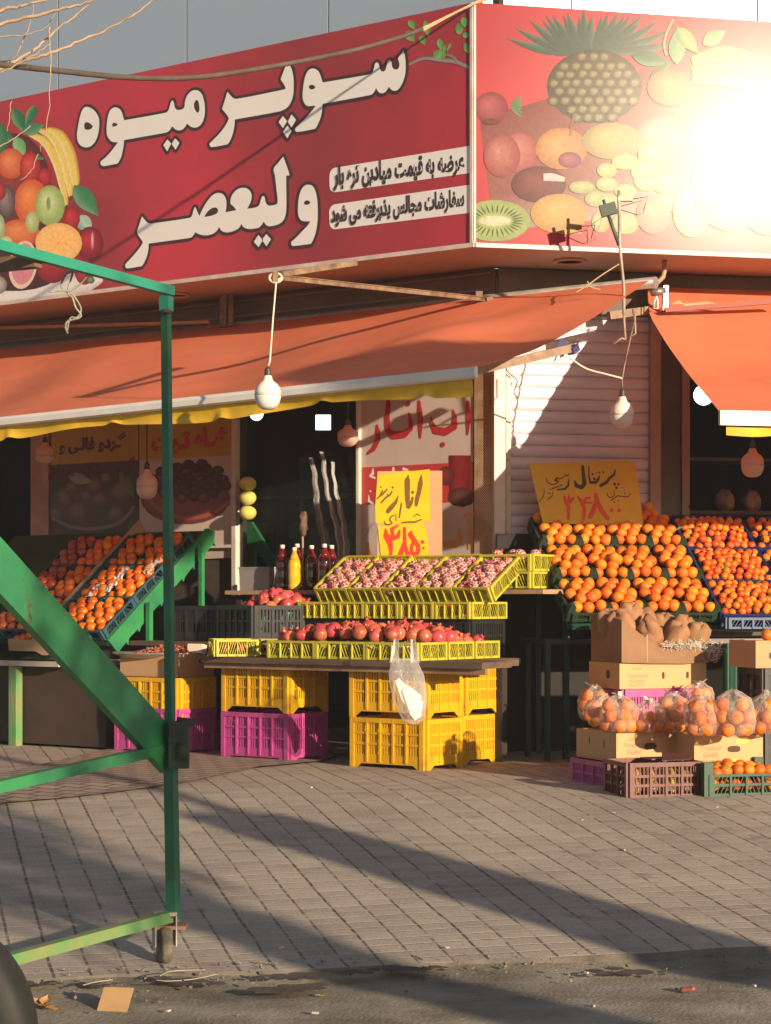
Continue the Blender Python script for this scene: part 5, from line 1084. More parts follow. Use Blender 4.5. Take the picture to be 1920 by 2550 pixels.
# trays of the front block
TN = ('first', 'second', 'third')
aT3 = La(1043, 1.62) + 0.187
for r, b in enumerate((1.62, 1.352, 1.084)):
    for k in range(3):
        side = ('rightmost', 'middle', 'leftmost')[k]
        put('fruit_tray', TRAY, LF(L(aT3 + 0.38 * k - 0.006 * r, b, ZTB + 0.002), rot=rnd.uniform(-1, 1)), f'{side} lime yellow tray in the {("front", "second", "third")[r]} row of the pomegranate table', 'tray', 'lime trays on the table')
put('fruit_tray', TRAYS, LF(L(La(586, 1.62), 1.60, ZTB + 0.004), rot=47), 'lime yellow tray turned askew at the left end of the table', 'tray', 'lime trays on the table')
put('fruit_tray', TRAY, LF(L(La(634, 1.3), 1.24, ZTB + 0.002), rot=28), 'lime yellow tray behind the askew tray, in front of the turquoise tub', 'tray', 'lime trays on the table')
# dark crates carrying the second tier
for k in range(3):
    put('crate', BLACKC, LF(L(La(1172, 0.84) + 0.25 + 0.505 * k + 0.01, 0.84 - 0.012, ZTB + 0.003)), f'{("right", "middle", "left")[k]} black crate hidden between the table and the upper trays', 'crate', 'black crates under the upper trays')
ORD5 = ('rightmost', 'second from right', 'middle', 'second from left', 'leftmost')
Z2 = ZTB + 0.236
tier2 = []; tilt_trays = []
for k in range(5):
    put('fruit_tray', TRAYS, LF(L(La(1172, 0.86) + 0.131 + 0.272 * k, 0.86, Z2), rot=rnd.uniform(-1.2, 1.2)), f'{ORD5[k]} lime tray of the level row just above the loose pomegranates', 'tray', 'lime trays of the middle tier')
TT = 32
for k in range(5):
    M = LF(L(La(1230, 0.735) + 0.131 + 0.275 * k, 0.735, Z2 + 0.108), rot=rnd.uniform(-1, 1), tilt=TT + rnd.uniform(-1.5, 1.5)); tilt_trays.append(M)
    put('fruit_tray', TRAYS, M, f'{ORD5[k]} tilted lime tray of netted pomegranates in the top row', 'tray', 'tilted lime trays of the top tier')
for k in range(2):
    put('fruit_tray', TRAY, LF(L(La(1322, 0.47) + 0.187, 0.47, 1.322 + 0.108 * k), rot=1.5 * k), f'{("lower", "upper")[k]} of two stacked lime trays beside the orange display', 'tray', 'stacked lime trays at the right end')
# long shelf plank behind the trays
pk = thing('shelf_plank', 'long plank shelf behind the trays carrying the juice bottles', 'shelf', LF(L(La(900, 0.56), 0.56, 1.315)))
xl, xr = -(La(560, 0.56) - La(900, 0.56)), La(900, 0.56) - La(1352, 0.56)
mb = MB(); mb.box(xl, xr, 0, 0.38, -0.028, 0); mb.obj('board', wood2, pk)
for x in (xl + 0.08, xr - 0.42):
    mb = MB(); mb.box(x - 0.025, x + 0.025, 0.05, 0.10, mG - 1.315, -0.03); mb.obj('leg', mat('shade darkened timber', (0.03, 0.022, 0.018), 0.8), pk)  # plank legs share the dark colour that replaces shade

# ================================================================== fruit meshes
def pom_mesh(seed):
    r = random.Random(seed); mb = MB(); prof = []
    for i in range(13):
        a = math.pi * i / 12; prof.append((0.040 * math.sin(a) * (1 + 0.03 * math.sin(3 * a)), -0.038 * math.cos(a)))
    prof = prof[:-1] + [(0.009, 0.0385), (0.007, 0.043), (0.010, 0.050), (0.011, 0.054), (0.005, 0.046), (0.0, 0.044)]
    ph = r.random() * 6
    mb.lathe(prof, 18, None, lambda v, a: Vector((v.x * (1 + 0.035 * math.sin(5 * a + ph)), v.y * (1 + 0.035 * math.sin(5 * a + ph)), v.z + (0.005 * math.sin(3 * a) if v.z > 0.049 else 0))))
    return mb
poms_m = mat('pomegranate skin', (0.45, 0.040, 0.048), 0.33, 0.5, 12, col2=(0.58, 0.17, 0.09), objvar=0.24, spec=0.5, bump=0.06, bscale=60)
POM = [pom_mesh(s).mesh('pomegranate', poms_m) for s in range(3)]
for me in POM:
    pass
netm = mat('white foam net', (0.72, 0.50, 0.45), 0.7, 0.1, 20)
nb = MB()
for s in (-1, 1):
    for k in range(9):
        vs = []
        for i in range(10):
            t = i / 9; a = math.pi * (0.12 + 0.76 * t); ph = 2 * math.pi * k / 9 + s * t * 1.9
            for dp in (-0.10, 0.10): q = ph + dp; vs.append(Vector((0.0425 * math.sin(a) * math.cos(q), 0.0425 * math.sin(a) * math.sin(q), -0.041 * math.cos(a))))
        nb.add(vs, [(i*2, i*2+1, i*2+3, i*2+2) for i in range(9)], True)
NET = nb.mesh('foam net', netm)
def ora_mesh(seed, r_=1.0):
    rr = random.Random(seed); mb = MB(); prof = [(math.sin(math.pi * i / 11) , -math.cos(math.pi * i / 11) * 0.95) for i in range(12)]
    prof[-1] = (0.0, 0.90); prof[-2] = (prof[-2][0], prof[-2][1] - 0.01); prof[0] = (0.0, -0.94)
    mb.lathe(prof, 16); mb.v = [tuple(Vector(v) * (1 + 0.03 * noise.noise(Vector(v) * 1.3 + Vector((seed, 0, 0))))) for v in mb.v]
    return mb
oram = mat('orange peel', (0.76, 0.185, 0.010), 0.42, 0.22, 2.0, col2=(0.80, 0.25, 0.014), objvar=0.16, bump=0.25, bscale=26, spec=0.45, sss=0.04)
tanm = mat('tangerine peel', (0.74, 0.15, 0.01), 0.38, 0.3, 2.0, col2=(0.78, 0.21, 0.012), objvar=0.22, bump=0.2, bscale=22, spec=0.45, sss=0.04)
stemm = mat('green brown stem end', (0.16, 0.14, 0.04), 0.8)
def stemmed(b):
    b.curmi = 1; b.lathe([(0.0, 0.925), (0.05, 0.93), (0.10, 0.915), (0.13, 0.885)], 7); b.curmi = 0; return b
ORA = [stemmed(ora_mesh(s)).mesh('orange', [oram, stemm]) for s in range(4)]; TAN = [stemmed(ora_mesh(s + 5)).mesh('tangerine', [tanm, stemm]) for s in range(3)]
APP = [ora_mesh(s + 9).mesh('red apple', mat('red apple skin', (0.36, 0.03, 0.03), 0.35, 0.5, 3, col2=(0.45, 0.15, 0.05), objvar=0.2)) for s in range(2)]
PER = [ora_mesh(s + 12).mesh('persimmon', mat('persimmon skin', (0.76, 0.19, 0.010), 0.30, 0.25, 3, objvar=0.15)) for s in range(2)]
def rotm(): return Matrix.Rotation(rnd.uniform(0, 6.28), 4, 'Z') @ Matrix.Rotation(rnd.uniform(-1.6, 1.6), 4, 'X') @ Matrix.Rotation(rnd.uniform(-0.9, 0.9), 4, 'Y')
COUNT = {}
def fruit(kind, meshes, p, s, label, group, M=None, net=False, upright=0.9):
    p = (M @ Vector(p)) if M else Vector(p)
    o = bpy.data.objects.new(kind, rnd.choice(meshes)); COL.objects.link(o)
    o.matrix_world = Matrix.Translation(p) @ rotm() @ Matrix.Diagonal((s, s, s * rnd.uniform(0.93, 1.02), 1))
    tag(o, label, kind.split('_')[-1], group); COUNT[kind] = COUNT.get(kind, 0) + 1
    if net: n = bpy.data.objects.new('foam_net', NET); COL.objects.link(n); n.parent = o
    return o
def fill(kind, meshes, r, w, d, z, M, label, group, pile=0.0, skip=0.0, net=False, s0=None, nx=None, ny=None, jit=0.18):
    """one heaped layer of fruit in a tray, in the tray's own frame (x across, y back)"""
    s0 = s0 or r; nx = nx or int((w + 0.004) / (2 * r)); ny = ny or int(d / (1.86 * r))
    for j in range(ny):
        n = nx if j % 2 == 0 else max(nx - 1, 1)
        for i in range(n):
            if rnd.random() < skip: continue
            x = (i - (n - 1) / 2) * (w - 2 * r) / max(nx - 1, 1) + rnd.uniform(-jit, jit) * r; y = r + (d - 2 * r) * j / max(ny - 1, 1) + rnd.uniform(-jit, jit) * r
            hh = z + pile * (1 - (2 * x / w) ** 2) * (1 - (2 * y / d - 1) ** 2) + rnd.uniform(0, 0.35) * r
            fruit(kind, meshes, (x, y, hh), s0 * rnd.uniform(0.9, 1.06), label, group, M, net)
# netted pomegranates in the tilted trays
for k, M in enumerate(tilt_trays):
    fill('pomegranate', POM, 0.036, 0.232, 0.345, 0.066, M, f'netted pomegranate in the {ORD5[k]} tilted lime tray', f'netted pomegranates of the {ORD5[k]} tilted tray', 0.016, net=True, s0=1.04, nx=3, ny=7, jit=0.3)
linm = mat('white paper and net wadding', (0.72, 0.58, 0.53), 0.8, 0.5, 60, col2=(0.55, 0.25, 0.24), bump=0.5, bscale=70)
for k, M in enumerate(tilt_trays):
    mb = MB(); mb.grid(lambda u, v: Vector((-0.122 + 0.244 * u, 0.008 + 0.356 * v, 0.060 + 0.012 * noise.noise(Vector((u * 9, v * 12, k * 3.0))))), 14, 20)
    o = mb.obj('paper_liner', linm); o.matrix_world = M; tag(o, f'crumpled white paper and net lining the {ORD5[k]} tilted lime tray', 'paper')
for k in range(5):
    M = LF(L(La(1172, 0.86) + 0.131 + 0.272 * k, 0.86, Z2))
    for i in range(3): fruit('pomegranate', POM, (-0.08 + 0.08 * i, 0.05, 0.055), 0.95, f'pomegranate showing through the {ORD5[k]} tray of the middle tier', f'pomegranates in the {ORD5[k]} middle tier tray', M)
for i in range(4):
    fruit('pomegranate', POM, (-0.13 + 0.085 * i, 0.10 + 0.05 * (i % 2), 0.10), 0.95, 'netted pomegranate in the stacked trays beside the orange display', 'netted pomegranates in the stacked trays', LF(L(La(1322, 0.47) + 0.187, 0.47, 1.43)), True)
# loose heap over the front trays
Mh = LF(L(aT3 + 0.38, 1.62, ZTB))                  # x -0.57..0.57, y 0..0.8
spots = []
tries = 0
while len(spots) < 120 and tries < 9000:
    tries += 1
    x = rnd.uniform(-0.52, 0.51); y = rnd.uniform(0.03, 0.76)
    if x < -0.30 and y < 0.16 and rnd.random() < 0.4: continue
    if x > 0.36 and y < 0.18: continue
    hx = 1 - min(1, abs(x - 0.0) / 0.62) ** 4; hy = max(0, 1 - abs((y - 0.30) / 0.5) ** 2); z = 0.078 + 0.115 * hx * hy + rnd.uniform(-0.028, 0.0)
    if any((x-a)**2 + (y-b)**2 + (z-c)**2 < 0.074**2 for a, b, c in spots): continue
    spots.append((x, y, z))
for p in spots:
    reg = ('left', 'middle', 'right')[0 if p[0] < -0.2 else 1 if p[0] < 0.2 else 2]
    fruit('pomegranate', POM, p, rnd.uniform(1.0, 1.22), f'loose red pomegranate heaped over the {reg} trays of the table', f'loose pomegranates heaped at the {reg}', Mh)
for i in range(6): fruit('pomegranate', POM, (0.475 + rnd.uniform(-.02, .02), 0.28 + 0.085 * i, 0.085 + 0.02 * (i % 2)), rnd.uniform(0.95, 1.12), 'red pomegranate in the single file along the right end of the table', 'pomegranates along the right end', Mh)
Mx = LF(L(La(586, 1.62), 1.60, ZTB + 0.004), rot=47)
for i in range(7): fruit('pomegranate', POM, (rnd.uniform(-.08, .08), 0.05 + 0.045 * i, 0.055), 0.95, 'pomegranate in the askew lime tray at the left end of the table', 'pomegranates in the askew tray', Mx)
# shredded paper in the front trays
papm = mat('printed paper scraps', (0.70, 0.60, 0.55), 0.7, 0.35, 30, col2=(0.55, 0.35, 0.33))
mb = MB()
for k in range(3):
    for i in range(46):
        c = Mh @ Vector((-0.38 + 0.38 * k + rnd.uniform(-.16, .16), rnd.uniform(0.015, 0.24), rnd.uniform(0.06, 0.088))); v = Vector((rnd.uniform(-1, 1), rnd.uniform(-1, 1), rnd.uniform(-.5, .5))).normalized() * 0.035; u_ = v.cross(Vector((rnd.random(), rnd.random(), 1))).normalized() * 0.01
        mb.add([c - v - u_, c + v - u_, c + v * 1.2 + u_ + Vector((0, 0, .008)), c - v + u_], [(0, 1, 2, 3)])
tag(mb.obj('paper_scraps', papm), 'printed paper scraps lining the front lime trays', 'paper', kind='stuff')

# ---------------------------------------------------------------- price placard for pomegranates
plP = Plane(Lp(1020, 1300, 0.36), Vector((0.985, -0.17, 0)), UP)
pla = thing('price_placard', 'tall yellow price placard with brown writing and red numerals above the netted pomegranates', 'sign', Matrix.Identity(4))
u0, v0 = plP.uv(940, 1405); u1, v1 = plP.uv(1100, 1172)
mb = MB(); mb.box(u0, u1, -0.03, 0.0, v0 - 0.1, v1, mat4(plP.u, plP.n, UP, plP.o)); mb.obj('board', mat('peach foam board', (0.66, 0.36, 0.20), 0.4, 0.15, 3, coat=0.3), pla, recalc=True)
plP2 = Plane(plP.o + plP.n * 0.004, plP.u, UP)
yp = mat('yellow card in film', (0.72, 0.52, 0.01), 0.25, 0.16, 5, coat=0.5, bump=0.25, bscale=12)
kF = 220 / 1666; fz = lambda x, y: (900 + x * kF, 1140 + y * kF)
mb = MB(); mb.add([plP2.at(*fz(x, y)) for x, y in ((305,320),(1290,215),(1300,1200),(700,1255),(270,1235),(262,900))], [(0,1,2,3,4,5)]); mb.obj('upper_card', yp, pla)
mb = MB(); mb.add([plP2.at(*fz(x, y), 0.003) for x, y in ((310,1300),(700,1262),(1170,1215),(1260,1500),(1275,1985),(385,2005))], [(0,1,2,3,4,5)]); mb.obj('lower_card', yp, pla)
brn = mat('brown marker', (0.17, 0.085, 0.02), 0.5); redm = mat('red marker', (0.66, 0.045, 0.02), 0.45)
DP = 13.3
flat_obj('lettering', plP2, sdf_mesh(strokes=strokes(plP2, 900, 1140, kF, DP, [
    [(1130,330,24),(1115,480,95),(1085,650,85),(1045,800,85),(1035,890,60)], [(885,330,20),(868,430,110),(865,600,105),(870,800,90),(890,920,90),(940,860,60),(965,755,45)], [(965,650,60)],
    [(700,720,14),(640,850,70),(560,940,95),(500,1010,85)], [(480,600,34),(400,690,34),(290,775,24)], [(400,620,30),(345,720,28)], [(575,640,34),(535,710,34),(460,750,34),(375,845,34)], [(500,690,30),(480,740,30)], [(590,560,44)], [(370,552,36)],
    [(755,862,30),(738,980,34),(715,1125,30)], [(620,1080,22),(560,1110,26),(530,1170,28),(580,1225,26),(535,1265,26),(455,1250,24),(428,1190,18)], [(650,1060,14),(655,1190,20)], [(980,1110,20),(1050,1060,20),(1110,1095,20)], [(760,1225,26),(870,1212,34),(1000,1212,34),(1130,1165,26)]]), res=0.0022), 0.0015, brn, pla)
flat_obj('numerals', plP2, sdf_mesh(strokes=strokes(plP2, 900, 1140, kF, DP, [
    [(460,1350,40),(470,1470,115),(545,1620,110),(560,1750,75),(545,1960,36)], [(480,1480,90),(600,1520,100),(690,1480,90),(725,1370,36)], [(590,1440,70),(575,1345,70),(690,1280,36)],
    [(815,1330,60),(820,1600,80),(750,1790,100),(695,1940,80)], [(820,1650,75),(870,1810,85),(920,1950,75)],
    [(950,1375,24),(925,1450,100),(1000,1560,100),(1070,1660,85),(1075,1760,85),(1030,1830,80),(950,1790,80),(945,1690,70),(980,1610,70)], [(1155,1590,76)], [(1172,1705,52)]]), res=0.0022), 0.0048, redm, pla)

# ---------------------------------------------------------------- bottles, tub, boxes on the shelf
juice = mat('dark red juice', (0.028, 0.002, 0.008), 0.07, spec=0.6, coat=0.6); juiceY = mat('orange juice', (0.78, 0.42, 0.01), 0.10, spec=0.6, coat=0.6); capm = mat('white cap', (0.78, 0.72, 0.70), 0.4)
neckm = mat('red bottle neck', (0.15, 0.006, 0.012), 0.1, coat=0.6)
def bottle(px, b, lab, m, h=0.305, nk=neckm):
    t = thing('juice_bottle', lab, 'bottle', Matrix.Translation(L(La(px, b), b, 1.316)), 'juice bottles on the plank')
    k = h / 0.305
    mb = MB(); mb.lathe([(0.0, 0.0), (0.034, 0.001), (0.041, 0.008), (0.042, 0.03), (0.0385, 0.045), (0.042, 0.06), (0.0425, 0.10), (0.040, 0.125), (0.0425, 0.15), (0.042, 0.185 * k), (0.037, 0.215 * k)], 22); mb.obj('body', m, t)
    mb = MB(); mb.lathe([(0.0368, 0.215 * k), (0.026, 0.245 * k), (0.016, 0.268 * k), (0.0135, 0.285 * k)], 18); mb.obj('neck', nk, t)
    mb = MB(); mb.lathe([(0.0, 0.306 * k), (0.015, 0.306 * k), (0.016, 0.303 * k), (0.016, 0.282 * k), (0.0, 0.281 * k)], 18); mb.obj('cap', capm, t)
bottle(703, 0.50, 'dark red juice bottle at the left of the bottle row', juice)
bottle(733, 0.53, 'orange yellow juice bottle, the only bright one of the row', juiceY, 0.285, mat('clear orange neck', (0.75, 0.35, 0.03), 0.1, coat=0.6))
bottle(740, 0.36, 'dark red juice bottle right behind the orange yellow one', juice, 0.315)
bottle(776, 0.44, 'dark red juice bottle behind the wooden dipper', juice, 0.30)
bottle(808, 0.52, 'dark red juice bottle nearest the tilted trays', juice, 0.305)
bottle(826, 0.38, 'dark red juice bottle half hidden behind the leftmost tilted tray', juice, 0.30)
dp = thing('dipper', 'wooden dipper with a dark ragged head standing among the juice bottles', 'utensil', Matrix.Translation(Lp(755, 1470, 0.42)))
mb = MB(); mb.tube([Vector((0, 0, 0)), Vector((-0.004, 0, 0.38))], 0.007, 8); mb.obj('handle', wood2, dp)
mb = MB(); mb.lathe([(0.0, 0.36), (0.02, 0.38), (0.03, 0.42), (0.024, 0.47), (0.032, 0.50), (0.015, 0.53), (0.0, 0.535)], 12, None, lambda v, a: v * (1 + 0.0) + Vector((0.008 * math.sin(a * 3 + v.z * 60), 0.006 * math.cos(a * 4 + v.z * 40), 0))); mb.obj('head', mat('dark brown wood', (0.16, 0.09, 0.06), 0.7, 0.5, 30), dp)
def rbox(mb, w, d, h, t=0.004, flare=0.0, M=None):
    o = [Vector((s * w / 2, e * d / 2, 0)) for s, e in ((-1,-1),(1,-1),(1,1),(-1,1))]; k = 1 + flare
    top = [Vector((v.x * k, v.y * k, h)) for v in o]; rim = [Vector((v.x * (k + 0.04), v.y * (k + 0.04), h)) for v in o]; inn = [Vector((v.x * (k - .02), v.y * (k - .02), h)) for v in o]; ib = [Vector((v.x * .97, v.y * .97, t)) for v in o]
    rim2 = [v - Vector((0, 0, 0.012)) for v in rim]
    vs = o + top + rim + inn + ib + rim2
    f = [(3,2,1,0)] + [(i, (i+1) % 4, 4 + (i+1) % 4, 4 + i) for i in range(4)] + [(20+i, 20+(i+1)%4, 8+(i+1)%4, 8+i) for i in range(4)] + [(8+i, 8+(i+1)%4, 12+(i+1)%4, 12+i) for i in range(4)] + [(12+i, 12+(i+1)%4, 16+(i+1)%4, 16+i) for i in range(4)] + [(16,17,18,19)]
    mb.add([M @ v for v in vs] if M else vs, f); return mb
gb = MB(); rbox(gb, 0.26, 0.18, 0.16, flare=0.06)
go = gb.obj('plastic_container', mat('grey plastic', (0.30, 0.28, 0.29), 0.5, 0.1, 4)); go.matrix_world = LF(L(La(655, 0.36), 0.36, 1.316)); tag(go, 'grey plastic container behind the leftmost juice bottle', 'container')
tub = MB(); rbox(tub, 0.34, 0.26, 0.15, flare=0.10)
to = tub.obj('tub', mat('turquoise plastic', (0.25, 0.62, 0.60), 0.4, 0.08, 4)); to.matrix_world = LF(L(La(664, 0.92), 0.80, 1.02)); tag(to, 'turquoise plastic tub heaped with pomegranates under the plank', 'tub')
for k in range(2):
    put('crate', BLACKC, LF(L(La(664, 0.92), 0.98, ZTB - 0.11 + 0.0)), 'black crate under the turquoise tub', 'crate') if k == 0 else None
Mt = LF(L(La(664, 0.92), 0.80, 1.02))
for i in range(26):
    a = i * 2.4; q = math.sqrt(i / 26.0)
    fruit('pomegranate', POM, (0.25 * q * math.cos(a), 0.15 * q * math.sin(a), 0.17 + 0.10 * (1 - q * q)), rnd.uniform(0.95, 1.15), 'shaded pomegranate heaped in the turquoise tub', 'pomegranates in the turquoise tub', Mt)
put('crate', BLACKC, LF(L(La(500, 1.0), 0.98, 0.98), rot=4), 'black slatted crate in shade left of the turquoise tub', 'crate', 'black crates left of the tub')
put('crate', BLACKC, LF(L(La(582, 1.12), 1.10, 0.985), rot=-22), 'black crate with pale scratches right beside the turquoise tub', 'crate', 'black crates left of the tub')
mb = MB(); mb.box(-0.9, 0.32, 0, 0.62, -0.03, 0.0)
mb.box(-0.86, -0.8, 0.5, 0.56, mG - 0.975, -0.03); mb.box(0.22, 0.28, 0.5, 0.56, mG - 0.975, -0.03)
o = mb.obj('stand', wood); o.matrix_world = LF(L(La(560, 1.14), 1.14, 0.975)); tag(o, 'low dark stand holding the black crates and the silver tray', 'table')
# yellow ball fruit hanging
melm = mat('pale yellow rind', (0.70, 0.62, 0.14), 0.55, 0.3, 16, bump=0.3, bscale=18)
for k, (y, lab) in enumerate(((1277, 'sunlit pale yellow round fruit, lowest of three hung beside the window post'), (1240, 'shaded middle one of three pale yellow fruits hung beside the window post'), (1205, 'shaded topmost of three pale yellow fruits hung beside the window post'))):
    me = ora_mesh(30 + k).mesh('round fruit', melm); p = Lp(617, y, 0.06); o = bpy.data.objects.new('hanging_melon', me); COL.objects.link(o); o.matrix_world = Matrix.Translation(p) @ Matrix.Diagonal((0.062, 0.062, 0.055, 1)); tag(o, lab, 'melon', 'three round fruits hung at the window')
# solid bracket put in for a stand's reflection in the glass
mb = MB(); q = [Lp(612, 1300, -0.3), Lp(632, 1300, -0.3), Lp(694, 1400, -0.3), Lp(676, 1415, -0.3), Lp(640, 1360, -0.3), Lp(640, 1470, -0.3), Lp(622, 1470, -0.3), Lp(622, 1340, -0.3)]
mb.poly(q, 0.03, nL); tag(mb.obj('reflected_bracket', gp_, recalc=True), 'green angled bracket standing in for a stand reflected in the window glass', 'bracket')

# ---------------------------------------------------------------- silver tray, box, left stand
card = mat('brown cardboard', (0.52, 0.32, 0.16), 0.8, 0.15, 3, bump=0.1, bscale=50); cardY = mat('yellow printed cardboard', (0.58, 0.36, 0.15), 0.7, 0.3, 2.0, col2=(0.60, 0.33, 0.17), bump=0.08, bscale=50); cardP = mat('faded red print', (0.62, 0.24, 0.14), 0.7); holem = mat('painted hole shade', (0.10, 0.05, 0.03), 0.9)
def card_box(name, M, w, d, h, m, lab, top=True, lettering=None, holes=(), group=None, cat='box'):
    t = thing(name, lab, cat, M, group); mb = MB(); th = 0.006
    # walls as thin sheets; hand holes are flat ovals painted as dark as their shade
    mb.box(-w/2, w/2, 0, th, 0, h); mb.box(-w/2, w/2, d - th, d, 0, h); mb.box(-w/2, -w/2 + th, th + .0005, d - th - .0005, 0, h); mb.box(w/2 - th, w/2, th + .0005, d - th - .0005, 0, h); mb.box(-w/2 + th, w/2 - th, th, d - th, 0.002, 0.008)
    if top: mb.box(-w/2 + th, w/2 - th, th, d - th, h - 0.012, h - 0.004)
    mb.obj('body', m, t)
    for fx, x, z, rw, rh in holes:
        mb = MB(); vs = []
        for k in range(24):
            a = 2 * math.pi * k / 24; sx = (abs(math.cos(a)) ** 0.6) * (1 if math.cos(a) > 0 else -1) * rw; sz = (abs(math.sin(a)) ** 0.8) * (1 if math.sin(a) > 0 else -1) * rh
            vs.append(Vector((x + sx, -0.001, z + sz)) if fx == 'f' else Vector((-w/2 - 0.001, x + sx, z + sz)) if fx == 'l' else Vector((w/2 + 0.001, x + sx, z + sz)))
        mb.add(vs, [tuple(range(24))]); mb.obj('hand_hole', holem, t)
    if lettering:
        pl_ = Plane(M @ Vector((0, -0.0015, 0)), M.to_3x3() @ Vector((1, 0, 0)), M.to_3x3() @ Vector((0, 0, 1)))
        for txt, x0, x1, z0, z1, bold in lettering:
            V, Fc, lay = text_geo(txt, bold); A = np.array(V); lo, hi = A.min(0), A.max(0); mb = MB()
            mb.add([Vector((x0 + (x1 - x0) * (x - lo[0]) / (hi[0] - lo[0]), -0.0012 - 0.00003 * k, z0 + (z1 - z0) * (y - lo[1]) / (hi[1] - lo[1]))) for (x, y), k in zip(V, lay)], Fc); mb.obj('lettering', cardP, t)
    return t
card_box('cardboard_box', LF(L(La(441, 1.5) + 0.25, 1.5, 0.755), rot=1), 0.50, 0.36, 0.15, card, 'plain cardboard box under the silver tray, behind the green cart post', True, None, [('r', 0.25, 0.1, 0.05, 0.016)])
st = thing('metal_tray', 'wide silver tray of dried red berries on the cardboard box', 'tray', Matrix.Translation(Lp(412, 1640, 1.25)))
mb = MB(); mb.lathe([(0.0, 0.012), (0.24, 0.012), (0.29, 0.035), (0.345, 0.045), (0.35, 0.040), (0.335, 0.03), (0.29, 0.012), (0.24, 0.0), (0.0, 0.0)], 48); mb.obj('dish', mat('dull aluminium', (0.52, 0.49, 0.46), 0.35, 0.2, 5, metal=0.7), st)
mb = MB()
for i in range(420):
    a = rnd.uniform(0, 6.28); q = 0.22 * math.sqrt(rnd.random()); c = st.matrix_world.translation + Vector((0.02 + q * math.cos(a), q * math.sin(a), 0.03 + 0.05 * (1 - (q / 0.22) ** 2) * rnd.random() + 0.008))
    v = Vector((rnd.gauss(0, 1), rnd.gauss(0, 1), rnd.gauss(0, .6))).normalized(); mb.tube([c - v * 0.014, c, c + v * 0.014], [0.004, 0.0075, 0.003], 5)
tag(mb.obj('dried_berries', mat('dried red berries', (0.30, 0.05, 0.045), 0.6, 0.5, 40, col2=(0.38, 0.16, 0.10))), 'heap of dried red berries on the silver tray', 'berries', kind='stuff')
mb = MB(); mb.box(-0.05, 0.06, -0.03, 0.03, 0.0, 0.06); o = mb.obj('paper_box', mat('white card', (0.66, 0.58, 0.48), 0.7)); o.matrix_world = LF(Lp(488, 1632, 1.2) + Vector((0, 0, 0.012)), rot=12, tilt=-10); tag(o, 'small white card box on the right rim of the silver tray', 'box')

# tilted fruit stand on the left, with green sawtooth brace
p0, p1 = Lp(262, 1594, 1.35), Lp(512, 1316, 0.36)
aS = (La(262, 1.35) + La(512, 0.36)) / 2
p0 = L(aS, 1.35, p0.z); p1 = L(aS, 0.36, p1.z)
sl = math.degrees(math.atan2(p1.z - p0.z, 0.99)); ln = (p1 - p0).length
fs = thing('fruit_stand', 'green fruit stand with a sawtooth edged brace carrying tilted crates at the left', 'stand', LF(p0, tilt=sl))
mb = MB(); n = 9; prof = [(0, 0.0)]
for k in range(n): prof += [(ln * (k + 0.15) / n, -0.125 + 0.01 * (k % 2)), (ln * (k + 0.9) / n, -0.118), (ln * (k + 0.92) / n, -0.145)]
prof += [(ln, -0.11), (ln * 1.04, -0.06), (ln, 0.0)]
vs = [Vector((0, y, z)) for y, z in prof]; mb.poly(vs, 0.025, Vector((1, 0, 0))); mb.obj('sawtooth_brace', gp_, fs, recalc=True)
mb = MB(); mb.box(-1.95, -0.003, 0, ln, -0.05, -0.02); mb.obj('deck', mat('dark green deck', (0.02, 0.07, 0.04), 0.6, 0.3, 4), fs)
Mi = fs.matrix_world.inverted()
for q, w_ in ((Lp(372, 1500, 1.0), 0.035), (Lp(502, 1360, 0.5), 0.03)):
    mb = MB(); q2 = Vector((q.x, q.y, mG)); mb.bar(Mi @ q, Mi @ q2, w_, w_); mb.obj('leg', gp_, fs)
STR = [crate_mesh('slate tray', 0.255, 0.355, 0.085, tea, cols=(2, 3), bars=3, rows=1, top=0.012, bot=0.02, post=0.03, slash=True), crate_mesh('slate tray', 0.255, 0.355, 0.085, tea, cols=(2, 3), bars=3, rows=1, top=0.012, bot=0.02, post=0.03, slash=True)]
RN = ('bottom', 'second', 'third'); CN = ('nearest the sawtooth brace', 'second from the brace', 'third from the brace', 'farthest from the brace')
for r in range(3):
    for c in range(4):
        M = LF(p0, tilt=sl) @ Matrix.Translation((-0.14 - 0.262 * c - (0.06 if c > 1 else 0), 0.02 + 0.365 * r, -0.015)) @ Matrix.Rotation(R(rnd.uniform(-1.5, 1.5)), 4, 'Z')
        put('fruit_tray', STR[0], M, f'slate blue tray in the {RN[r]} row of the left stand, {CN[c]}', 'tray', 'slate trays on the left stand')
        k_, me_ = ('persimmon', PER) if c < 2 else ('tangerine', TAN) if c == 2 else ('apple', APP)
        fill(k_, me_, 0.037, 0.25, 0.35, 0.06, M, f'{k_} in the {RN[r]} row tray {CN[c]} on the left stand', f'{k_}s of the {RN[r]} row tray {CN[c]}', 0.02, 0.03, nx=3, ny=6, s0=0.0385)
for k, (x, y) in enumerate(((-0.27, 0.62), (-0.05, 0.70), (-0.40, 0.45), (-0.27, 0.50))):
    mb = MB(); mb.grid(lambda u, v: Vector((x + (u - .5) * 0.06, y + (v - .5) * 0.17, 0.085 + 0.03 * noise.noise(Vector((u * 5, v * 7, k * 4.0))))), 8, 10)
    o = mb.obj('tissue_paper', mat('white tissue', (0.72, 0.64, 0.60), 0.8)); o.matrix_world = LF(p0, tilt=sl); tag(o, 'scrap of white packing tissue among the persimmons on the left stand', 'paper', 'tissue scraps on the left stand')
mb = MB(); mb.box(-0.012, 0.0, 0.0, ln, -0.02, 0.09); o = mb.obj('divider_plank', wood2); o.matrix_world = LF(p0, tilt=sl) @ Matrix.Translation((-0.585, 0, 0)); tag(o, 'thin plank dividing the oranges from darker fruit on the left stand', 'plank')
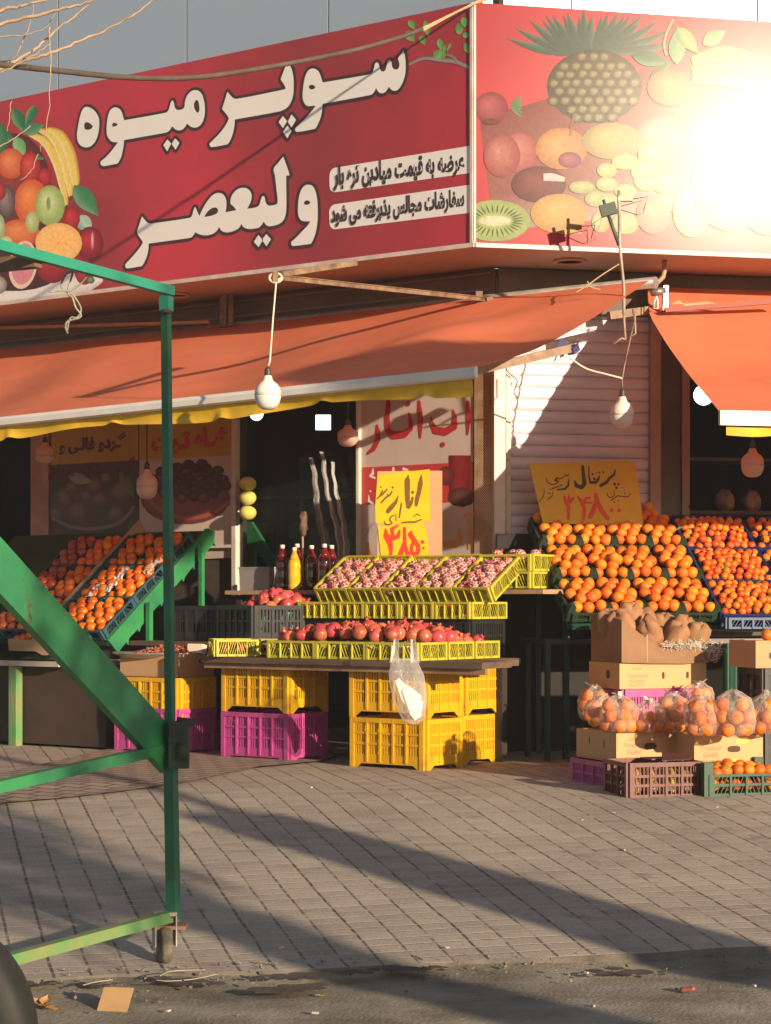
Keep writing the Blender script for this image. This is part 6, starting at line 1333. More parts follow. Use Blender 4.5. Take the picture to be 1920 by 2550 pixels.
# low shelf with greens far left
p = Lp(145, 1648, 1.6); xs = La(-260, 1.6) - La(145, 1.6)
sh_ = thing('low_shelf', 'low pale edged shelf at the far left on a green leg', 'shelf', LF(L(La(145, 1.6), 1.6, p.z)))
mb = MB(); mb.box(-xs, 0.0, 0, 0.7, -0.035, 0.0); mb.obj('board', mat('pale worn board', (0.58, 0.50, 0.42), 0.7, 0.3, 5), sh_)
mb = MB(); mb.box(-(La(25, 1.6) - La(145, 1.6)) - 0.035, -(La(25, 1.6) - La(145, 1.6)) + 0.035, 0.02, 0.08, mG - p.z, -0.036); mb.obj('leg', gpr, sh_)
mb = MB(); mb.box(-xs, (La(145, 1.6) - La(236, 1.6)), 0.10, 0.72, 0.27 - p.z + 0.01, -0.04); mb.obj('side_panel', mat('brown black panel', (0.03, 0.02, 0.016), 0.8, 0.5, 3, col2=(0.06, 0.035, 0.025)), sh_)  # brown black with random lighter patches
mb = MB(); c = sh_.matrix_world
mb.grid(lambda u, v: c @ Vector((-xs * 0.98 * (1 - u) - 0.02, 0.02 + 0.3 * v, 0.012 + 0.03 * v + 0.012 * math.sin(u * 40 + v * 7) * (0.4 + v))), 60, 6)
tag(mb.obj('green_sheet', mat('glossy green plastic sheet', (0.015, 0.09, 0.025), 0.15, 0.4, 8, spec=0.7)), 'crumpled glossy green plastic sheet laid on the low shelf', 'plastic sheet')
card_box('cardboard_box', LF(L(La(70, 1.45), 1.42, p.z + 0.06), rot=3, tilt=8), 0.42, 0.3, 0.08, card, 'shallow cardboard box of persimmons on the low shelf at the left edge', False)
for i in range(14): fruit('persimmon', PER, (-0.17 + 0.056 * (i % 7), 0.06 + 0.07 * (i // 7), 0.07 + 0.012 * (i % 3)), 0.032, 'orange persimmon in the shallow box at the left edge', 'persimmons in the shallow box', LF(L(La(70, 1.45), 1.42, p.z + 0.06), rot=3, tilt=8))
for i in range(10): fruit('apple', APP, (-0.30 + 0.06 * (i % 5), 0.25 + 0.07 * (i // 5), 0.12 + 0.012 * (i % 3)), 0.035, 'dark red apple heaped behind the persimmon box', 'dark red apples at the left edge', LF(L(La(70, 1.45), 1.42, p.z + 0.06), rot=3))
# ================================================================== orange display on the right
def RcD(px, D):
    x = (px - HX) / F * D; v = Vector((x, D, 0)) - W0; return v.dot(eR), v.dot(nR)
bT, bB = 0.10, 0.98
pT, pB = Rp(1312, 1302, bT), Rp(1422, 1552, bB)
cS = (Rc(1312, bT) + Rc(1422, bB)) / 2
pT = Rr(cS, bT, pT.z); pB = Rr(cS, bB, pB.z)
slR = math.degrees(math.atan2(pT.z - pB.z, bB - bT)); lnR = (pT - pB).length
MR = RF(pB, tilt=slR)                            # local: x right, y up the slope
ds = thing('orange_stand', 'sloping stand of orange and tangerine crates in front of the shutter', 'stand', MR)
mb = MB(); mb.box(0.0, 2.6, 0, lnR, -0.05, -0.02); mb.obj('deck', mat('dark green deck', (0.02, 0.05, 0.03), 0.7), ds)
Mi = MR.inverted()
for x, y, zb_ in ((0.05, 0.25, mG), (0.05, lnR - 0.1, mG), (0.75, 0.25, mG), (1.5, 0.25, mG)):
    q = MR @ Vector((x, y, -0.05)); mb = MB(); mb.bar(Mi @ q, Mi @ Vector((q.x, q.y, zb_)), 0.035, 0.035); mb.obj('leg', mat('dark green steel', (0.02, 0.06, 0.035), 0.5), ds)
pitch = lnR / 3
GRC = crate_mesh('dark green tray', 0.228, pitch - 0.012, 0.06, dgr, cols=(2, 3), bars=3, rows=1, top=0.012, bot=0.02, post=0.035, slash=True)
RW = ('bottom', 'middle', 'top'); C4 = ('leftmost', 'second', 'third', 'fourth')
for r in range(3):
    for c in range(4):
        if r == 0 and c == 1: skp = 0.0
        M = MR @ Matrix.Translation((0.122 + 0.236 * c, 0.006 + pitch * r, 0.012)) @ Matrix.Rotation(R(-5), 4, 'X') @ Matrix.Rotation(R(rnd.uniform(-1.2, 1.2)), 4, 'Z')
        t = put('fruit_tray', GRC, M, f'{C4[c]} dark green orange tray in the {RW[r]} row of the sloping stand', 'tray', 'dark green trays of oranges')
        for s in (-1, 1):
            mb = MB(); mb.poly([Vector((s * 0.114 - 0.030, 0, 0.0)), Vector((s * 0.114 + 0.030, 0, 0.0)), Vector((s * 0.114 + 0.028, 0, 0.075)), Vector((s * 0.114 + 0.012, 0, 0.11)), Vector((s * 0.114 - 0.012, 0, 0.11)), Vector((s * 0.114 - 0.028, 0, 0.075))], 0.05, Vector((0, -0.25, 0)).normalized() * -0.6 + Vector((0, 0.2, 0))); mb.obj('corner_handle', dgr, t)
        fill('orange', ORA, 0.037, 0.226, pitch - 0.015, 0.068, M, f'orange in the {C4[c]} tray of the {RW[r]} row on the sloping stand', f'oranges of the {C4[c]} tray, {RW[r]} row', (0.03, 0.03, 0.012)[r], 0.0, nx=3, ny=5, s0=0.0385, jit=0.1 if r == 2 else 0.25)
        if r == 1 and c < 2:
            for k in range(1): fruit('orange', ORA, (rnd.uniform(-.05, .05), 0.12 + 0.08 * k, 0.14), 0.036, f'orange in the {C4[c]} tray of the {RW[r]} row on the sloping stand', f'oranges of the {C4[c]} tray, {RW[r]} row', M)
for k, (x, y) in enumerate(((1608, 1282), (1622, 1300), (1612, 1262), (1626, 1278))):
    fruit('orange', ORA, Rp(x, y, 0.12), 0.036, 'orange in the pile behind the right edge of the orange price board', 'oranges behind the price board')
BLT = crate_mesh('dark blue tray', 0.46, pitch - 0.012, 0.085, blu, cols=(5, 4), bars=4, rows=1, top=0.014, bot=0.014, post=0.02, slash=True)
for r in range(3):
    for c in range(2):
        M = MR @ Matrix.Translation((1.205 + 0.475 * c, 0.006 + pitch * r - 0.02, -0.005)) @ Matrix.Rotation(R(rnd.uniform(-1.2, 1.2)), 4, 'Z')
        put('fruit_tray', BLT, M, f'{("left", "right")[c]} dark blue tangerine tray in the {RW[r]} row at the right edge', 'tray', 'dark blue trays of tangerines')
        fill('tangerine', TAN, 0.0235, 0.45, pitch - 0.03, 0.072, M, f'tangerine in the {("left", "right")[c]} blue tray of the {RW[r]} row', f'tangerines of the {("left", "right")[c]} blue tray, {RW[r]} row', 0.04, 0.02, nx=9, ny=7, s0=0.0262, jit=0.5) if c == 0 else fill('tangerine', TAN, 0.026, 0.24, pitch - 0.03, 0.072, M @ Matrix.Translation((-0.10, 0, 0)), f'tangerine in the right blue tray of the {RW[r]} row', f'tangerines of the right blue tray, {RW[r]} row', 0.03, 0.04, nx=4, ny=6, s0=0.027, jit=0.5)
# green leaves among the tangerines
mb = MB()
for k in range(46):
    c = MR @ Vector((rnd.uniform(1.0, 1.7), rnd.uniform(0.0, lnR), 0.135 + rnd.uniform(-.01, .02))); v = Vector((rnd.gauss(0, 1), rnd.gauss(0, 1), rnd.gauss(0, .6))).normalized() * 0.026; u_ = v.cross(Vector((rnd.random(), rnd.random(), 1))).normalized() * 0.008
    mb.add([c - v, c + u_, c + v, c - u_], [(0, 1, 2, 3)])
tag(mb.obj('tangerine_leaves', mat('dull green leaf', (0.07, 0.11, 0.03), 0.5, 0.4, 10)), 'green leaves scattered among the tangerines', 'leaves', kind='stuff')
# flat blue crate at the bottom right with its lit lattice front
o = put('crate', crate_mesh('flat blue crate', 0.46, 0.30, 0.07, plast('blue crate plastic', (0.04, 0.08, 0.20)), cols=(6, 4), bars=3, rows=1, top=0.016, bot=0.012, post=0.02, slash=True), RF(Rp(1900, 1566, 1.10), rot=0), 'flat blue crate with a lit lattice front under the tangerines', 'crate')
# dark table in front of the stand, green drape behind
dt = thing('side_table', 'dark table with thin green legs under the orange stand', 'table', RF(Rp(1410, 1592, 0.95)))
zt = dt.matrix_world.translation.z
mb = MB(); mb.box(-0.13, 1.9, 0.0, 0.5, -0.03, 0.0); mb.obj('tabletop', mat('black table edge', (0.04, 0.032, 0.03), 0.4), dt)
for x, y in ((-0.11, 0.03), (0.9, 0.03), (-0.11, 0.45)):
    mb = MB(); mb.box(x - 0.015, x + 0.015, y - 0.015, y + 0.015, mG - zt, -0.03); mb.obj('leg', mat('dark green steel', (0.02, 0.06, 0.035), 0.5), dt)
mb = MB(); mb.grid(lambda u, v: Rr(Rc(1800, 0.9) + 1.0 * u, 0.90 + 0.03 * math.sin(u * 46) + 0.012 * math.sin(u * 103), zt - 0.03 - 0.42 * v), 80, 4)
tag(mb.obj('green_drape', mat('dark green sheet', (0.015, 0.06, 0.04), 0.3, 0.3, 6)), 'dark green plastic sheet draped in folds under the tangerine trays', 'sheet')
mb = MB(); boxR(mb, Rc(1238, 0.07), Rc(1660, 0.07), 0.05, 0.07, mG + 0.005, Zat(1330, 13.7)); tag(mb.obj('dark_backdrop', mat('dark backdrop board', (0.02, 0.015, 0.013), 0.8, 0.5, 3)), 'dark backdrop board added over the lower shutter to darken it behind the orange stand', 'board')  # board added to keep the shutter dark below the oranges
mb = MB(); mb.lathe([(0.0, 0.0), (0.06, 0.0), (0.075, 0.05), (0.06, 0.12), (0.02, 0.17), (0.03, 0.2), (0.0, 0.19)], 14, None, lambda v, a: v * (1 + 0.12 * math.sin(3 * a + v.z * 30)))
o = mb.obj('black_bag', mat('black bin film', (0.015, 0.014, 0.014), 0.3)); o.matrix_world = Matrix.Translation(L(La(1275, 0.30) + 0.05, 0.30, 1.316)); tag(o, 'small black bag beside the top left orange tray', 'bag')
# price board for the oranges
qb = [(1318, 1152), (1582, 1146), (1603, 1314), (1352, 1301)]
plO0 = Plane(Rr(0, 0.44), eR, UP)
tlv = plO0.at(1318, 1154); brv = plO0.at(1603, 1313)
plO = Plane(plO0.o, eR, (UP + nR * -0.10).normalized())
ob = thing('price_board', 'wide yellow board pricing the oranges, brown writing and red numerals', 'sign', Matrix.Identity(4))
yo = mat('yellow price paper', (0.68, 0.42, 0.012), 0.5, 0.12, 4, bump=0.08, bscale=10)
mb = MB(); pts = [plO.at(*p) for p in ((1318, 1154), (1560, 1147), (1582, 1152), (1603, 1314), (1500, 1308), (1352, 1301))]
mb.poly(pts, -0.012, plO.n); mb.obj('paper', yo, ob, recalc=True)
kG = 320 / 1666; DG = 13.4
brk = mat('black brown marker', (0.04, 0.025, 0.02), 0.5)
sG = lambda lst: strokes(plO, 1300, 1130, kG, DG, lst)
flat_obj('lettering', plO, sdf_mesh(strokes=sG([
    [(785,165,40),(795,280,52),(808,390,58),(770,435,56),(705,415,54),(685,360,30)], [(1205,210,18),(1192,270,28),(1140,310,34),(1095,370,44),(1020,412,44)], [(1200,393,36)], [(1247,395,30)], [(1224,442,34)],
    [(865,160,14),(865,300,20),(885,372,32),(950,372,44),(990,330,34),(1000,290,20)], [(935,325,38)], [(915,265,30)], [(960,248,20)], [(1003,243,28)], [(1050,240,28)],
    [(605,330,16),(600,405,28),(560,455,30),(455,468,18)], [(602,262,14),(590,292,14),(560,270,12),(545,298,14),(500,325,14),(450,315,22),(428,345,22),(470,358,16),(445,388,14),(380,400,14),(325,370,14),(315,315,12)], [(520,405,13),(360,465,13)],
    [(285,455,10),(285,510,10),(268,565,12),(208,632,10)], [(400,500,10),(390,550,12),(330,592,12)], [(330,505,10),(370,520,10)],
    [(1410,518,12),(1370,560,12),(1290,552,12),(1235,545,12),(1185,588,14),(1150,605,12)], [(1195,470,10),(1195,540,12),(1150,570,12),(1112,550,12),(1105,508,10)], [(1150,515,14)], [(1330,512,22)], [(1245,610,20)], [(1195,630,22)]]), res=0.0022), 0.002, brk, ob)
flat_obj('numerals', plO, sdf_mesh(strokes=sG([
    [(550,560,36),(565,620,50),(605,690,50),(600,840,40)], [(570,605,44),(620,620,48),(665,575,36)], [(605,545,30),(612,612,40)],
    [(725,560,30),(770,620,52),(808,700,50),(800,845,44)], [(800,620,36),(830,580,34),(880,570,30)], [(800,630,40),(900,640,18)],
    [(955,530,54),(970,600,68),(930,720,70),(882,815,66)], [(975,620,60),(1040,750,68),(1108,838,58)], [(1160,730,52)], [(1257,735,52)]]), res=0.0022), 0.002, redm, ob)

# ================================================================== boxes and crates standing on the forecourt
txt = lambda x0, s=1.0: [('Tropical', x0, x0 + 0.125 * s, 0.075, 0.105, 0.045), ('Gold', x0 + 0.02, x0 + 0.105 * s, 0.042, 0.073, 0.045), ('Dole', x0 + 0.035, x0 + 0.085, 0.115, 0.132, 0.03), ('PINEAPPLE', x0 + 0.01, x0 + 0.11, 0.018, 0.030, 0.01)]
def at_px(px, py, D, rot): 
    o = P(px, py, D); return o, rot
def box_at(px, py, D, rot, w):        # matrix whose front-left-bottom corner is at the pixel
    o = P(px, py, D); M = RF(o, rot=rot); return M @ Matrix.Translation((w / 2, 0, 0))
MA = box_at(1535, 1900, 11.06, 7, 0.40)
zA_ = MA.translation.z
BXL = 'banana-style fruit carton'
A_ = card_box('fruit_carton', MA, 0.40, 0.50, 0.156, cardY, 'yellow brown fruit carton with red lettering under the left bags of oranges', True, txt(0.04 - 0.2 + 0.0), [('f', 0.0, 0.085, 0.038, 0.017), ('l', 0.15, 0.09, 0.006, 0.022), ('l', 0.33, 0.10, 0.006, 0.022)], cat='carton')
MB_ = box_at(1729, 1908, 10.95, 5, 0.40)
B_ = card_box('fruit_carton', MB_, 0.40, 0.50, 0.158, cardY, 'yellow brown fruit carton under the bags at the right edge of the photo', True, txt(-0.17), [('f', 0.03, 0.085, 0.038, 0.017)], cat='carton')
for t, x0 in ((A_, -0.17), (B_, -0.18)):            # pale print shapes on the cartons
    pl_ = Plane(t.matrix_world @ Vector((0, -0.001, 0)), t.matrix_world.to_3x3() @ Vector((1, 0, 0)), UP)
    V, Fc = sdf_mesh(strokes=[[(0.155, 0.05, 0.03), (0.160, 0.10, 0.025)]] if t is A_ else [[(0.06, 0.125, 0.018), (0.10, 0.13, 0.018)], [(0.05, 0.02, 0.015), (0.0, 0.018, 0.012)]], res=0.003)
    mb = MB(); mb.add([Vector((u, -0.0009, v)) for u, v in V], Fc); mb.obj('printed_patch', mat('yellow print', (0.70, 0.45, 0.08), 0.6), t)
    for k in range(5):
        mb = MB(); mb.box(0.02 + 0.024 * k, 0.034 + 0.024 * k, -0.0012, 0.0, 0.128, 0.142); mb.obj('printed_icon', mat('tan print', (0.46, 0.27, 0.14), 0.6), t) if t is A_ else None
    # strapping tape and crease
    mb = MB(); mb.box(0.0, 0.061, -0.0010, 0.0, 0.054, 0.055); mb.obj('crease', mat('crease', (0.34, 0.2, 0.1), 0.8), t)
put('crate', LOWM, MA @ Matrix.Translation((-0.02, 0.03, ground_z(1.5, 11.2) - zA_ + 0.0)) @ Matrix.Diagonal((0.86, 1.05, (zA_ - ground_z(1.5, 11.2)) / 0.147, 1)), 'low magenta crate under the left fruit carton', 'crate', 'low magenta crates under the cartons')
zB_ = MB_.translation.z
put('crate', LOWM, MB_ @ Matrix.Translation((0.0, 0.03, ground_z(1.9, 11.0) - zB_)) @ Matrix.Diagonal((0.80, 1.0, (zB_ - ground_z(1.9, 11.0)) / 0.147, 1)), 'low magenta crate under the carton at the right edge', 'crate', 'low magenta crates under the cartons')
# rear carton with the coconut box on top
MC = box_at(1543, 1716, 12.0, 9, 0.57)
card_box('fruit_carton', MC, 0.57, 0.38, 0.15, cardY, 'yellow brown fruit carton under the torn box of brown coconuts', True, [('Tropical', -0.24, -0.10, 0.06, 0.085, 0.02), ('Gold', -0.215, -0.125, 0.035, 0.058, 0.02), ('Dole', -0.20, -0.14, 0.11, 0.125, 0.02), ('PINEAPPLE', -0.225, -0.115, 0.016, 0.026, 0.0)], [('f', 0.0, 0.075, 0.009, 0.02), ('f', 0.16, 0.075, 0.009, 0.02), ('l', 0.14, 0.08, 0.024, 0.024)], cat='carton')
zC_ = MC.translation.z
for k in range(2):
    hh = (zC_ - mG) / 2
    put('crate', LOWM, MC @ Matrix.Translation((0, 0.01, -hh * (k + 1) + 0.001)) @ Matrix.Diagonal((1.0, 0.9, hh / 0.147, 1)), ('upper' if k == 0 else 'lower') + ' magenta crate under the rear carton, mostly behind the bags', 'crate', 'magenta crates under the rear carton')
MD = MC @ Matrix.Translation((0.012, -0.03, 0.153)) @ Matrix.Diagonal((1.20, 1.0, 1.0, 1))
cbx = thing('torn_box', 'torn brown cardboard box with high left side, full of brown coconuts', 'box', MD)
cardB = mat('worn brown cardboard', (0.30, 0.165, 0.085), 0.85, 0.3, 4, bump=0.15, bscale=40)
def wall(pts, n): 
    mb = MB(); mb.poly([Vector(p) for p in pts], 0.006, Vector(n)); return mb
mb = wall([(-0.25, 0, 0), (-0.1, 0.004, -0.008), (0.1, 0.006, -0.012), (0.25, 0, 0), (0.25, 0, 0.055), (0.15, 0, 0.075), (0.05, 0, 0.07), (-0.04, 0, 0.085), (-0.13, 0, 0.15), (-0.21, 0, 0.215), (-0.25, 0, 0.245)], (0, 1, 0)); mb.obj('front_panel', cardB, cbx, recalc=True)
mb = wall([(-0.25, 0.007, 0), (-0.25, 0.38, 0), (-0.25, 0.38, 0.275), (-0.25, 0.18, 0.27), (-0.25, 0.007, 0.245)], (1, 0, 0)); mb.obj('side_panel', cardB, cbx, recalc=True)
mb = wall([(0.25, 0.007, 0), (0.25, 0.38, 0), (0.25, 0.38, 0.14), (0.25, 0.007, 0.055)], (-1, 0, 0)); mb.obj('side_panel', cardB, cbx, recalc=True)
mb = wall([(-0.243, 0.38, 0), (0.243, 0.38, 0), (0.243, 0.38, 0.14), (-0.243, 0.38, 0.27)], (0, -1, 0)); mb.obj('back_panel', cardB, cbx, recalc=True)
mb = MB(); mb.box(-0.243, 0.243, 0.008, 0.37, 0.002, 0.01); mb.obj('bottom', cardB, cbx)
mb = MB(); mb.box(-0.115, -0.11, -0.0015, 0.0, 0.0, 0.16); mb.obj('tape', mat('shiny brown tape', (0.42, 0.27, 0.16), 0.3), cbx)
cocm = mat('brown coconut husk', (0.40, 0.215, 0.10), 0.85, 0.45, 5, col2=(0.28, 0.145, 0.07), bump=0.35, bscale=30, objvar=0.12)
def coc(seed):
    r_ = random.Random(seed); mb = MB(); prof = []
    for i in range(15):
        t = i / 14; prof.append((0.088 * (math.sin(math.pi * min(t * 0.62 / 0.5 * 0.5 + 0.0, 1)) ** 0.8) * (1 - 0.35 * t) if t < 1 else 0.0, 0.20 * t - 0.07))
    prof[0] = (0.0, -0.07); prof[-1] = (0.012, 0.135)
    ph = r_.random() * 6
    mb.lathe(prof, 22, None, lambda v, a: v * (1 + 0.09 * math.cos(3 * a + ph) + 0.03 * math.sin(7 * a + ph)))
    mb.v = [tuple(Vector(v) * (1 + 0.07 * noise.noise(Vector(v) * 14 + Vector((seed * 3.1, 0, 0))))) for v in mb.v]
    return mb.mesh('coconut', cocm)
COC = [coc(s) for s in range(3)]
for x, y, z, tx, ty_ in ((-0.16, 0.10, 0.20, -15, -30), (-0.12, 0.24, 0.235, -10, 20), (-0.02, 0.12, 0.165, -30, -35), (0.02, 0.26, 0.20, 10, -25), (0.07, 0.09, 0.125, -25, 25), (0.13, 0.20, 0.165, -10, 30), (0.19, 0.11, 0.12, -15, 20), (0.20, 0.28, 0.15, 5, 15), (-0.20, 0.22, 0.20, 0, -10), (0.0, 0.06, 0.10, -50, -60), (-0.09, 0.05, 0.13, -40, 40), (0.10, 0.30, 0.17, 0, 10)):
    o = bpy.data.objects.new('coconut', rnd.choice(COC)); COL.objects.link(o); o.matrix_world = MD @ Matrix.Translation((x * 1.05, max(y, 0.125), z - 0.03)) @ Matrix.Rotation(R(tx * -1), 4, 'X') @ Matrix.Rotation(R(ty_), 4, 'Y') @ Matrix.Rotation(rnd.random() * 6, 4, 'Z') @ Matrix.Diagonal((1.0, 1.0, 1.0, 1)); o.scale = (o.scale[0] * 0.96, o.scale[1], o.scale[2]); tag(o, 'brown husky coconut heaped in the torn cardboard box', 'coconut', 'coconuts in the torn box')
mb = MB()                                          # shredded white paper spilling over the right corner
for k in range(420):
    t = rnd.random() ** 0.7; base = Vector((-0.02 + 0.28 * t, 0.02 - 0.03 * rnd.random(), 0.085 + 0.02 * rnd.random() - (0.07 * rnd.random() if t > 0.75 else 0)))
    if t > 0.75: base += Vector((rnd.uniform(0, .05), rnd.uniform(-.03, .06), rnd.uniform(-0.03, 0.03)))
    q = [base]; v = Vector((rnd.gauss(0, 1), rnd.gauss(0, 1), rnd.gauss(0, 1)))
    for i in range(3): v = v + Vector((rnd.gauss(0, .8), rnd.gauss(0, .8), rnd.gauss(0, .8) - 0.1)); q.append(q[-1] + v.normalized() * 0.012)
    mb.tube([MD @ p for p in q], 0.0016, 3, cap=False)
tag(mb.obj('shredded_paper', mat('white paper shreds', (0.72, 0.64, 0.54), 0.8)), 'white shredded paper spilling over the front of the coconut box', 'shredded paper', kind='stuff')
# maroon crate with yellow brown fruit
MM = box_at(1566, 2008, 10.62, 4, 0.40); MM.translation.z = ground_z(MM.translation.x, MM.translation.y) + 0.01
mc = MB(); MCW, MCD, MCH = 0.40, 0.30, 0.178
put('crate', crate_mesh('maroon crate', MCW, MCD, MCH, mar, cols=(4, 3), bars=4, rows=3, top=0.022, bot=0.014, post=0.026, fat=0.13, rib=0.008), MM, 'maroon lattice crate of overripe yellow fruit standing on the pavers', 'crate')
gm = mat('overripe yellow skin', (0.60, 0.38, 0.05), 0.5, 0.6, 5, col2=(0.26, 0.14, 0.04), objvar=0.2)
GOU = [ora_mesh(40 + k).mesh('old fruit', gm) for k in range(2)]
for i in range(17):
    o = bpy.data.objects.new('overripe_fruit', rnd.choice(GOU)); COL.objects.link(o)
    o.matrix_world = MM @ Matrix.Translation((-0.145 + 0.072 * (i % 5) + rnd.uniform(-.01, .01), 0.055 + 0.07 * ((i // 5) % 2), 0.055 + 0.056 * (i // 10))) @ rotm() @ Matrix.Diagonal((0.036, 0.036, 0.048, 1)); tag(o, 'overripe yellow brown fruit inside the maroon crate', 'fruit', 'overripe fruit in the maroon crate')
mb = MB()
for k in range(60):
    c = MM @ Vector((rnd.uniform(-.1, .17), 0.012 + 0.01 * rnd.random(), 0.03 + 0.02 * rnd.random())); v = Vector((rnd.gauss(0, 1), rnd.gauss(0, .3), rnd.gauss(0, .6))).normalized() * 0.012; mb.tube([c - v, c + v], 0.002, 3)
tag(mb.obj('paper_shreds', mat('white paper shreds', (0.72, 0.64, 0.54), 0.8)), 'white paper shreds at the bottom of the maroon crate', 'shredded paper', kind='stuff')
mb = MB(); mb.box(-0.02, 0.16, 0.12, 0.27, 0.180, 0.186); mb.poly([Vector((0.0, 0.04, 0.181)), Vector((0.14, 0.0, 0.186)), Vector((0.19, 0.08, 0.20)), Vector((0.06, 0.14, 0.215))], 0.004, UP)
o = mb.obj('plastic_scrap', mat('dark maroon plastic', (0.09, 0.03, 0.03), 0.4), recalc=True); o.matrix_world = MM; tag(o, 'broken dark maroon plastic piece lying on top of the maroon crate', 'scrap')
# green crate of oranges at the right edge
MG = box_at(1768, 2003, 10.66, 4, 0.40); MG.translation.z = ground_z(MG.translation.x, MG.translation.y) + 0.01
gc = thing('crate', 'green crate full of oranges on the pavers at the right edge', 'crate', MG)
mb = MB()
for i, (l, Mx_) in enumerate(side_mats(0.42, 0.30)): lattice(mb, l, 0.115, Mx_, (4, 3)[i % 2], 4, 2, top=0.014, bot=0.016, post=0.03, slash=True)
mb.box(-0.2, 0.2, 0.01, 0.29, 0.006, 0.014); mb.obj('body', grn, gc, recalc=True)
for sx in (-1, 1):
    for y in (0.0, 0.27):
        mb = MB(); mb.box(sx * 0.21 - 0.025, sx * 0.21 + 0.025, y - 0.008, y + 0.035, 0.0, 0.175); mb.obj('corner_post', grn, gc)
fill('orange', ORA, 0.034, 0.37, 0.28, 0.11, MG, 'orange in the green crate on the pavers at the right edge', 'oranges of the green crate', 0.03, 0, nx=6, ny=5, s0=0.034)
for i in range(6): fruit('orange', ORA, (-0.16 + 0.064 * i, 0.045, 0.055), 0.032, 'orange in the green crate on the pavers at the right edge', 'oranges of the green crate', MG)
# carton at the right edge with oranges, on two dark crates
MEb = box_at(1882, 1664, 11.75, 2, 0.42)
card_box('fruit_carton', MEb, 0.42, 0.36, 0.155, card, 'brown carton with a slot and one orange on top at the right edge', True, None, [('f', -0.12, 0.07, 0.008, 0.018)], cat='carton')
fruit('orange', ORA, (-0.11, 0.06, 0.185), 0.037, 'orange resting on the brown carton at the right edge', 'oranges on the edge carton', MEb); fruit('orange', ORA, (-0.03, 0.07, 0.185), 0.037, 'orange resting on the brown carton at the right edge', 'oranges on the edge carton', MEb)
hz = (MEb.translation.z - mG) / 2
for k in range(2): put('crate', BLACKC, MEb @ Matrix.Translation((0.05, 0.02, -hz * (k + 1))) @ Matrix.Diagonal((0.8, 0.9, hz / 0.232, 1)), ('upper' if k == 0 else 'lower') + ' black crate under the brown carton at the right edge', 'crate', 'black crates under the edge carton')

# ---------------------------------------------------------------- clear bags of oranges
bagm = film('bag film', (0.82, 0.75, 0.66), 0.84, 0.10, 0.22, 0.9, 20)
def bag(px, py, D, wpx, hpx, seed, lab, tie=True):
    rr = random.Random(seed); o = P(px, py, D); rad = wpx * 1.16 / 2 / F * D; h = hpx * 1.06 / F * D
    rot0 = rr.random() * 6
    t = thing('orange_bag', lab, 'bag', Matrix.Translation(o) @ Matrix.Rotation(rot0, 4, 'Z'), 'clear bags of oranges on the cartons')
    k = h / 0.18
    prof = [(0.0, 0.002), (rad * 0.7, 0.004), (rad * 0.95, 0.022), (rad, 0.06 * k), (rad * 0.99, 0.10 * k), (rad * 0.96, 0.128 * k), (rad * 0.82, 0.153 * k), (rad * 0.42, 0.172 * k), (0.012, 0.184 * k)]
    ph = rr.random() * 6
    mb = MB(); mb.lathe(prof, 34, None, lambda v, a: Vector((v.x, v.y, v.z)) * (1 + 0.05 * math.sin(4 * a + ph + v.z * 30) + 0.025 * math.sin(9 * a - ph + v.z * 50)) if v.z > 0.01 else v); mb.obj('film', bagm, t)
    if tie:
        mb = MB(); m = rr.uniform(-0.03, 0.03)
        for s in (-1, 1): mb.grid(lambda u, v: Vector((s * (0.006 + 0.03 * v) + 0.012 * (u - .5) + m * v, 0.014 * math.sin(u * 6 + s) , 0.175 * k + 0.034 * v - 0.01 * v * v * (s > 0))), 4, 4)
        mb.tube([Vector((-0.008, 0, 0.176 * k)), Vector((0.008, 0, 0.18 * k))], 0.009, 6); mb.obj('knot', mat('white film twist', (0.72, 0.66, 0.62), 0.35), t)
    n = 0
    for lay in range(3):
        z = 0.036 + 0.052 * k * lay; q = rad - 0.036 - (0.012 if lay == 2 else 0)
        for i in range((5, 5, 3)[lay]):
            a = i * 2 * math.pi / (5, 5, 3)[lay] + lay * 0.6 + rr.random() * 0.3
            if z + 0.033 > 0.172 * k: continue
            if math.sin(a + rot0) > 0.45: continue          # only fruit one can see from the street side
            fruit('orange', ORA, (q * math.cos(a), q * math.sin(a), z), 0.037, f'orange inside the {lab.split(",")[0]}', f'oranges inside the {lab.split(",")[0]}', t.matrix_world)
zt_ = 0.0
topA = MA.translation.z + 0.157
def DonTop(py): return F * (CZ - topA) / (py - HY)
for px, py, wp, hp, lab, tie in (
    (1481, 1796, 70, 80, 'rearmost bag at the left carton corner, upright with a white knot', True), (1502, 1812, 68, 72, 'low slack bag second from the left, tucked behind the brightest bag', False), (1541, 1824, 84, 84, 'left front bag on the carton, full of whitish glare', True),
    (1617, 1824, 78, 72, 'short slumped bag above the carton lettering', True), (1676, 1823, 76, 88, 'tall bag at the right end of the left carton, tied high', True), (1606, 1796, 66, 74, 'rear bag behind the short slumped one', False), (1738, 1800, 70, 92, 'rear bag with the long looped tie between the cartons', True),
    (1750, 1833, 80, 92, 'bag straddling the gap between the two cartons', False), (1828, 1834, 90, 104, 'widest bag on the right carton, round and closed', False), (1908, 1828, 82, 92, 'bag cut by the right edge of the photo', True), (1895, 1798, 70, 84, 'rear bag at the right edge behind the cut one', True)):
    bag(px, py, DonTop(py) if px < 1700 else DonTop(py) - 0.02, wp, hp, int(px), lab, tie)

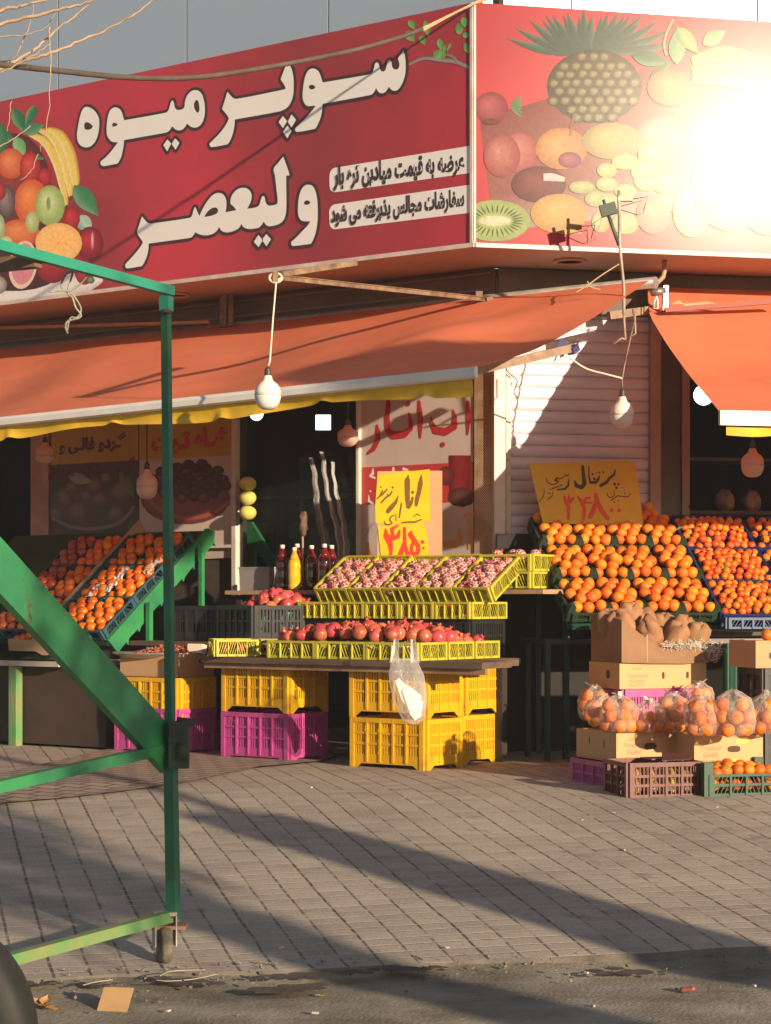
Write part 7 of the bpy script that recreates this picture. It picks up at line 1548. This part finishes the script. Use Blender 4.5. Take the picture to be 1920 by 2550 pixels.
# ---------------------------------------------------------------- white carrier bag hung at the table front
hb = P(1022, 1800, 11.75)
pbg = thing('carrier_bag', 'clear carrier bag holding folded white bags, hung from the front lime trays', 'bag', Matrix.Translation(hb))
kk = 11.75 / F
prof2 = [(8, 2, -6), (60, 24, 40), (84, 30, 95), (88, 26, 130), (80, 18, 160)]
vs = []; nn = 24
for wx, dy, zz in [(6, 4, -4), (26, 16, 6), (40, 24, 45), (45, 26, 90), (44, 22, 120), (34, 14, 150), (26, 8, 160)]:
    for k in range(nn):
        a = 2 * math.pi * k / nn; sh = -10 + zz * -0.04
        vs.append(Vector(((wx * math.cos(a) + sh + 12 * (1 - zz / 160) * 1.5) * kk, (dy * math.sin(a)) * kk * (1 + 0.25 * math.sin(5 * a + zz)), zz * kk)))
mb = MB(); mb.add(vs, [(j*nn+k, j*nn+(k+1) % nn, (j+1)*nn+(k+1) % nn, (j+1)*nn+k) for j in range(6) for k in range(nn)], True)
mb.obj('film', film('carrier film', (0.82, 0.80, 0.78), 0.78, 0.14, 0.3, 0.8, 18), pbg)
for s in (-1, 1):
    mb = MB(); mb.grid(lambda u, v: Vector(((-14 + s * 26 * (1 - 0.2 * v) + (u - .5) * (24 - 12 * v) ) * kk, (4 + 5 * math.sin(u * 5)) * kk + 0.02 * v, (150 + 58 * v) * kk)), 4, 8); mb.obj('handle', film('carrier handle film', (0.80, 0.76, 0.74), 0.45, 0.14, 0.3, 0.5, 18), pbg)
mb = MB()
for k, (x0, x1, z0, z1, y) in enumerate(((-34, 22, 10, 98, 8), (-38, 6, 40, 108, 0), (-20, 26, 6, 84, -6))):
    c = [(x0, z1 - 5), (x0 + 8, z1 + 4), (x1 - 20, z1 - 10), (x1 + 6, z1 - 32), (x1, z0 + 10), (x1 - 14, z0), (x1 - 26, z0 + 14)]
    mb.poly([Vector((a * kk, y * kk, b * kk)) for a, b in c], 0.012, Vector((0, -1, 0)))
mb.obj('folded_bags', mat('bright white film', (0.82, 0.81, 0.80), 0.3, 0.06, 20, bump=0.2, bscale=14), pbg, recalc=True)

# ---------------------------------------------------------------- litter on the road
mb = MB(); mb.box(-0.047, 0.047, -0.06, 0.06, 0.0, 0.005)
mb.grid(lambda u, v: Vector((-0.047 + 0.094 * u, -0.06 - 0.010 * v, 0.006 - 0.02 * v + 0.004 * math.sin(u * 17))), 10, 2)
o = mb.obj('cardboard_scrap', mat('tan cardboard', (0.48, 0.29, 0.13), 0.8, 0.15, 8)); o.matrix_world = Matrix.Translation(P(286, 2497, 6.40) + Vector((0, 0, 0.0))) @ Matrix.Rotation(R(-8), 4, 'Z') @ Matrix.Rotation(R(35), 4, 'X'); tag(o, 'square tan cardboard scrap propped on the road at lower left', 'cardboard')
def leafy(px, py, D, s, col, lab, cat, name, n=3):
    rr = random.Random(int(px)); mb = MB(); c = P(px, py, D); c.z = -0.012
    for k in range(n):
        a = rr.random() * 6; d = Vector((math.cos(a), math.sin(a) * 0.8, 0)); q = Vector((-d.y, d.x, 0))
        mb.grid(lambda u, v: c + d * s * (v * 1.0 - 0.1) + q * s * 0.35 * (u - .5) * math.sin(math.pi * min(v + .12, 1)) * 2 + UP * (0.006 + 0.25 * s * abs(u - .5) + 0.25 * s * v * (k % 2) + 0.003 * k), 4, 6)
    tag(mb.obj(name, mat(name + ' colour', col, 0.7, 0.4, 20)), lab, cat)
leafy(110, 2505, 6.42, 0.07, (0.52, 0.27, 0.10), 'dry orange brown leaf on the road beside the cardboard scrap', 'leaf', 'dry_leaf', 4)
leafy(207, 2108, 9.3, 0.055, (0.45, 0.47, 0.52), 'pale torn paper on the shaded pavers behind the cart rail', 'litter', 'paper_litter', 2)
leafy(805, 2476, 6.62, 0.028, (0.42, 0.50, 0.08), 'small yellow green leaf on the road', 'leaf', 'green_leaf', 2)
leafy(1030, 2355, 7.45, 0.03, (0.46, 0.36, 0.28), 'small beige paper bit near the pavement edge', 'litter', 'paper_bit', 2)
mb = MB(); c = P(1712, 2466, 6.68); c.z = 0.004
mb.lathe([(0.0, -0.025), (0.014, -0.024), (0.017, -0.012), (0.011, 0.0), (0.017, 0.014), (0.012, 0.026), (0.0, 0.025)], 14, Matrix.Translation(c) @ Matrix.Rotation(R(80), 4, 'Y') @ Matrix.Rotation(R(12), 4, 'X'), lambda v, a: Vector((v.x * 0.6, v.y * 0.8, v.z)))
tag(mb.obj('crushed_can', mat('red crushed can', (0.30, 0.09, 0.06), 0.4, 0.4, 30)), 'small crushed reddish can lying on the road at the right', 'can')
mb = MB()
for k in range(260):
    x = rnd.uniform(-1.6, 1.7); t = abs(rnd.gauss(0, 0.28)); p_ = E0 + eR * x + nR * (t - 0.12); s = rnd.uniform(0.0015, 0.005); p_.z = 0.012 if t < 0.12 else 0.002
    M_ = Matrix.Translation(p_) @ Matrix.Rotation(rnd.random() * 6, 4, 'Z') @ Matrix.Rotation(rnd.random(), 4, 'X') @ Matrix.Diagonal((s * rnd.uniform(.8, 1.8), s, s * 0.6, 1))
    mb.box(-1, 1, -1, 1, -1, 1, M_)
tag(mb.obj('gutter_grit', mat('grit and crumbs', (0.26, 0.22, 0.17), 0.9, 0.6, 60)), 'grit and crumbs of rubble along the pavement edge', 'grit', kind='stuff')
mb = MB()
for px, py in ((1528, 2032), (1556, 2125), (1450, 2050), (1460, 2425), (1478, 2507), (1878, 2457), (1115, 2370), (775, 1968), (700, 2370), (985, 2130), (785, 2525), (40, 2240), (55, 2390), (420, 2520), (1785, 2018)):
    D = 7.0
    for _ in range(40): D = F * (CZ - ground_z(0, D)) / (py - HY)
    c = P(px, py, D); c.z = ground_z(0, D) + 0.016 + (0 if py < 2390 else -0.012)
    mb.box(-1, 1, -1, 1, -1, 1, Matrix.Translation(c) @ Matrix.Rotation(rnd.random() * 6, 4, 'Z') @ Matrix.Diagonal((rnd.uniform(.005, .010), rnd.uniform(.003, .006), 0.003, 1)))
tag(mb.obj('pale_crumbs', mat('pale litter', (0.50, 0.43, 0.37), 0.7)), 'scattered pale crumbs of litter on pavers and road', 'litter', kind='stuff')
mb = MB(); T2 = lambda x, y: P(x * 0.3842, 1800 + y * 0.3842, 7.0)
for q in ([(1040, 1640), (1090, 1615), (1200, 1604), (1330, 1602)], [(1010, 1668), (1080, 1674), (1180, 1670)], [(1190, 1668), (1290, 1655), (1420, 1625)], [(540, 1700), (620, 1680), (730, 1665)]):
    pts = []
    for x, y in q:
        D = 7.0; p_ = P(x * 0.3842, 1800 + y * 0.3842, F * (CZ - 0.03) / (1800 + y * 0.3842 - HY)); pts.append(p_)
    mb.tube(sp(pts), 0.0017, 5)
tag(mb.obj('dry_stalks', mat('straw stalk', (0.42, 0.34, 0.24), 0.8)), 'dry straw stalks lying along the pavement edge by the caster', 'stalks', kind='stuff')

plG = Plane(Vector((0, 0, 0.0)), Vector((1, 0, 0)), Vector((0, 1, 0)))
def soil(lst, name, label, z):
    out = []
    for st_ in lst:
        q = []
        for px, py, r_ in st_:
            p_ = P(px, py, F * (CZ - z) / (py - HY)); q.append((p_.x, p_.y, r_))
        for (x0, y0, r0), (x1, y1, r1) in zip(q[:-1], q[1:]):
            for k in range(14):
                t = k / 14; out.append([(x0 + (x1 - x0) * t + rnd.gauss(0, 0.02), y0 + (y1 - y0) * t + rnd.gauss(0, 0.022), max(0.004, (r0 + (r1 - r0) * t) * rnd.uniform(0.2, 1.2)))])
    V, Fc = sdf_mesh(strokes=out, res=0.006); mb = MB(); mb.add([Vector((u, v, z + 0.003 * noise.noise(Vector((u * 20, v * 20, 0))))) for u, v in V], Fc)
    tag(mb.obj(name, mat('dark damp soil', (0.10, 0.08, 0.06), 0.95, 0.5, 14, bump=0.6, bscale=50)), label, 'soil', kind='stuff')
soil([[(640, 2432, .02), (800, 2428, .05), (960, 2412, .05), (1110, 2408, .02)], [(380, 2432, .01), (470, 2442, .04), (560, 2452, .02)]], 'soil_patch', 'dark damp soil along the pavement edge in the middle', 0.010)
soil([[(640, 2470, .03), (720, 2462, .06), (800, 2452, .02)], [(1480, 2425, .01), (1570, 2418, .035), (1640, 2420, .01)], [(0, 2440, .03), (200, 2452, .025), (330, 2450, .01)]], 'soil_patch', 'smaller dark damp soil stains in the gutter', 0.006)
# ================================================================== inside the shop
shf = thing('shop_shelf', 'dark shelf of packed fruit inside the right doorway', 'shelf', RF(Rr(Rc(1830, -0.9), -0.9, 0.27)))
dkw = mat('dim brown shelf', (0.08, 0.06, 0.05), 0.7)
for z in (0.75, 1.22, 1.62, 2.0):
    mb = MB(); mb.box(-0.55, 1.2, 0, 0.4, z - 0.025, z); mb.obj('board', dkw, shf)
for x in (-0.5, 1.15):
    mb = MB(); mb.box(x - 0.02, x + 0.02, 0.05, 0.35, 0, 2.3); mb.obj('upright', dkw, shf)
pkm = mat('salmon wrapped fruit', (0.40, 0.20, 0.13), 0.5, 0.5, 14, objvar=0.3)
PK = []
for s in range(3):
    mb = MB(); mb.lathe([(0.0, 0.0), (0.06, 0.0), (0.085, 0.04), (0.09, 0.10), (0.07, 0.15), (0.03, 0.18), (0.0, 0.185)], 16, None, lambda v, a: v * (1 + 0.09 * math.sin(3 * a + s) + 0.05 * math.sin(8 * a + v.z * 60 + s))); PK.append(mb.mesh('wrapped fruit', pkm))
for lv, z in enumerate((1.22, 1.62)):
    for k in range(7):
        if lv == 1 and k in (1, 4, 5): continue
        o = bpy.data.objects.new('wrapped_fruit', PK[(k + lv) % 3]); COL.objects.link(o); o.matrix_world = shf.matrix_world @ Matrix.Translation((-0.42 + 0.2 * k, 0.14, z + 0.001)) @ Matrix.Rotation(k * 1.3, 4, 'Z') @ Matrix.Scale(1.0 if lv == 0 else 0.8, 4); tag(o, f'dim salmon wrapped bundle of fruit on the {("lower", "upper")[lv]} shelf inside the right doorway', 'package', f'wrapped bundles on the {("lower", "upper")[lv]} inner shelf')
for k, px in enumerate((1690, 1790, 1890)):
    put('crate', BLACKC, RF(Rp(px, 1345, -0.15) , rot=3) @ Matrix.Diagonal((0.75, 0.8, 0.5, 1)), f'{("left", "middle", "right")[k]} dark crate behind the top tangerine trays in the doorway', 'crate', 'dark crates in the doorway')
mb = MB(); mb.grid(lambda u, v: Rp(1655 + 100 * u, 1302 + 16 * v + 5 * math.sin(u * 9), 0.22 + 0.08 * v), 16, 4)
tag(mb.obj('crumpled_paper', mat('crumpled brown paper', (0.42, 0.30, 0.2), 0.8)), 'crumpled brown paper on top of the left tangerine tray', 'paper')
shl = thing('shop_shelf', 'dim shelf with green goods deep inside the left window', 'shelf', LF(L(La(740, -1.3), -1.3, 0.27)))
for z in (0.9, 1.35, 1.8):
    mb = MB(); mb.box(-1.0, 1.0, 0, 0.35, z - 0.025, z); mb.obj('board', dkw, shl)
for x in (-0.95, 0.0, 0.95):
    mb = MB(); mb.box(x - 0.02, x + 0.02, 0.05, 0.3, 0, 2.1); mb.obj('upright', dkw, shl)
gpk = mat('dark green packets', (0.06, 0.10, 0.03), 0.5, 0.5, 9, objvar=0.3)
bx0 = MB(); bx0.box(-0.07, 0.07, 0, 0.12, 0, 0.22); bx0.box(-0.06, 0.06, 0.04, 0.08, 0.22, 0.25); PKT = bx0.mesh('packet', gpk)
for k in range(10):
    o = bpy.data.objects.new('packet', PKT); COL.objects.link(o); o.matrix_world = shl.matrix_world @ Matrix.Translation((-0.86 + 0.19 * k, 0.1, (1.35 if k % 3 else 0.9) + 0.001)) @ Matrix.Rotation(rnd.uniform(-.2, .2), 4, 'Z'); tag(o, 'dim dark green packet on the shelf deep inside the left window', 'packet', 'packets on the inner shelf')
# thin loose wires on the shutter
mb = MB(); Wp = lambda x, y: Rp(1280 + x * 0.3842, 600 + y * 0.3842, 0.03)
mb.tube(sp([Wp(-60, 780), Wp(-40, 850), Wp(20, 905), Wp(0, 980), Wp(25, 1020)]), 0.004, 5); mb.tube(sp([Wp(430, 650), Wp(380, 690), Wp(320, 720), Wp(300, 760)]), 0.005, 5)
tag(mb.obj('loose_wire', mat('dark wire', (0.12, 0.08, 0.07), 0.6)), 'thin dark wires dangling over the sunlit part of the shutter', 'wire')
print('FRUIT', COUNT)
# ================================================================== haze volume added to imitate veiling lens glare
hm = bpy.data.materials.new('glare veil air'); hm.use_nodes = True; N = hm.node_tree.nodes; N.remove(N['Principled BSDF'])
pv = N.new('ShaderNodeVolumePrincipled'); pv.inputs['Color'].default_value = (0.9, 0.92, 0.95, 1); pv.inputs['Density'].default_value = 0.0016; pv.inputs['Anisotropy'].default_value = 0.0
hm.node_tree.links.new(pv.outputs[0], N['Material Output'].inputs['Volume'])
mb = MB(); mb.box(-260, 260, -260, 260, -1.2, 9.5); hz_ = mb.obj('haze', hm); hz_['kind'] = 'stuff'; hz_['label'] = 'thin haze added to imitate veiling glare'; hz_['category'] = 'haze'
